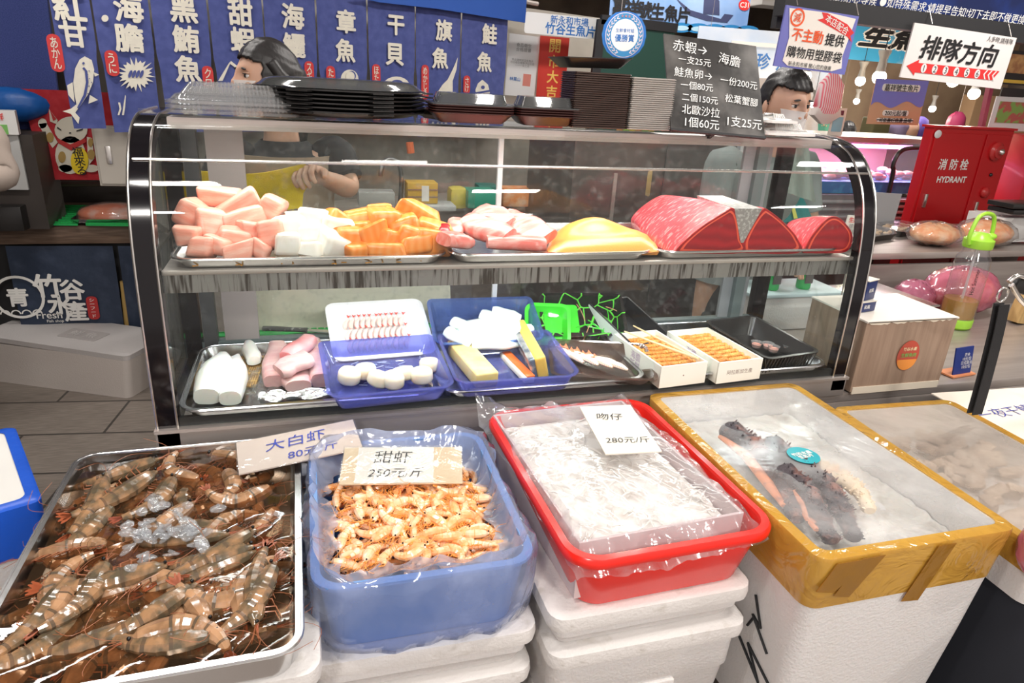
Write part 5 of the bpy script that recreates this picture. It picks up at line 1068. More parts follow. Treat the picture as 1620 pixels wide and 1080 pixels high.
nested('shallow black food container in the nested stack right of the round trays', 742, 190, 1.72, .20, .13, .022, 4, .0055, -.02, 'nested black containers by the round trays', red_black, 'ribbed smoky lid on the shallow black containers')
nested('black container with a red tint in the low nested stack left of the tall stack', 858, 190, 1.72, .165, .13, .022, 4, .0055, -.02, 'nested black containers before the tall stack', red_black, 'smoky lid on the low containers beside the tall stack')
nested('thin dark tray fanned out behind the round trays', 700, 182, 1.80, .12, .12, .012, 3, .004, .5, 'fanned dark trays', black_plastic)
# tall stacks
tb = mat('stacked_black_edge', (.055, .035, .03), .35, bump=None)
def tall(label, x0, x1, y, dpt, h, n, m, grp, name, th):
    """a tower of n thin nested containers, every one its own object"""
    r0 = None; w = x1-x0; st_ = h/n
    for i in range(n):
        M = Matrix.Translation(((x0+x1)/2 + random.uniform(-.0008, .0008), y, ZT+.0005+st_*i))
        if r0 is None:
            r0 = thing(name, label, 'container', mtx=M, group=grp)
            MB().loft([rr(w-.008, dpt-.008, .004, 0, 2), rr(w, dpt, .006, st_*.35, 2), rr(w, dpt, .006, st_*.62, 2), rr(w-.006, dpt-.006, .004, st_*.75, 2), rr(w-.006, dpt-.006, .004, st_*.98, 2)]).out('container_body', m, r0, ang=20)
        else: dup(r0, M)
xl, xr_ = P(886, 190, y=1.66).x, P(992, 193, y=1.66).x
tall('thin black food container in the tall black tower on the case', xl+.03, xr_, 1.71, .11, .130, 26, mat('brown_black_plastic', (.06, .035, .028), .25), 'tall tower of black containers', 'black_container', 0)
xl2, xr2 = xr_+.003, P(1062, 200, y=1.66).x
tall('thin clear food container in the tall clear tower left of the chalkboard', xl2, xr2-.002, 1.71, .11, .125, 25, mat('milky_stacked_plastic', (.62, .57, .53), .2, trans=.35), 'tall tower of clear containers', 'clear_container', 0)
black_box('wide ribbed black container lying askew on top of the tall black tower', ((xl+xr_)/2-.005, 1.71, ZT+.140), .185, .125, .022, .04, None, tilt=-.03)
# chalkboard
a, b2, c = P(1045, 52, y=1.765), P(1192, 72, y=1.765), P(1062, 203, y=1.64)
M, w_, h_ = frame_pts(a, b2, c)
t = thing('chalkboard', 'black price board with white handwriting standing on the case', 'price board', mtx=M)
chalk = mat('smeared_board', (.035, .033, .032), .35, nz=(7, (.22, .21, .20), .42, .75), bump=(30, .15))
MB().box((w_/2, h_/2, -.003), (w_, h_, .005), bev=.001).out('board', chalk, t, smooth=False)
MB().box((w_/2, -.002, -.003), (w_*1.01, .006, .008)).out('black_edge', black_matte, t, smooth=False)
wc = mat('white_chalk', (.90, .90, .88), .6)
for s, x, y, ww, r_ in (('赤蝦→', .26, .88, .36, -.05), ('一支25元', .30, .74, .34, -.02), ('鮭魚卵→', .27, .60, .40, -.02), ('一個80元', .30, .47, .34, 0), ('二個150元', .32, .34, .38, -.02), ('北歐沙拉', .32, .21, .40, -.03), ('1個60元', .32, .08, .36, -.02),
                        ('海膽', .68, .80, .24, -.12), ('一份200元', .76, .56, .40, -.06), ('松葉蟹腳', .77, .37, .36, -.06), ('1支25元', .78, .13, .38, -.03)):
    text(s, w=ww*w_, c=(x*w_, y*h_), m=wc, parent=t, rot=r_, bold=.004, shear=.12, name='handwriting')
MB().box((w_*.5, h_*.12, -.03), (.01, h_*.2, .05)).out('prop', black_matte, t, smooth=False)
# white lids at the right end
for i, (w, h) in enumerate(((.155, .030), (.10, .022))):
    lid_box(['long white ribbed clear container lying right of the chalkboard', 'small white ribbed lid on the long container right of the chalkboard'][i], (P(1250, 212, y=1.66).x-(0 if i == 0 else .035), 1.70, ZT+.001+(0 if i == 0 else .031)), w, .12, h, -.02, mat('milky_white_plastic', (.84, .82, .80), .2, sss=.1), 'white lids by the chalkboard', ribs=.006)

# ================================================================== NOREN CURTAIN
nav = mat('indigo_cloth', (.045, .062, .22), .85, nz=(26, (.065, .085, .27), .4, .7), bump=(400, .3), sheen=.1)
cream = mat('cream_dye', (.66, .63, .54), .85, nz=(30, (.60, .57, .50), .4, .7)); redp = mat('red_dye', (.50, .035, .035), .8)
def CP(px, py, off=.006): return PL(px, py, NA + NN*off, NN)
def cx(px, py=150): p = CP(px, py, 0); return (p-NA).dot(NX)
edges = [98, 163, 252, 340, 424, 505, 583, 657, 728, 800]
ts = [cx(px, 130) for px in edges]
CM = Matrix(((NX.x, 0, NN.x, NA.x), (NX.y, 0, NN.y, NA.y), (0, 1, 0, 0), (0, 0, 0, 1)))
nc = thing('noren_curtain', 'long indigo shop curtain with white fish names hanging behind the stall', 'curtain', mtx=CM)
CI = CM.inverted(); bot = [1.215, 1.20, 1.20, 1.20, 1.20, 1.19, 1.18, 1.17, 1.16]
def quads(name, polys, m, parent, off=.006, lift=0):
    b = MB()
    for pl in polys: b.poly([CI @ CP(*p, off) for p in pl], (0, 0, .001))
    return b.out(name, m, parent, smooth=False)
def ell(cx_, cy_, rx, ry, n=20, a0=0): return [(cx_+rx*math.cos(2*PI*i/n)*math.cos(a0)-ry*math.sin(2*PI*i/n)*math.sin(a0), cy_+rx*math.cos(2*PI*i/n)*math.sin(a0)+ry*math.sin(2*PI*i/n)*math.cos(a0)) for i in range(n)]
chars = [('紅甘', [(109, 10), (116, 54)], 'あかん', (88, 84)), ('海膽', [(203, 12), (204, 60)], 'うに', (177, 100)), ('黑鮪魚', [(290, 14), (294, 62), (297, 109)], 'クロ', (329, 123)), ('甜蝦', [(380, 20), (384, 64)], None, None),
         ('海鱺', [(463, 26), (465, 72)], 'スギ', (489, 114)), ('章魚', [(547, 34), (546, 80)], 'たこ', (523, 121)), ('干貝', [(626, 40), (624, 86)], 'ほたて', (595, 124)), ('旗魚', [(702, 48), (696, 92)], 'めかじき', (672, 130)), ('鮭魚', [(774, 54), (766, 98)], 'さけ', (738, 134))]
for i in range(9):
    x0, x1 = ts[i]+.004, ts[i+1]-.004; zt_ = 1.95 - .012*i; zs = 1.49
    def cf(u, v, x0=x0, x1=x1, i=i):
        z = bot[i] + (zt_-bot[i])*v; g = .010*(1-v)*(1 if v < .4 else 1) if z < zs else 0; xx = (x0+g) + (x1-x0-2*g)*u
        return Vector((xx, z, .004*math.sin(u*7+i*2+v*3)*(1.2-v) + .002*math.sin(23*u)))
    b = MB(); b.grid(cf, 10, 14); pn = b.out('cloth_panel', nav, nc, solid=.0015)
    for ch, (px, py) in zip(chars[i][0], chars[i][1]):
        c = CI @ CP(px, py); hgt = .100 if i < 5 else .098
        text(ch, h=hgt if ch not in '干甘' else hgt*.88, c=(c.x, c.y), z=c.z+.004, m=cream, parent=pn, bold=.032)
    if chars[i][2]:
        px, py = chars[i][3]; c = CI @ CP(px, py); n_ = len(chars[i][2]); hh = .038*n_+.02
        b = MB(); b.loft([rr(.046, hh, .02, z, 3, c.x, c.y) for z in (c.z+.002, c.z+.0035)]); b.out('red_tag', redp, pn, smooth=False)
        text('\n'.join(chars[i][2]), h=hh-.022, w=.026, c=(c.x, c.y), z=c.z+.0045, m=cream, parent=pn, bold=.01, ls=.85)
pans = [o for o in kids(nc)]
# fish on the first panel
quads('fish_motif', [[(134, 89), (145, 95), (149, 110), (147, 130), (140, 148), (128, 166), (119, 178), (126, 186), (124, 196), (118, 188), (112, 180), (99, 176), (112, 172), (121, 165), (118, 150), (116, 130), (119, 108), (126, 94)], [(115, 130), (106, 135), (108, 150), (118, 162)], [(148, 114), (157, 118), (150, 121)], [(142, 150), (155, 158), (140, 164)]], cream, pans[0])
quads('fish_stripe', [[(130, 108), (134, 112), (136, 130), (132, 150), (122, 170), (124, 172), (136, 152), (140, 130), (138, 112), (133, 106)], ell(132, 100, 2, 2, 10)] + [ell(142+random.uniform(-4, 3), 112+6*k, 1, .8, 6) for k in range(7)], nav, pans[0], .0085)
# sea urchin
urch = []
for k in range(44):
    a_ = 2*PI*k/44; r_ = (26 if k % 2 else 17) + 3*math.sin(k*2.3); urch.append((215+1.12*r_*math.cos(a_), 118+r_*math.sin(a_)))
quads('urchin_motif', [urch], cream, pans[1]); quads('urchin_lobes', [ell(206+6*k, 117, 2.6, 6.5, 12, .35) for k in range(4)], nav, pans[1], .0085)
quads('seaweed_motif', [[(186, 182), (189, 172), (187, 162), (190, 162), (192, 172), (189, 182)], [(193, 182), (195, 168), (198, 150), (199, 152), (198, 168), (196, 182)], ell(166, 29, 5.5, 5.5)], cream, pans[1])
quads('wave_motif', [[(345, 128), (362, 100), (366, 96), (352, 128)], [(366, 97), (380, 108), (378, 111), (364, 101)]], cream, pans[3])
quads('octopus_motif', [ell(553, 125, 14, 15), ell(548, 138, 18, 6)], cream, pans[5]); quads('octopus_line', [ell(556, 120, 7, 8)], nav, pans[5], .0085); quads('octopus_shade', [ell(554, 121, 7, 8)], cream, pans[5], .0100)
quads('scallop_motif', [ell(627, 136, 21, 15)], cream, pans[6]); quads('scallop_hole', [ell(628, 134, 11, 8)], nav, pans[6], .0085)
quads('swordfish_motif', [[(724, 91), (722, 110), (716, 128), (716, 146), (700, 150), (692, 146), (700, 134), (708, 126), (717, 108)]], cream, pans[7])
quads('salmon_motif', [[(763, 126), (772, 134), (775, 146), (770, 158), (754, 158), (752, 142), (756, 132)]], cream, pans[8]); quads('salmon_gill', [ell(764, 138, 3, 3, 10), [(752, 146), (775, 142), (775, 145), (752, 149)]], nav, pans[8], .0085)
tag(MB().tube([NA + NX*-.15 + Vector((0, 0, 1.99)), NA + NX*2.45 + Vector((0, 0, 1.90))], .012, 8).out('curtain_rail', steel), 'steel rail carrying the indigo curtain', 'rail')
b = MB(); b.poly([PL(560, -5, NA+NN*.03, NN), PL(832, -5, NA+NN*.03, NN), PL(829, 36, NA+NN*.03, NN), PL(690, 14, NA+NN*.03, NN), PL(600, 4, NA+NN*.03, NN)], tuple(NN*.01)); tag(b.out('blue_valance', mat('royal_blue_cloth', (.012, .075, .36), .7), smooth=False), 'plain royal blue cloth valance above the right half of the curtain', 'valance')
# ================================================================== LEFT BACKGROUND
struct(MB().box((-2.7, 4.35, 1.6), (3.7, .06, 3.3)), 'wall_side', mat('dark_brown_wall', (.10, .085, .075), .7, nz=(3, (.05, .045, .04), .4, .7)))
YC = 3.68
z1 = P(100, 357, y=YC).z; z0 = P(100, 386, y=YC).z; xr = -.72
t = thing('wooden_counter', 'low wooden counter with green mats at the left of the aisle', 'counter', (-1.5, 3.9, 0))
MB().box((-1.85, YC+.31, (z1+z0)/2), (2.1, .62, z1-z0), bev=.006).out('worktop', mat('old_wood', (.12, .075, .05), .6, nz=(8, (.20, .13, .09), .4, .7), stretch=(1, 12, 12)), t, world=True)
MB().box((-1.85, YC+.30, z0/2), (2.05, .5, z0-.01)).out('body', black_matte, t, world=True, smooth=False)
bm2 = mat('navy_banner', (.022, .036, .07), .6, nz=(9, (.05, .07, .12), .5, .75), bump=(12, .5, .01))
def banner(px0, px1, label):
    a, b2, c = P(px0, 389, y=YC-.01), P(px1, 389, y=YC-.01), P(px0+6, 519, y=YC-.01); c.x = a.x; M, w_, h_ = frame_pts(a, b2, c)
    t = thing('shop_banner', label, 'banner', mtx=M); b = MB(); b.grid(lambda u, v: Vector((u*w_, v*h_, .006*math.sin(9*u)*math.cos(5*v))), 24, 12); b.out('printed_sheet', bm2, t, solid=.002); return t, w_, h_
t, w_, h_ = banner(6, 176, 'navy shop banner with white writing under the left counter')
for s, px, py, hh in (('竹', 75, 452, .115), ('谷', 114, 458, .10), ('水', 95, 482, .10), ('產', 120, 492, .10)):
    c = WM[t.name].inverted() @ P(px, py, y=YC-.018); text(s, h=hh, c=(c.x, c.y), m=white_ink, parent=t, z=.009, bold=.03)
c = WM[t.name].inverted() @ P(78, 498, y=YC-.018); text('Fresh', h=.036, c=(c.x, c.y), m=white_ink, parent=t, z=.009, bold=.01)
c = WM[t.name].inverted() @ P(88, 508, y=YC-.018); text('Fish shop', h=.018, c=(c.x, c.y), m=white_ink, parent=t, z=.009, bold=.01)
c = WM[t.name].inverted() @ P(147, 487, y=YC-.018); MB().loft([rr(.05, .12, .018, z, 3, c.x, c.y) for z in (.007, .0085)]).out('red_tag', redp, t, smooth=False); text('シ\nー\nフ\nー\nド', h=.10, w=.02, c=(c.x, c.y), m=white_ink, parent=t, z=.0095)
c = WM[t.name].inverted() @ P(30, 470, y=YC-.018); b = MB(); b.loft([[Vector((c.x+r*math.cos(2*PI*i/40), c.y+r*math.sin(2*PI*i/40), .009)) for i in range(40)] for r in (.095, .108)], cap=False); b.out('white_ring', white_ink, t, smooth=False)
text('青', h=.09, c=(c.x-.005, c.y), m=white_ink, parent=t, z=.009, bold=.03)
for k in range(4): b = MB(); b.loft([[Vector((c.x-.07+k*.045+r*math.cos(a_), c.y-.085+r*math.sin(a_), .0095)) for a_ in [PI*i/12 for i in range(13)]] for r in (.016, .022)], cap=False, closed=False); b.out('wave_print', white_ink, t, smooth=False)
banner(184, 232, 'narrow navy banner half hidden behind the case, right of the white writing')
tag(MB().tube([P(196, 445, y=YC+.02), P(203, 515, y=YC+.02)], .02, 8).out('sack', mat('ochre_sack', (.55, .36, .12), .6)), 'ochre sack showing in the gap between the two banners', 'sack')
grn = mat('green_mat', (.02, .42, .10), .5)
def gmat(label, q):
    A_, B2, C2, D2 = [P(*p, z=z1+.004) for p in q]; t = thing('green_mat', label, 'mat', (A_+C2)/2, group='green plastic mats')
    MB().poly([A_, B2, C2, D2], (0, 0, .008)).out('sheet', grn, t, world=True, smooth=False); b = MB()
    for i in range(30):
        for j in range(9):
            p = A_.lerp(B2, (i+.5)/30).lerp(D2.lerp(C2, (i+.5)/30), (j+.5)/9); b.box(p+Vector((0, 0, .011)), (.008, .008, .006))
    o = b.out('nubs', grn, t, world=True, smooth=False); o['kind'] = 'stuff'
gmat('green nubbed mat on the left counter, left one', [(16, 356), (123, 357), (142, 327), (72, 327)]); gmat('green nubbed mat under the packed orange fish', [(136, 357), (208, 358), (214, 342), (146, 341)])
t = thing('packed_fish_tray', 'steel tray of orange fish under film on the green mat', 'tray', P(182, 346, z=z1+.014), 0)
MB().loft([rr(.30, .20, .02, 0, 3), rr(.33, .23, .02, .02, 3)]).out('pan', steel_tray, t); MB().sph((0, 0, .025), 1, (.16, .105, .05), 20).out('fish', mat('orange_fish_pack', (.72, .20, .09), .35, nz=(10, (.78, .50, .40), .45, .65)), t); MB().sph((0, 0, .026), 1, (.165, .11, .056), 20).jit(.002).out('clear_wrap', clr, t)
# blue board, dark posts, white panels on the far left
b = MB(); b.poly([P(-30, -20, y=3.9), P(72, -20, y=3.9), P(98, 205, y=3.9), P(-30, 210, y=3.9)], (0, .02, 0)); tag(b.out('blue_board', mat('blue_board', (.03, .05, .20), .8, nz=(200, (.05, .07, .25), .4, .6)), smooth=False), 'plain dark blue board at the far left behind the counter', 'board')
tag(MB().sph(P(14, 165, y=3.8), .11, (1.5, .6, .7)).jit(.003).out('blue_bag', mat('blue_crumpled', (.01, .11, .42), .4, bump=(10, .8, .01))), 'crumpled bright blue plastic bag behind the white carton', 'plastic bag')
t = thing('white_carton', 'small white carton with a green hill print on the dark ledge, far left', 'carton', P(10, 212, y=3.6)); MB().box((0, 0, .05), (.10, .06, .10), .2).out('carton_body', white_paint, t, smooth=False); MB().box((-.01, -.033, .022), (.06, .003, .04), .2).out('green_print', mat('green_print', (.2, .5, .12), .5), t, smooth=False); text('鮮', h=.03, m=red_ink, parent=t, mtx=Matrix.Translation((.0, -.036, .075)) @ Matrix.Rotation(.2, 4, 'Z') @ Matrix.Rotation(PI/2, 4, 'X'), z=0)
bench = thing('dark_cabinet', 'dark brown cabinet with a white panel at the far left', 'cabinet', (-1.6, 3.72, z1)); zz = P(10, 213, y=3.6).z
MB().box((-1.60, 3.74, (z1+zz)/2), (.85, .26, zz-z1)).out('body', mat('dark_brown_wood', (.055, .045, .04), .5), bench, world=True, smooth=False)
a = P(-40, 190, y=3.6); b2 = P(34, 190, y=3.6); c = P(46, 300, y=3.6)
MB().box(((a.x+c.x)/2, 3.600, (a.z+c.z)/2), (c.x-a.x, .012, a.z-c.z)).out('white_panel', mat('white_panel', (.55, .55, .54), .4), bench, world=True, smooth=False)
tag(MB().box((P(15, 325, y=3.68).x-.05, 3.60, z1+.06), (.28, .12, .11), bev=.005).out('black_crate', black_plastic), 'black crate under the white panel on the left counter', 'crate')
tag(MB().tube([P(60, 290, y=4.0), P(215, 291, y=4.0)], .014, 8).out('wall_pipe', mat('rusty_pipe', (.16, .12, .10), .5)), 'brown pipe along the wall under the red cat banner', 'pipe')
# maneki cat banner
a, b2, c = P(38, 140, y=3.80), P(165, 140, y=3.80), P(73, 284, y=3.80); c = Vector((a.x+.0, a.y, c.z)); M, w_, h_ = frame_pts(a, b2, c)
w_ = .42; t = thing('cat_banner', 'red cloth banner with a white lucky cat holding a yellow coin', 'banner', mtx=M); CAT = M.inverted()
b = MB(); b.grid(lambda u, v: Vector((u*w_ + .02*(1-v), v*h_-.02*u, .004*math.sin(7*u+2*v))), 12, 10); b.out('red_cloth', mat('red_cloth', (.42, .012, .02), .8, nz=(20, (.5, .03, .04), .4, .7)), t, solid=.0015)
cw = mat('cat_cream', (.70, .65, .54), .8); cgold = mat('cat_gold', (.42, .27, .08), .7); cyel = mat('cat_yellow', (.85, .62, .02), .6)
def cq(name, polys, m, off):
    b = MB()
    for pl in polys: b.poly([Vector((*(CAT @ P(x, y, y=3.80)).xy, off)) for x, y in pl], (0, 0, .001))
    b.out(name, m, t, smooth=False)
cq('cat_figure', [ell(113, 205, 26, 21), [(78, 172), (92, 190), (90, 196), (80, 192)], ell(68, 195, 7, 8), [(62, 196), (74, 194), (92, 225), (84, 234), (72, 216)], ell(112, 245, 24, 30), ell(104, 266, 11, 6), ell(145, 266, 12, 6), [(138, 216), (146, 218), (150, 250), (140, 262)]], cw, .006)
cq('cat_ear', [[(80, 174), (90, 188), (85, 191)]], redp, .0085); cq('cat_patches', [ell(80, 217, 6, 8), ell(99, 248, 6, 9), ell(145, 244, 6, 8), ell(144, 225, 4, 7)], cgold, .0085)
cq('cat_collar', [[(91, 218), (112, 228), (136, 218), (137, 224), (114, 238), (93, 226)]], redp, .009); cq('gold_coin', [ell(127, 254, 14, 21)], cyel, .0105)
cq('cat_face', [ell(112, 210, 2, 1.4, 8), [(92, 200), (98, 205), (97, 206), (91, 202)], [(122, 206), (132, 203), (132, 205), (122, 208)], [(104, 217), (112, 219), (119, 216), (112, 221)]], ink_black, .0095)
c = CAT @ P(127, 254, y=3.80); text('福\n來\n る'.replace(' ', ''), h=.13, w=.045, c=(c.x, c.y), m=ink_black, parent=t, z=.0125, bold=.01, ls=.9)
# white electrical cabinet
x = P(192, 240, y=3.62); t = thing('electric_cabinet', 'beige steel cabinet with a lock handle between the curtain and the case', 'cabinet', (x.x, 3.64, z1-.1))
zc0, zc1 = P(190, 284, y=3.6).z, P(190, 196, y=3.6).z
t.matrix_world = Matrix.Translation((x.x, 3.46, z1)); WM[t.name] = t.matrix_world.copy()
MB().box((x.x+.03, 3.46, (zc1+zc0)/2), (.17, .10, zc1-zc0), bev=.003).out('body', mat('beige_enamel', (.50, .46, .40), .45), t, world=True, smooth=False)
MB().box((x.x+.03, 3.405, (zc0+zc1)/2), (.15, .006, zc1-zc0-.02), bev=.002).out('door', mat('beige_enamel_door', (.54, .50, .44), .45), t, world=True, smooth=False)
MB().box((x.x-.0, 3.399, (zc0+zc1)/2+.01), (.022, .006, .075), bev=.002).out('lock_handle', silver, t, world=True)

# ================================================================== BEHIND THE CASE (sink line)
def wline(t_, off, z): p = NA + NX*t_ - NN*.24 + NN*off; return Vector((p.x, p.y, z))
t = thing('sink_counter', 'steel sink counter along the partition behind the case', 'counter', wline(1.6, .2, 0)); c = wline(1.65, .22, .80)
MB().box(c, (2.7, .40, .03), ang_n).out('worktop', steel, t, world=True, smooth=False); MB().box(wline(1.65, .40, .40), (2.65, .02, .78), ang_n).out('front_panel', steel, t, world=True, smooth=False)
MB().box(wline(.95, .10, .86), (.36, .03, .10), ang_n).out('splash_rail', steel, t, world=True, smooth=False)
fp = [P(632, 335, y=3.42), P(635, 290, y=3.42), P(632, 262, y=3.42), P(622, 253, y=3.42), P(610, 254, y=3.40), P(603, 268, y=3.38), P(602, 278, y=3.38)]
t = thing('gooseneck_tap', 'tall steel gooseneck tap seen through the case', 'tap', fp[0]); MB().tube(spline(fp, 5), .012, 10).out('spout', mat('dull_steel', (.20, .20, .20), .35, .9), t, world=True); MB().tube([fp[0]-Vector((0, 0, .03)), fp[0]+Vector((0, 0, .03))], .022, 10).out('base', steel, t, world=True)
def bbox(label, px0, py0, px1, py1, y, d, m, name, cat, lab=None, bev=.004):
    a, b2 = P(px0, py1, y=y), P(px1, py0, y=y); t = thing(name, label, cat, (a.x, y, a.z)); w_, h_ = abs(b2.x-a.x), abs(b2.z-a.z)
    MB().box((w_/2, d/2, h_/2), (w_, d, h_), bev=bev).out('body', m, t); return t, w_, h_
t, w_, h_ = bbox('ochre yellow carton with a white label seen through the case', 645, 290, 693, 322, 3.35, .12, mat('ochre_carton', (.62, .38, .05), .5), 'yellow_carton', 'carton')
MB().box((w_*.58, -.002, h_*.5), (w_*.24, .003, h_*.75)).out('white_label', paper, t, smooth=False); MB().box((w_/2, -.001, h_*.33), (w_, .002, .006)).box((w_/2, -.001, h_*.68), (w_, .002, .006)).out('printed_lines', mat('brown_print', (.25, .15, .12), .6), t, smooth=False)
bbox('yellow plastic bag of scraps seen through the case', 712, 298, 742, 332, 3.55, .12, mat('mustard_plastic', (.62, .52, .10), .5), 'yellow_bag', 'bag', bev=.03); bbox('green plastic basket seen through the case', 740, 302, 786, 330, 3.5, .14, mat('teal_green_plastic', (.03, .30, .20), .4), 'green_basket', 'basket', bev=.01)
bbox('dark green basket behind the lighter one', 757, 294, 790, 316, 3.65, .12, mat('dark_green_plastic', (.04, .16, .13), .5), 'green_basket', 'basket', bev=.01)
bbox('row of orange packs on the sink counter, seen right of the white door edge', 795, 298, 868, 328, 3.75, .12, mat('orange_pack', (.80, .28, .09), .5, nz=(18, (.85, .50, .30), .45, .6)), 'orange_pack', 'pack', bev=.02)
bbox('long low white tray on the sink counter', 645, 326, 722, 334, 3.30, .15, mat('pale_grey_tray', (.45, .46, .46), .4), 'white_tray', 'tray')
bbox('pale boxes on the sink counter left of the tap', 568, 305, 625, 326, 3.4, .12, mat('pale_grey_box', (.42, .42, .40), .5), 'pale_box', 'box')
t, w_, h_ = bbox('jar with a yellow label standing on the sink counter, seen through the case', 1008, 268, 1034, 312, 3.3, .09, mat('amber_jar', (.48, .33, .13), .4), 'sauce_jar', 'jar', bev=.012)
tag(MB().tube([P(648, 225, y=3.8), P(650, 242, y=3.8)], .02, 8).out('orange_cloth', mat('orange_cloth', (.70, .14, .04), .7)), 'small orange cloth hanging on the partition', 'cloth')
# dark fridge behind the right half of the case
t = thing('dark_fridge', 'dark steel upright fridge seen through the right half of the case', 'fridge', (1.55, 3.45, 0)); MB().box((1.72, 3.58, .66), (1.0, .55, 1.32), .12, bev=.01).out('body', mat('dark_fridge', (.085, .075, .072), .35, .5, nz=(3, (.16, .11, .10), .4, .7)), t, world=True); MB().box((1.50, 3.285, .92), (.02, .03, .3), .12).out('handle', steel, t, world=True, smooth=False)
MB().box((1.98, 3.33, .7), (.38, .012, 1.1), .12).out('door', mat('fridge_door', (.12, .115, .115), .3, .6), t, world=True, smooth=False)
# ================================================================== PEOPLE
skin = mat('skin', (.60, .36, .25), .5, sss=.25, nz=(12, (.60, .36, .26), .4, .7)); hair_m = mat('black_hair', (.012, .010, .010), .45, bump=(120, .6), stretch=(1, 1, .15)); eye_w = mat('eye_white', (.75, .72, .70), .3); lipm = mat('lips', (.45, .16, .14), .45)
def skin_mesh(chains, sub=2):
    """chains: list of [(co, r), ...]; first vertex of a later chain may repeat an earlier coordinate to branch from it"""
    bm = bmesh.new(); lay = bm.verts.layers.skin.verify(); seen = {}
    for ch in chains:
        pv = None
        for co, r in ch:
            k = tuple(round(c, 4) for c in co)
            if k not in seen: v = bm.verts.new(co); v[lay].radius = (r, r); v[lay].use_root = len(seen) == 0; seen[k] = v
            v = seen[k]
            if pv is not None and pv is not v and not any(e.other_vert(pv) is v for e in pv.link_edges): bm.edges.new((pv, v))
            pv = v
    me = bpy.data.meshes.new('tmp'); bm.to_mesh(me); bm.free(); o = bpy.data.objects.new('tmp', me); COL.objects.link(o)
    o.modifiers.new('s', 'SKIN').use_smooth_shade = True; m2 = o.modifiers.new('u', 'SUBSURF'); m2.levels = m2.render_levels = sub
    r = bpy.data.meshes.new_from_object(o.evaluated_get(bpy.context.evaluated_depsgraph_get())); bpy.data.objects.remove(o); return r
def head_bm(bm, c, yaw, pitch=0, s=1.0, roll=0):
    """head with brow, eye sockets, nose, lips, chin, ears; looks along -Y before turning. slots: 0 skin 1 white 2 dark 3 lips"""
    M = Matrix.Translation(c) @ Euler((pitch, roll, yaw)).to_matrix().to_4x4() @ Matrix.Scale(s, 4)
    q = bmesh.ops.create_icosphere(bm, subdivisions=5, radius=1); vs = q['verts']
    def g(x, z, cx_, cz, sx, sz): return math.exp(-((x-cx_)/sx)**2-((z-cz)/sz)**2)
    for v in vs:
        x, y, z = v.co; fr = max(0, -y)
        k = 1 - .34*max(0, -z-.15)**1.2; jx = x*k; yy = y*(1 - .10*max(0, -z))
        if y > 0: yy *= 1.12 - .25*max(0, -z)
        d = .0
        d += .26*g(x, z, 0, -.14, .13, .16) + .13*g(x, z, 0, .08, .09, .22)          # nose
        d += .05*g(x, z, 0, .30, .55, .10)                                             # brow
        d -= .13*(g(x, z, -.34, .12, .17, .12) + g(x, z, .34, .12, .17, .12))          # sockets
        d += .07*(g(x, z, -.48, -.15, .2, .18) + g(x, z, .48, -.15, .2, .18))          # cheeks
        d += .09*g(x, z, 0, -.46, .22, .07) + .07*g(x, z, 0, -.57, .19, .06) - .04*g(x, z, 0, -.515, .25, .025)
        d += .10*g(x, z, 0, -.84, .25, .16)
        v.co = Vector((jx*.078, (yy - d*fr)*.096, z*.118))
    for f in {f for v in vs for f in v.link_faces}:
        cc = f.calc_center_median(); 
        if cc.y < -.07 and abs(cc.x) < .024 and -.072 < cc.z < -.050: f.material_index = 3
    bmesh.ops.transform(bm, matrix=M, verts=vs)
    def sp(co, r, sc, mi, rt=(0, 0, 0)):
        q = bmesh.ops.create_uvsphere(bm, u_segments=14, v_segments=10, radius=r); bmesh.ops.transform(bm, matrix=M @ Matrix.Translation(co) @ Euler(rt).to_matrix().to_4x4() @ Matrix.Diagonal((*sc, 1)), verts=q['verts'])
        for f in {f for v in q['verts'] for f in v.link_faces}: f.material_index = mi
    for sx in (-1, 1):
        sp((sx*.0275, -.0765, .013), .0125, (1.15, .75, .62), 1); sp((sx*.0275, -.0850, .013), .0062, (1, .55, .85), 2)
        sp((sx*.0275, -.0785, .0215), .0135, (1.25, .7, .28), 0); sp((sx*.0275, -.0870, .0195), .011, (1.35, .25, .12), 2)
        sp((sx*.0285, -.0885, .034), .013, (1.35, .32, .26), 2, (0, sx*.12, 0)); sp((sx*.079, .008, -.005), .028, (.28, .62, 1), 0, (0, 0, sx*.3)); sp((sx*.012, -.103, -.022), .0085, (.9, 1, .7), 0)
    return M
def hand_chain(wr, dirv, up, curl=.6, s=1.0, thumb=1):
    """palm and five fingers from wrist wr along dirv, curling towards -up"""
    dirv = dirv.normalized(); side = dirv.cross(up).normalized(); up = side.cross(dirv).normalized(); ch = []; pal = wr + dirv*.045*s; ch.append([(wr, .024*s), (pal, .030*s)])
    for k, (o, l) in enumerate(((-.030, .070), (-.010, .080), (.011, .075), (.030, .060))):
        kn = wr + dirv*.085*s + side*o*s; a = curl; d1 = (dirv*math.cos(a)-up*math.sin(a)); d2 = (dirv*math.cos(a*2.2)-up*math.sin(a*2.2)); d3 = (dirv*math.cos(a*3.1)-up*math.sin(a*3.1))
        ch.append([(pal, .030*s), (kn, .0105*s), (kn+d1*l*.5*s, .0092*s), (kn+(d1*.5+d2*.3)*l*s, .0085*s), (kn+(d1*.5+d2*.3+d3*.25)*l*s, .007*s)])
    t0 = wr + dirv*.030*s + side*thumb*.030*s; ch.append([(pal, .030*s), (t0, .013*s), (t0+(dirv*.6+side*thumb*.5-up*.5).normalized()*.034*s, .0105*s), (t0+(dirv*.75+side*thumb*.3-up*.75).normalized()*.062*s, .0085*s)])
    return ch
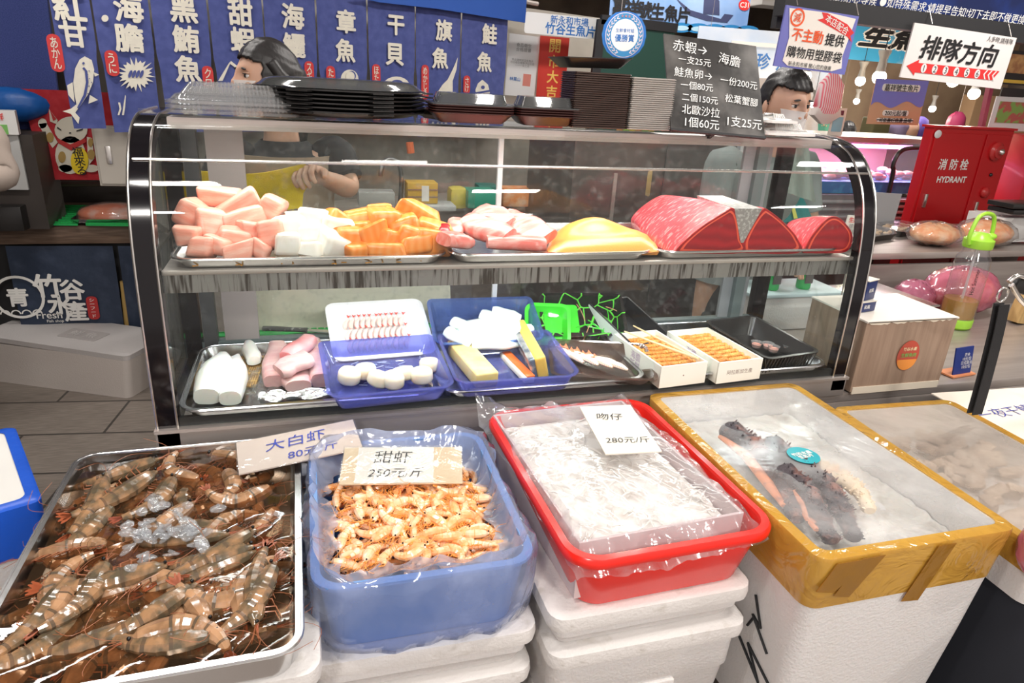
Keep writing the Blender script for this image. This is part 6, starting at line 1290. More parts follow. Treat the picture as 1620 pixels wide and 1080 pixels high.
def person(label, hc, yaw, J, shirt, pitch=0, s=1.0, hair='short', mask=None, grip=None, short_sleeve=True, roll=0, apron=None, sleeve_full=False, trousers=None, hscale=1.0, cap_top=1.0):
    """J: neck, chest, pelvis, (shoulder, elbow, wrist) left and right, knees/feet straight down"""
    t = thing('person', label, 'person', (J['pelvis'].x, J['pelvis'].y, 0))
    nk, chs, pe = J['neck'], J['chest'], J['pelvis']; mid = chs.lerp(pe, .5); hb = hc - Vector((0, 0, .06)) + (Vector((math.sin(yaw), math.cos(yaw), 0))*-.0)
    V3 = Vector; C_ = [[(pe, .13), (mid, .115), (chs, .125), (nk, .055), (hb, .052)]]; cl = []
    for sd in ('L', 'R'):
        sh, el, wr = J[sd]; C_.append([(chs, .125), (sh, .052), (sh.lerp(el, .5), .045), (el, .037), (el.lerp(wr, .4), .036), (wr, .024)])
        e2 = el.lerp(wr, .75) if sleeve_full else sh.lerp(el, .70); tp = sh + (chs-sh)*.35
        cl.append([(tp, .062), (sh, .068), (sh.lerp(el, .5), .060)] + ([(el, .050), (e2, .042)] if sleeve_full else [(e2, .058)]))
        dv = (wr-el).normalized(); C_ += hand_chain(wr, dv, (grip or {}).get(sd, (V3((0, 0, 1)), .35, 1))[0], (grip or {}).get(sd, (0, .35, 1))[1], 1.0, (grip or {}).get(sd, (0, 0, 1))[2])
    for sx in (-1, 1):
        rt = V3((math.cos(yaw*0), 0, 0)); hip = pe + rt*sx*.09 - V3((0, 0, .06)); kn = V3((hip.x, hip.y, hip.z*.55)); ft = V3((hip.x, hip.y, .08)); toe = ft + V3((0, -.14, -.04))
        C_.append([(pe, .13), (hip, .085), (kn, .058), (ft, .042), (toe, .035)])
    me = skin_mesh(C_); bm = bmesh.new(); bm.from_mesh(me)
    for f in bm.faces: f.smooth = True
    HM = head_bm(bm, hc, yaw, pitch, hscale, roll)
    for f in bm.faces: f.smooth = True
    bmesh.ops.transform(bm, matrix=WM[t.name].inverted(), verts=bm.verts); m3 = bpy.data.meshes.new('body'); bm.to_mesh(m3); bm.free(); bpy.data.meshes.remove(me)
    for q in (skin, eye_w, black_matte, lipm): m3.materials.append(q)
    o = bpy.data.objects.new('body', m3); COL.objects.link(o); o.parent = t
    b = MB(); shv = (J['L'][0]-J['R'][0]); shv.z = 0; sw = shv.length/2; u_ = shv.normalized(); v_ = Vector((-u_.y, u_.x, 0)); top = nk.lerp(chs, .18)
    prof_ = [(pe-Vector((0, 0, .10)), .175, .150), (pe, .170, .148), (mid, .160, .140), (chs.lerp(mid, .4), sw*.90, .148), (chs, sw*1.0, .146), (chs.lerp(nk, .45), sw*.96, .120), (chs.lerp(nk, .66), sw*.66, .090), (top, .075, .068)]
    ax = spline([p for p, a, c in prof_], 4); ra = [v.x for v in spline([(a, 0, 0) for p, a, c in prof_], 4)]; rc_ = [v.x for v in spline([(c, 0, 0) for p, a, c in prof_], 4)]
    b.loft([[p + u_*a*math.cos(2*PI*k/28) + v_*c*math.sin(2*PI*k/28)*(1 + .02*math.sin(k*1.7+i_)) for k in range(28)] for i_, (p, a, c) in enumerate(zip(ax, ra, rc_))], cap=False)
    for ch in cl: b.tube(spline([p for p, r in ch], 5), [v.x for v in spline([(r, 0, 0) for p, r in ch], 5)], 14)
    b.out('shirt', shirt, t, world=True, ang=180)
    lg = [[(pe, .15), (pe-V3((0, 0, .12)), .15)]]
    for sx in (-1, 1): hip = pe + V3((sx*.09, 0, -.06)); lg.append([(pe-V3((0, 0, .12)), .15), (V3((hip.x, hip.y, hip.z*.55)), .075), (V3((hip.x, hip.y, .10)), .058)])
    me = skin_mesh(lg); me.transform(WM[t.name].inverted()); me.materials.clear(); me.materials.append(trousers or black_matte); me.name = 'trousers'; q = bpy.data.objects.new('trousers', me); COL.objects.link(q); q.parent = t
    # hair: a shell round the skull, cut to leave the face open
    bm = bmesh.new(); r = bmesh.ops.create_icosphere(bm, subdivisions=5, radius=1); random.seed(3); dead = []
    for v in r['verts']:
        x, y, z = v.co; n_ = .012*math.sin(19*x+7*z)+.01*math.sin(31*z+11*y)
        line = {'short': .42 + .10*x*x, 'long': .50 - .25*x*x, 'buzz': .40}[hair]
        low = {'short': -.05, 'long': -.62, 'buzz': -.05}[hair]
        if (y < -.12 - .25*abs(x)*0 and z < line and not (hair == 'long' and abs(x) > .84)) or z < low - .1*y*(1 if hair != 'long' else 0): dead.append(v)
        k = 1.055 + n_; v.co = Vector((x*.080*k, (y*1.12 if y > 0 else y)*.098*k, z*.120*k*cap_top + (.004 if z > 0 else 0)))
        if hair == 'long' and y > .3 and z < .3: v.co.y += .012
    bmesh.ops.delete(bm, geom=dead, context='VERTS'); bmesh.ops.solidify(bm, geom=bm.faces[:], thickness=.006)
    bmesh.ops.transform(bm, matrix=HM, verts=bm.verts)
    if hair == 'long':
        x = MB(); x.bm.free(); x.bm = bm; hq = [HM @ V3(p) for p in ((0, .085, -.01), (0, .115, -.05), (.0, .10, -.12), (0, .085, -.19))]; x.tube(spline(hq, 5), [.05]*5+[.045]*5+[.035]*5+[.015], 14)
        for sx in (-1, 1): x.tube(spline([HM @ V3((sx*.070, -.02, .06)), HM @ V3((sx*.083, .01, .01)), HM @ V3((sx*.075, .05, -.06)), HM @ V3((sx*.045, .085, -.11))], 4), [.02]*4+[.026]*4+[.026]*5, 10)
    for f in bm.faces: f.smooth = True
    bmesh.ops.transform(bm, matrix=WM[t.name].inverted(), verts=bm.verts); m3 = bpy.data.meshes.new('hair'); bm.to_mesh(m3); bm.free(); m3.materials.append(hair_m); q = bpy.data.objects.new('hair', m3); COL.objects.link(q); q.parent = t
    if mask:
        b = MB(); b.grid(lambda u, v: Vector((.066*math.sin((u-.5)*2.6)*(1-.25*(1-v)), -.094*math.cos((u-.5)*2.1)*1.0-.018*math.exp(-((u-.5)/.12)**2)*(.4+v*.6)-.004, -.105+.105*v)), 20, 10)
        for sx in (-1, 1): b.tube([(sx*.064, -.05, -.02), (sx*.080, .005, .015)], .0012, 4); b.tube([(sx*.055, -.05, -.085), (sx*.080, .008, -.03)], .0012, 4)
        bmesh.ops.transform(b.bm, matrix=HM, verts=b.bm.verts); b.out('face_mask', mask, t, world=True, solid=.002)
    return t
V = Vector
blackshirt = mat('black_shirt', (.014, .014, .018), .8, bump=(25, .4, .005)); maskm = mat('pale_mask', (.78, .74, .72), .7)
hc = P(424, 128, y=2.50)
J = dict(neck=V((hc.x+.035, 2.51, hc.z-.15)), chest=V((hc.x+.04, 2.52, hc.z-.34)), pelvis=V((hc.x+.04, 2.55, .88)),
         L=(V((hc.x+.20, 2.50, hc.z-.23)), P(556, 300, y=2.42), P(506, 279, y=2.26)), R=(V((hc.x-.13, 2.48, hc.z-.24)), P(335, 300, y=2.45), P(352, 318, y=2.26)))
person('woman in a black shirt with a pale mask, looking left, holding a yellow cloth', hc, -1.12, J, blackshirt, hair='long', mask=maskm, grip={'L': (V((.2, 1, .5)), .75, -1), 'R': (V((0, 0, 1)), .4, 1)}, hscale=1.0)
ap = MB(); c = J['chest']; ap.grid(lambda u, v: Vector((c.x-.15+.30*u, c.y-.155+.04*abs(u-.5)**2*8, .80+.42*v)), 8, 8); q = ap.out('apron', mat('khaki_apron', (.36, .29, .22), .8), None, solid=.003); 
pw = [o for o in COL.objects if o.name.startswith('person')][0]; q.parent = pw; q.data.transform(WM[pw.name].inverted())
# the yellow cloth she holds up
A_, B_, C_, D_ = P(316, 270, y=2.20), P(484, 258, y=2.20), P(478, 330, y=2.20), P(318, 345, y=2.20)
b = MB(); b.grid(lambda u, v: (A_.lerp(B_, u)).lerp(D_.lerp(C_, u), v) + V((-.03*u*v*0, .006*math.sin(9*u+3*v), -.018*math.sin(PI*u)*(1-v)+.004*math.sin(8*u)*v)), 30, 14)
tag(b.out('yellow_cloth', mat('yellow_cloth', (.78, .58, .012), .75, nz=(40, (.72, .52, .01), .4, .7), bump=(300, .4)), solid=.004), 'bright yellow cloth held up by the woman behind the pink fish', 'cloth')
b = MB(); B1, C1, E1 = P(482, 262, y=2.22), P(462, 336, y=2.22), P(488, 292, y=2.22); b.poly([B1, E1, C1], (0, .004, 0)); tag(b.out('yellow_cloth', MATS['yellow_cloth'], smooth=False), 'folded back corner of yellow cloth under the woman\'s fingers', 'cloth')
# man behind the right end of the case
hc = P(1240, 168, y=2.34)
J = dict(neck=V((hc.x-.0, 2.37, hc.z-.15)), chest=V((hc.x-.01, 2.40, hc.z-.34)), pelvis=V((hc.x, 2.48, .84)), L=(V((hc.x+.18, 2.40, hc.z-.22)), V((hc.x+.24, 2.34, hc.z-.48)), V((hc.x+.06, 2.14, hc.z-.50))), R=(V((hc.x-.18, 2.40, hc.z-.22)), V((hc.x-.25, 2.34, hc.z-.48)), V((hc.x-.10, 2.14, hc.z-.52))))
person('man with short black hair peering over the right end of the case', hc, .12, J, mat('grey_shirt', (.22, .25, .25), .8, bump=(20, .4, .005)), pitch=.12, hair='short', mask=maskm, hscale=1.04, cap_top=1.04)
tw = MB(); tw.grid(lambda u, v: P(1236+44*u+10*v*u, 232+70*v+18*u*v, y=2.16) + V((0, .008*math.sin(14*u+2*v), 0)), 14, 10); tag(tw.out('grey_towel', mat('grey_green_towel', (.28, .33, .30), .9, bump=(200, .5)), solid=.004), 'grey green towel hanging behind the right end of the case', 'towel')
tw = MB(); A2 = [P(1238, 300, y=2.3), P(1262, 292, y=2.3), P(1285, 345, y=2.3), P(1240, 352, y=2.3)]; tw.poly(A2, (0, .02, 0)); q = tw.out('teal_sack', mat('teal_sack', (.01, .20, .20), .6), smooth=False); tag(q, 'teal packaged sack with a yellow stripe behind the tuna loins', 'sack')
MB().poly([P(1246, 298, y=2.295), P(1249, 297, y=2.295), P(1262, 345, y=2.295), P(1256, 346, y=2.295)], (0, .002, 0)).out('yellow_stripe', mat('yellow_stripe', (.75, .75, .15), .6), q, smooth=False)
# seated person at the far left edge, only the elbow shows
hc = P(-150, 120, y=3.0)
J = dict(neck=V((hc.x, 3.0, hc.z-.15)), chest=V((hc.x-.10, 3.0, hc.z-.34)), pelvis=V((hc.x-.32, 3.05, .80)), L=(V((hc.x+.19, 3.0, P(0, 215, y=3.0).z)), P(4, 278, y=2.95), P(-60, 290, y=2.78)), R=(V((hc.x-.19, 3.0, hc.z-.24)), V((hc.x-.25, 2.9, hc.z-.48)), V((hc.x-.12, 2.75, hc.z-.45))))
person('person in a beige shirt at the left edge, only an elbow in view', hc, .6, J, mat('beige_sleeve', (.34, .28, .24), .85, bump=(20, .5, .006)), hair='short', sleeve_full=True)
# worker in the far stall
hc = P(1312, 186, y=4.5)
J = dict(neck=V((hc.x+.08, 4.5, hc.z-.13)), chest=V((hc.x+.14, 4.52, hc.z-.30)), pelvis=V((hc.x+.18, 4.55, .82)), L=(V((hc.x+.30, 4.5, hc.z-.20)), V((hc.x+.30, 4.35, hc.z-.40)), V((hc.x+.05, 4.2, hc.z-.36))), R=(V((hc.x-.02, 4.5, hc.z-.20)), V((hc.x-.10, 4.4, hc.z-.38)), V((hc.x-.20, 4.2, hc.z-.34))))
person('worker in a white shirt with a green mask bending over in the far stall', hc, -.95, J, white_paint, pitch=.35, hair='buzz', mask=mat('green_mask', (.12, .45, .33), .7))
hc = P(1338, 214, y=5.4)
J = dict(neck=V((hc.x, 5.4, hc.z-.13)), chest=V((hc.x, 5.42, hc.z-.30)), pelvis=V((hc.x, 5.45, .82)), L=(V((hc.x+.18, 5.4, hc.z-.20)), V((hc.x+.24, 5.3, hc.z-.40)), V((hc.x+.05, 5.1, hc.z-.40))), R=(V((hc.x-.18, 5.4, hc.z-.20)), V((hc.x-.22, 5.3, hc.z-.40)), V((hc.x-.10, 5.1, hc.z-.40))))
person('second worker with dark hair behind the blue price stand in the far stall', hc, -.5, J, mat('maroon_shirt', (.18, .02, .04), .8), pitch=.3, hair='buzz')
# ================================================================== SIGNS AND THE FAR MARKET
white_sign = mat('white_sign', (.78, .78, .78), .45); bluet2 = mat('sign_blue', (.02, .16, .50), .5)
t, w_, h_ = board('shop_sign', 'panel', 'white shop sign with blue characters right of the curtain', 'sign', (831, 18), (951, 30), (829, 52), 4.10, white_sign, r=.015)
text('新永和市場', w=w_*.5, c=(w_*.58, h_*.76), m=bluet2, parent=t, bold=.012); text('竹谷生魚片', w=w_*.66, c=(w_*.60, h_*.34), m=bluet2, parent=t, bold=.02)
t, w_, h_ = board('certificate', 'sheet', 'white certificate with a red seal on the partition', 'certificate', (803, 52), (851, 58), (798, 150), 4.36, white_sign)
text('食品衛生\n合格證書', w=w_*.5, c=(w_*.5, h_*.80), m=mat('grey_print', (.35, .35, .35), .6), parent=t); text('特此證明本店生魚片\n符合衛生標準予以公告\n一一一年三月', w=w_*.8, c=(w_*.5, h_*.55), m=MATS['grey_print'], parent=t, bold=0)
MB().box((w_*.70, h_*.28, .001), (w_*.26, h_*.2, .001)).out('red_seal', mat('faint_red', (.72, .25, .2), .6), t, smooth=False); text('林葉山', w=w_*.35, c=(w_*.3, h_*.28), m=bluet2, parent=t)
t, w_, h_ = board('red_banner', 'sheet', 'red new year banner with gold characters beside the certificate', 'banner', (853, 56), (899, 60), (848, 156), 4.34, mat('new_year_red', (.62, .035, .02), .6))
gold = mat('gold_print', (.90, .55, .12), .5)
for k, ch in enumerate('開市大吉'): text(ch, h=h_*.20, c=(w_*.52, h_*(.86-.245*k)), m=gold, parent=t, bold=.02)
t, w_, h_ = board('award_badge', 'backing', 'round blue and white award badge with a laurel ring above the stacks', 'badge', (950, 16), (1021, 19), (950, 92), 3.55, MATS['sign_blue'], th=.001, r=.11)
cx_, cy_ = w_/2, h_/2; R0 = h_/2
for nm, r, m_, z in (('blue_disc', 1, bluet2, .001), ('pink_ring', .95, mat('badge_pink', (.75, .62, .66), .5), .002), ('blue_ring', .92, mat('badge_blue', (.04, .24, .50), .5), .003), ('white_disc', .68, white_sign, .004)):
    MB().poly([Vector((cx_+r*R0*math.cos(2*PI*i/48), cy_+r*R0*math.sin(2*PI*i/48), z)) for i in range(48)], (0, 0, .001)).out(nm, m_, t, smooth=False)
lv = MB()
for s in (-1, 1):
    for k in range(11):
        a_ = -PI/2 + s*(.35+k*.22); c = Vector((cx_+.80*R0*math.cos(a_), cy_+.80*R0*math.sin(a_), .0055)); dr = Vector((-math.sin(a_)*s, math.cos(a_)*s, 0)); nr = Vector((math.cos(a_), math.sin(a_), 0))
        for q in (-1, 1): lv.poly([c, c+dr*R0*.11+nr*q*R0*.08, c+dr*R0*.17+nr*q*R0*.06, c+dr*R0*.06])
o = lv.out('laurel', MATS['badge_pink'], t, smooth=False)
text('生鮮食材組', w=h_*.46, c=(cx_, cy_+h_*.10), m=bluet2, parent=t, z=.006, bold=0); text('優勝賞', w=h_*.48, c=(cx_, cy_-h_*.06), m=bluet2, parent=t, z=.006, bold=.012); text('☆ ★ ☆', w=h_*.24, c=(cx_, cy_+h_*.40), m=mat('faint_red', (.72, .25, .2), .6), parent=t, z=.006)
t, w_, h_ = board('menu_board', 'board', 'dark green board with a strip of yellow and green price tags behind the stacks', 'board', (944, 30), (1062, 44), (940, 132), 4.0, mat('chalk_green', (.012, .07, .05), .5))
MB().box((w_/2, h_, 0), (w_*1.02, .05, .03)).box((0, h_/2, 0), (.05, h_, .03)).out('dark_frame', black_matte, t, smooth=False)
for k in range(6): MB().box((w_*(.40+.09*k), h_*.10, .003), (w_*.085, h_*.10, .002)).out('price_tag', [mat('tag_orange', (.75, .32, .06), .5), mat('tag_green', (.35, .60, .08), .5), mat('tag_yellow', (.80, .62, .06), .5)][k % 3], t, smooth=False)
# ship banner with C31
t, w_, h_ = board('ship_banner', 'sheet', 'blue banner with a ship on waves and black characters, hanging under the roof', 'banner', (965, -38), (1188, -22), (963, 34), 5.2, mat('banner_sky', (.20, .36, .68), .5, nz=(2, (.45, .60, .82), .4, .7)), ybl=5.2)
def bq(tt, M0, yy, name, polys, m, off):
    b = MB()
    for pl in polys:
        pts = []
        for x, y in pl: q = M0.inverted() @ P(x, y, y=yy); pts.append(Vector((q.x, q.y, off)))
        b.poly(pts, (0, 0, .001))
    return b.out(name, m, tt, smooth=False)
BM = WM[t.name]
bq(t, BM, 5.2, 'ship', [[(1068, -4), (1092, 16), (1140, 30), (1146, 22), (1160, 24), (1150, 36), (1118, 33), (1090, 24)], [(1112, 22), (1114, -6), (1128, -12), (1138, 2), (1138, 24)]], mat('ship_dark', (.05, .06, .14), .6), .002)
bq(t, BM, 5.2, 'waves', [ell(1000+26*k, 40+1.2*k, 18, 8) for k in range(8)], mat('wave_blue', (.02, .22, .50), .5), .003); bq(t, BM, 5.2, 'foam_crests', [ell(1000+26*k, 41+1.2*k, 11, 4) for k in range(8)], mat('wave_pale', (.45, .68, .80), .5), .0045)
for ch, px in zip('嘉祥號生魚片', (980, 1000, 1020, 1040, 1062, 1081)):
    q = BM.inverted() @ P(px, 10+(px-980)*.14, y=5.2); text(ch, h=.11, c=(q.x, q.y), m=ink_black, parent=t, z=.006, bold=.03)
bq(t, BM, 5.2, 'red_disc', [ell(1177, 8, 9, 9)], red_ink, .005); q = BM.inverted() @ P(1177, 8, y=5.2); text('C31', w=.075, c=(q.x, q.y), m=white_ink, parent=t, z=.0075, bold=.02)
t, w_, h_ = board('blue_white_sign', 'panel', 'pale blue and white shop sign behind the chalkboard', 'sign', (1098, 40), (1262, 52), (1096, 118), 4.9, mat('pale_sign', (.50, .62, .80), .4, nz=(1.5, (.74, .78, .84), .4, .6)))
for ch, x in (('珍', .66), ('魚', .86)): text(ch, h=h_*.34, c=(x*w_, h_*.36), m=bluet2, parent=t, bold=.02)
MB().box((w_*.62, h_*.70, .003), (w_*.6, .03, .004)).out('white_stripe', white_sign, t, smooth=False)
# hanging signs at the right
t, w_, h_ = board('bag_notice', 'sheet', 'tilted white and violet notice about plastic bags hanging above the man', 'sign', (1252, 9), (1366, 27), (1224, 104), 2.00, mat('violet_border', (.16, .17, .50), .45), ybl=2.0)
def fp(t, name, pts, m, z): return MB().poly([Vector((x*w_, y*h_, z)) for x, y in pts], (0, 0, .0006)).out(name, m, t, smooth=False)
fp(t, 'white_bag_shape', [(.04, .96), (.60, .98), (.96, .95), (.90, .30), (.93, .10), (.80, .03), (.18, .03), (.10, .10), (.12, .50)], mat('notice_white', (.82, .78, .72), .5), .001)
fp(t, 'red_ribbon', [(.48, .97), (.56, .97), (.86, .84), (.98, .72), (.94, .66), (.98, .56), (.90, .64), (.54, .80), (.44, .84), (.52, .88)], red_ink, .0018)
text('本店配合', w=.36*w_, c=(.72*w_, .81*h_), m=white_ink, parent=t, z=.003, rot=-.33, bold=.008); text('不主動', w=.42*w_, c=(.36*w_, .56*h_), m=mat('orange_red_print', (.80, .10, .02), .5), parent=t, z=.003, bold=.022); text('提供', w=.26*w_, c=(.74*w_, .55*h_), m=ink_black, parent=t, z=.003, bold=.02); text('購物用塑膠袋', w=.76*w_, c=(.51*w_, .27*h_), m=ink_black, parent=t, z=.003, bold=.01)
b = MB(); b.loft([[Vector((.17*w_+r*math.cos(2*PI*i/24), .83*h_+r*math.sin(2*PI*i/24), .0025)) for i in range(24)] for r in (.026, .020)], cap=False); b.out('gear_ring', mat('orange_red_print', (.80, .10, .02), .5), t, smooth=False); text('減', h=.026, c=(.17*w_, .83*h_), m=MATS['orange_red_print'], parent=t, z=.003, bold=.01)
text('新永和市場 關心您的健康', w=.6*w_, c=(.48*w_, .075*h_), m=ink_black, parent=t, z=.003, bold=0)
t, w_, h_ = board('queue_sign', 'panel', 'white queue direction sign with a red numbered arrow', 'sign', (1462, 38), (1622, 62), (1424, 122), 2.10, mat('queue_white', (.80, .76, .74), .4))
text('排隊方向', w=.74*w_, h=.42*h_, c=(.49*w_, .60*h_), m=ink_black, parent=t, bold=.022, shear=.12); text('人多時,請排隊', w=.26*w_, c=(.84*w_, .91*h_), m=ink_black, parent=t, bold=0)
fp(t, 'red_arrow', [(.03, .22), (.13, .36), (.13, .30), (.93, .34), (.88, .15), (.12, .12), (.12, .06)], red_ink, .001)
for k in range(6):
    cx1, cy1 = (.19+.105*k)*w_, (.215+.004*k)*h_; MB().poly([Vector((cx1+.012*math.cos(2*PI*i/20), cy1+.015*math.sin(2*PI*i/20), .002)) for i in range(20)], (0, 0, .0005)).out('white_dot', white_sign, t, smooth=False); text(str(k+1), h=.020, c=(cx1, cy1), m=ink_black, parent=t, z=.0032, bold=0)
for k in range(3): x = .80+.045*k; fp(t, 'chevron', [(x, .33), (x-.025, .24), (x, .15), (x+.012, .15), (x-.012, .24), (x+.012, .33)], white_sign, .002)
# dark screen with a blue notice above
a, b2, c = P(1228, -60, y=2.02), P(1700, 5, y=2.02), P(1240, -2, y=2.02)
t, w_, h_ = board('notice_screen', 'frame', 'long dark blue lit notice board along the top right', 'notice board', (1244, -62), (1720, 6), (1240, -8), 2.14, black_matte, th=.05, ybl=2.14)
scr = mat('blue_screen', (.004, .012, .07), .3, emit=.0, nz=(3, (.01, .05, .30), .45, .7)); MB().box((w_/2, h_*.5, .002), (w_*.99, h_*.95, .004)).out('blue_face', scr, t, smooth=False)
text('海鹽現切,請耐心等候 ●如特殊需求,請提早告知!切下去即不做更換●', w=w_*.76, c=(w_*.42, h_*.16), m=white_ink, parent=t, z=.005, bold=.0, shear=.15)
MB().box((w_/2, -.03, -.01), (w_, .06, .05)).out('lower_beam', black_matte, t, smooth=False)
tag(MB().box((P(1240, -20, y=2.2).x, 2.2, 2.35), (.03, .03, 1.3)).out('hanging_post', black_matte), 'black post carrying the notice board', 'post')
for (px, py, y, s) in ((1262, 8, 2.0, 1), (1358, 24, 2.0, 1), (1475, 38, 2.1, 1), (1600, 58, 2.1, 1)):
    p = P(px, py, y=y); tag(MB().tube([p, p+V((0, .06, .10))], .0012, 5).out('hanging_wire', steel), {1262: 'left wire of the plastic bag notice', 1358: 'right wire of the plastic bag notice', 1475: 'left wire of the queue sign', 1600: 'right wire of the queue sign'}[px], 'wire')
# far banner and boards
t, w_, h_ = board('wave_banner', 'sheet', 'blue wave banner with big black brush writing behind the notices', 'banner', (1330, 30), (1500, 48), (1322, 92), 4.6, mat('banner_cyan', (.04, .34, .62), .5, nz=(1.5, (.45, .62, .74), .5, .56)))
text('生魚', w=w_*.55, h=h_*.55, c=(w_*.45, h_*.65), m=white_ink, parent=t, bold=.10, z=.002, shear=.3); text('生魚', w=w_*.55, h=h_*.55, c=(w_*.45, h_*.65), m=ink_black, parent=t, bold=.045, z=.004, shear=.3)
t, w_, h_ = board('price_sign', 'panel', 'violet and tan price sign with a wavy border hanging over the far stall', 'sign', (1383, 124), (1466, 128), (1371, 196), 3.4, mat('tan_panel', (.60, .34, .20), .5))
violet = mat('violet_panel', (.20, .20, .58), .5)
pts = [(0, 1), (0, .42)] + [(i/20, .42+.07*math.sin(i*.55+.5)+.06*i/20) for i in range(1, 20)] + [(1, .45), (1, 1)]; fp(t, 'violet_top', pts, violet, .001)
b = MB()
for x, y, ww, hh in ((.5, .82, .72, .16), (.5, .26, .5, .13), (.52, .10, .72, .09)): b = MB(); b.loft([rr(ww*w_, hh*h_, .014, z, 3, x*w_, y*h_) for z in (.001, .003)]); b.out('cream_plate', mat('notice_white', (.82, .78, .72), .5), t, smooth=False)
text('嘉祥號生魚片', w=.64*w_, c=(.5*w_, .82*h_), m=ink_black, parent=t, z=.005, bold=.008); text('200元起/盤', w=.42*w_, c=(.5*w_, .26*h_), m=ink_black, parent=t, z=.005, bold=.008); text('可依喜好挑選‧品項', w=.62*w_, c=(.52*w_, .10*h_), m=ink_black, parent=t, z=.005)
t, w_, h_ = board('blue_price_stand', 'sheet', 'small tilted cream and light blue price stand on the far case', 'sign', (1330, 171), (1352, 172), (1309, 217), 3.62, mat('notice_white', (.82, .78, .72), .5)); MB().box((w_*.5, h_*.45, .001), (w_*.7, h_*.5, .002)).out('light_blue_print', mat('light_blue_print', (.30, .58, .72), .5), t, smooth=False); MB().box((w_*.5, h_*.84, .001), (w_*.6, h_*.16, .002)).out('dark_print', mat('dark_wine', (.15, .03, .06), .5), t, smooth=False)
# fish case of the far stall
xa, xb = P(1250, 260, y=3.55).x, P(1478, 300, y=3.55).x; zt2, zb2 = P(1400, 226, y=3.5).z, P(1400, 288, y=3.5).z
t = thing('far_fish_case', 'glass fish case with a magenta tube light in the stall behind', 'display case', ((xa+xb)/2, 3.75, 0)); xm, wd = (xa+xb)/2, xb-xa
MB().box((xm, 3.80, zt2+.01), (wd, .5, .03)).out('top', mat('steel_dull', (.5, .48, .46), .35, .8), t, world=True, smooth=False)
MB().box((xm, 3.55, (zt2+zb2)/2), (wd, .006, zt2-zb2)).out('front_glass', clear, t, world=True, smooth=False)
MB().box((xm, 4.02, (zt2+zb2)/2), (wd, .01, zt2-zb2)).out('rear_panel', mat('pinkish_panel', (.55, .35, .38), .5), t, world=True, smooth=False)
MB().tube([(xa+.1, 3.60, zt2-.03), (xb-.1, 3.60, zt2-.03)], .012, 8).out('tube_light', mat('magenta_tube', (1, .25, .75), emit=7), t, world=True)
MB().box((xm, 3.78, zb2-.04), (wd, .5, .07)).out('blue_sill', mat('wave_blue_sill', (.03, .18, .48), .5, nz=(9, (.06, .35, .65), .5, .6)), t, world=True, smooth=False)
MB().box((xm, 3.82, (zb2-.10)/2), (wd, .4, zb2-.12)).out('base', mat('maroon_base', (.10, .05, .055), .5), t, world=True, smooth=False)
area('far_case_light', (xm, 3.75, zt2-.04), wd*.9, .05, 9, (1, .55, .80))
b = MB(); random.seed(8)
for i in range(60): b.sph((random.uniform(xa+.15, xb-.1), random.uniform(3.62, 3.9), zb2+random.uniform(.0, .04)), .035, (1.2, .9, .6), 8)
tag(b.out('fish_slices', mat('far_salmon', (.85, .36, .26), .4, nz=(8, (.85, .6, .55), .45, .65))), 'heap of orange pink fish slices in the far case', 'fish', kind='stuff')
# louvred stack under it
for i in range(8):
    p = P(1455, 318+9*i, y=3.42); tag(MB().box((p.x-.18, 3.47, p.z), (.36, .10, .016), bev=.004).out('louvre_tray', mat('pale_grey_tray', (.45, .46, .46), .4)), 'pale grey flat tray in the stack left of the fire cabinet', 'tray', 'flat trays stacked by the fire cabinet')
p0, p1 = P(1290, 310, y=3.4), P(1375, 385, y=3.4)
t = thing('louvred_vent', 'dark grey louvred panel under the far case', 'panel', (p0.x, 3.4, p1.z)); MB().box(((p0.x+p1.x)/2, 3.47, (p0.z+p1.z)/2), (p1.x-p0.x, .04, p0.z-p1.z)).out('frame', mat('louvre_grey', (.18, .18, .20), .5), t, world=True, smooth=False)
for i in range(6): MB().box(((p0.x+p1.x)/2, 3.445, p1.z+(i+.6)*(p0.z-p1.z)/6.5), (p1.x-p0.x-.05, .03, .012), (.5, 0, 0)).out('slat', mat('slat_grey', (.32, .32, .34), .5), t, world=True, smooth=False)
tag(MB().tube(spline([V((P(1407, 300, y=3.3).x, 3.3, .01)), P(1407, 300, y=3.3), P(1412, 262, y=3.3), P(1424, 240, y=3.3), P(1445, 234, y=3.3), P(1480, 236, y=3.3)], 5), .013, 8).out('black_rail', black_plastic), 'bent black rail beside the fire cabinet', 'rail')
t, w_, h_ = board('stuck_note', 'sheet', 'translucent grey note seen beside the case end frame', 'note', (1370, 303), (1415, 306), (1368, 356), 2.9, mat('grey_note', (.50, .52, .54), .6))
t, w_, h_ = board('case_notice', 'sheet', 'white notice with red and grey writing seen through the case end glass', 'note', (1334, 340), (1376, 343), (1334, 372), 1.98, mat('notice_white', (.82, .78, .72), .5))
t0_ = WM[t.name].translation; MB().tube([Vector((t0_.x+w_*.5, t0_.y+.004, t0_.z+.01)), Vector((t0_.x+w_*.5, t0_.y+.004, .697))], .003, 6).out('stick', steel, t, world=True); text('生魚片', w=w_*.5, c=(w_*.3, h_*.80), m=red_ink, parent=t, bold=.02); text('請告知數量\n請耐心等候', w=w_*.8, c=(w_*.5, h_*.35), m=MATS['grey_print'], parent=t)
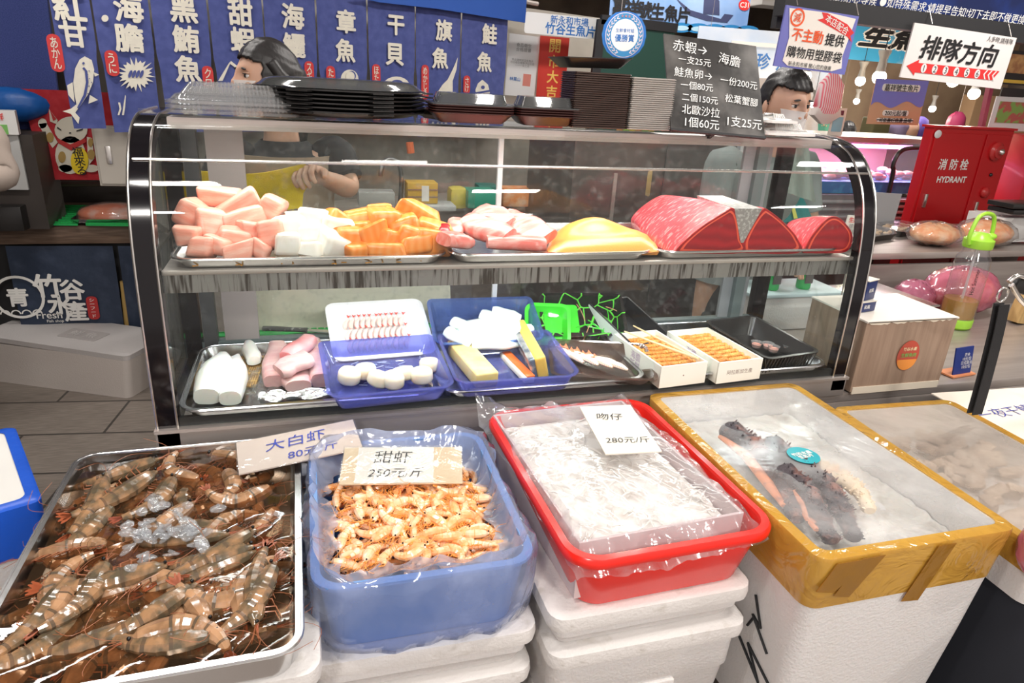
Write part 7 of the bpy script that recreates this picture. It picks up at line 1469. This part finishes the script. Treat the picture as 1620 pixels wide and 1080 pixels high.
# fire hydrant cabinet
hr = mat('fire_red', (.52, .008, .012), .35, coat=.2); a, b2, c = P(1478, 201, y=3.1), P(1614, 206, y=3.1), P(1436, 388, y=3.1)
c = V((a.x, a.y, 0)); M = Matrix.Translation((a.x, 3.1, 0)) @ Matrix.Rotation(.05, 4, 'Z') @ Matrix.Rotation(PI/2, 4, 'X'); w_ = b2.x-a.x; h_ = a.z
t = thing('hydrant_cabinet', 'tall red fire hydrant cabinet with white writing', 'fire cabinet', mtx=M)
MB().box((w_/2, h_/2, -.03), (w_, h_, .06), bev=.004).out('body', hr, t, smooth=False); MB().box((w_*.33, h_*.52, .004), (w_*.60, h_*.92, .008), bev=.002).out('door', hr, t, smooth=False); MB().box((w_*.82, h_*.52, .004), (w_*.32, h_*.92, .008), bev=.002).out('side_door', hr, t, smooth=False); MB().box((w_/2, h_+.004, -.03), (w_+.02, .012, .08)).out('top_plate', hr, t, smooth=False)
HI = M.inverted(); q = HI @ P(1509, 260, y=3.1); text('消 防 栓', w=w_*.36, c=(q.x, q.y), m=white_ink, parent=t, z=.010, bold=.02); q = HI @ P(1506, 284, y=3.1); text('HYDRANT', w=w_*.36, c=(q.x, q.y), m=white_ink, parent=t, z=.010, bold=.03)
q = HI @ P(1579, 240, y=3.1); MB().lathe([(.05, 0), (.052, .012), (.038, .022), (.036, .03), (.001, .032)], (q.x, q.y, .008)).out('alarm_bell', mat('dull_red', (.48, .03, .03), .25), t); MB().sph((q.x, q.y, .045), .018).out('bell_hub', silver, t)
q = HI @ P(1561, 305, y=3.1); MB().sph((q.x, q.y, .015), .032, (1, 1, .6)).out('call_button', MATS['dull_red'], t)
q = HI @ P(1571, 277, y=3.1); MB().sph((q.x, q.y, .012), .010).out('black_button', black_plastic, t)
for px, py in ((1461, 317), (1546, 330)): q = HI @ P(px, py, y=3.1); MB().box((q.x, q.y, .012), (.022, .075, .010), bev=.002).out('door_handle', silver, t)
q = HI @ P(1482, 212, y=3.1); MB().sph((q.x, q.y, .01), .022, (1.2, 1, .2)).out('white_sticker', white_sign, t)
tag(MB().box((P(1640, 300, y=3.2).x+.02, 3.3, .66), (.40, .3, 1.36), bev=.005).out('red_cabinet', hr), 'red cabinet with pale stains at the right edge behind the fire cabinet', 'cabinet')
# backwards facing paper sign on the bench, posters
t, w_, h_ = board('reversed_sign', 'sheet', 'white paper sign seen from behind, standing on the bench by the bottle', 'sign', (1523, 325), (1614, 352), (1512, 405), 2.86, mat('translucent_paper', (.58, .56, .54), .6, sss=.2))
Mf = Matrix.Translation((w_, 0, .002)) @ Matrix.Diagonal((-1, 1, 1, 1)); text('肉鬆魚鬆', w=w_*.6, c=(w_*.5, h_*.68), m=mat('faint_grey_ink', (.42, .40, .40), .6), parent=t, mtx=Mf, z=0); text('350', w=w_*.3, c=(w_*.5, h_*.3), m=MATS['faint_grey_ink'], parent=t, mtx=Mf, z=0)
def poster(label, TL, TR, BL, y, base, items):
    t, w_, h_ = board('menu_poster', 'sheet', label, 'poster', TL, TR, BL, y, base)
    for nm, x, yy, ww, hh, m_, rt in items: o = MB().box((0, 0, 0), (ww*w_, hh*h_, .003)).out(nm, m_, t, smooth=False); o.location = (x*w_, yy*h_, .0035); o.rotation_euler.z = rt
    return t
bk = mat('poster_black', (.03, .028, .03), .5); fo = mat('food_brown', (.42, .20, .09), .5, nz=(20, (.62, .38, .16), .4, .6)); fg = mat('food_green', (.25, .42, .10), .5, nz=(16, (.50, .12, .10), .48, .55)); gy = mat('poster_yellow', (.75, .55, .08), .5)
poster('poster of fried balls on a black ground, upper right', (1586, 78), (1652, 84), (1572, 132), 3.6, bk, [('food_photo', .6, .62, .8, .55, fo, 0), ('yellow_caption', .5, .10, .9, .1, gy, 0)])
poster('dark poster with a tilted dish picture at the right', (1582, 138), (1652, 143), (1572, 186), 3.6, bk, [('plate_border', .5, .45, .62, .50, white_sign, .35), ('food_photo', .5, .45, .54, .38, fo, .35)])
poster('white poster with a green and red dish picture above the fire cabinet', (1574, 152), (1652, 156), (1562, 206), 3.35, white_sign, [('food_photo', .40, .55, .62, .62, fg, 0)])
tag(MB().box(P(1560, 165, y=3.5), (.03, .03, .9), (0, -.10, 0)).out('maroon_post', mat('maroon_post', (.25, .02, .06), .5)), 'slim maroon post standing above the fire cabinet', 'post')
for i in range(2): p = P(1625, 326+9*i, y=2.5); tag(MB().box((p.x, 2.55, p.z), (.22, .14, .022), bev=.003).out('black_case', black_plastic), ['upper black box at the right edge above the bench', 'lower black box at the right edge above the bench'][i], 'box', 'black boxes at the right edge')
p = P(1625, 340, y=2.5); tag(MB().box((p.x+.02, 2.62, (p.z+.85)/2), (.26, .2, p.z-.03-.86)).out('white_carton', white_paint, smooth=False), 'white carton under the black boxes at the right edge', 'carton')
# far hall: bulbs, hanging bag, dark stalls
bulb = mat('lit_bulb', (1, .93, .80), emit=7); bp_ = None
for i, (px, py, y, r) in enumerate(((1361, 128, 4.6, .036), (1391, 122, 4.2, .046), (1355, 160, 6, .03), (1287, 165, 6, .035), (1475, 172, 6.2, .036), (1541, 148, 5.2, .050), (1508, 128, 4.0, .04), (1275, 120, 4.2, .035))):
    p = P(px, py, y=y); M = Matrix.Translation(p) @ Matrix.Scale(r/.04, 4)
    lb = ['round bulb hanging left of the large shaded lamp', 'large bulb under a white lamp holder in front of the wave banner', 'small bulb low in the far stall, left of the price sign', 'small bulb beside the hanging pink bag', 'small warm bulb alone above the fire cabinet', 'bright cool bulb under the queue sign, rightmost', 'bulb half hidden behind the lower edge of the queue sign', 'bulb hidden behind the plastic bag notice by the man\'s hair'][i]
    if bp_ is None:
        bp_ = thing('hanging_bulb', lb, 'bulb', mtx=M, group='bulbs of the far stalls'); MB().sph((0, 0, 0), .04, n=16).out('globe', bulb, bp_); MB().lathe([(.030, .03), (.024, .06), (.020, .10), (.036, .14), (.036, .15)], n=16).out('lamp_holder', mat('lamp_holder_grey', (.30, .28, .25), .5), bp_); MB().tube([(0, 0, .14), (0, 0, 1.3)], .003, 6).out('cord', black_matte, bp_)
    else: dup(bp_, M, lb)
    l = bpy.data.lights.new('bulb_light', 'POINT'); l.energy = 6; l.color = (1, .84, .62); l.shadow_soft_size = .05; o = bpy.data.objects.new('bulb_light', l); COL.objects.link(o); o.location = p - V((0, 0, .08))
p = P(1314, 140, y=3.6); t = thing('striped_bag', 'red and white striped plastic bag hanging in the far stall', 'plastic bag', p); MB().loft([rr(.10, .05, .02, -.16, 3), rr(.17, .08, .03, -.10, 3), rr(.16, .07, .03, .02, 3), rr(.06, .03, .012, .08, 3), rr(.02, .015, .006, .16, 3)]).out('bag_body', mat('pink_striped', (.80, .10, .16), .5, wave=(22, (.85, .70, .70), .5, 'BANDS')), t); MB().tube([(0, 0, .15), (0, 0, .75)], .003, 5).out('hook_cord', steel, t)
p = P(1312, 168, y=3.62); MB().loft([rr(.05, .03, .01, 0, 3, p.x-p.x), rr(.20, .06, .02, .05, 3), rr(.18, .06, .02, .09, 3)]).out('white_bag_bottom', mat('white_bag', (.75, .66, .62), .6), t, loc=(0, 0, -.20))
# deep background masses, each standing on the floor
def mass(label, px0, px1, pyt, y, d, m, name, cat, zb=0, z1_=None):
    a, b2 = P(px0, pyt, y=y), P(px1, pyt, y=y); z1_ = z1_ or a.z; t = thing(name, label, cat, ((a.x+b2.x)/2, y+d/2, zb)); MB().box(((a.x+b2.x)/2, y+d/2, (zb+z1_)/2), (b2.x-a.x, d, z1_-zb), bev=.01).out('body', m, t, world=True, smooth=False); return t
brn = mat('warm_brown_wall', (.36, .26, .17), .8, nz=(2.5, (.24, .16, .11), .4, .7)); 
t = mass('brown stall wall at the back, seen under the bulbs', 1340, 1600, 120, 7.4, .3, brn, 'stall_wall', 'stall', z1_=2.3)
t = mass('pale stall front behind the man with a blue fascia', 1200, 1345, 62, 6.6, .3, mat('pale_blue_stall', (.40, .44, .50), .6, nz=(2, (.30, .26, .24), .45, .6)), 'market_stall', 'stall')
mass('orange tan partition behind the posters', 1546, 1640, 150, 6.9, .2, mat('tan_partition', (.50, .32, .18), .7), 'tan_partition', 'partition')
mass('dark cooker unit in the far stall behind the price sign', 1385, 1412, 186, 5.06, .15, mat('olive_unit', (.10, .09, .04), .5), 'olive_unit', 'appliance')
mass('dark green counter with trays in the far stall', 1385, 1470, 214, 4.7, .2, mat('dark_green_unit', (.02, .045, .04), .5), 'far_counter', 'counter')
for i, (px, py, m_) in enumerate(((1420, 202, mat('lilac_cloth', (.30, .24, .42), .7)), (1436, 206, skin), (1452, 206, mat('violet_cloth', (.10, .06, .30), .7)), (1512, 195, mat('crimson_bag', (.35, .03, .10), .6)))):
    p = P(px, py, y=5.2 if i < 3 else 6.0); b = MB(); b.sph((0, 0, 0), .10, (1, .8, 1.2), 14); b.jit(.006); o = b.out('goods_bundle', m_); o.location = p; tag(o, ['lilac goods bundle on the far counter', 'tan goods bundle on the far counter', 'violet goods bundle at the right of the far counter', 'crimson bag hanging above the fire cabinet'][i], 'bundle')
mass('pale steel duct crossing above the far stalls', 1200, 1330, 40, 7.0, .3, mat('duct_grey', (.42, .40, .38), .5), 'air_duct', 'duct', zb=2.35, z1_=2.6)

def hang(name, xs, m=steel, r=.0015):
    o = bpy.data.objects[name]; M = WM[name]; Mi = M.inverted()
    for x in xs:
        h0 = max(v.co.y for c in kids(o) if c.type == 'MESH' for v in c.data.vertices); p = M @ Vector((x, h0, -.003)); q = Vector((p.x, p.y, 3.2)); MB().tube([p, q], r, 5).out('hanging_cord', m, o, world=True)
hang('blue_white_sign', (.1, .6)); hang('price_sign', (.05, .30)); hang('wave_banner', (.1, .6)); hang('ship_banner', (.1, .9)); hang('award_badge', (.1, .13)); hang('notice_screen', (.1, 1.2), black_matte, .008)
o = bpy.data.objects['goods_bundle.003']; p = Vector(o.location); MB().tube([(0, 0, .09), (0, 0, 3.2-p.z)], .003, 5).out('hanging_cord', steel, o)
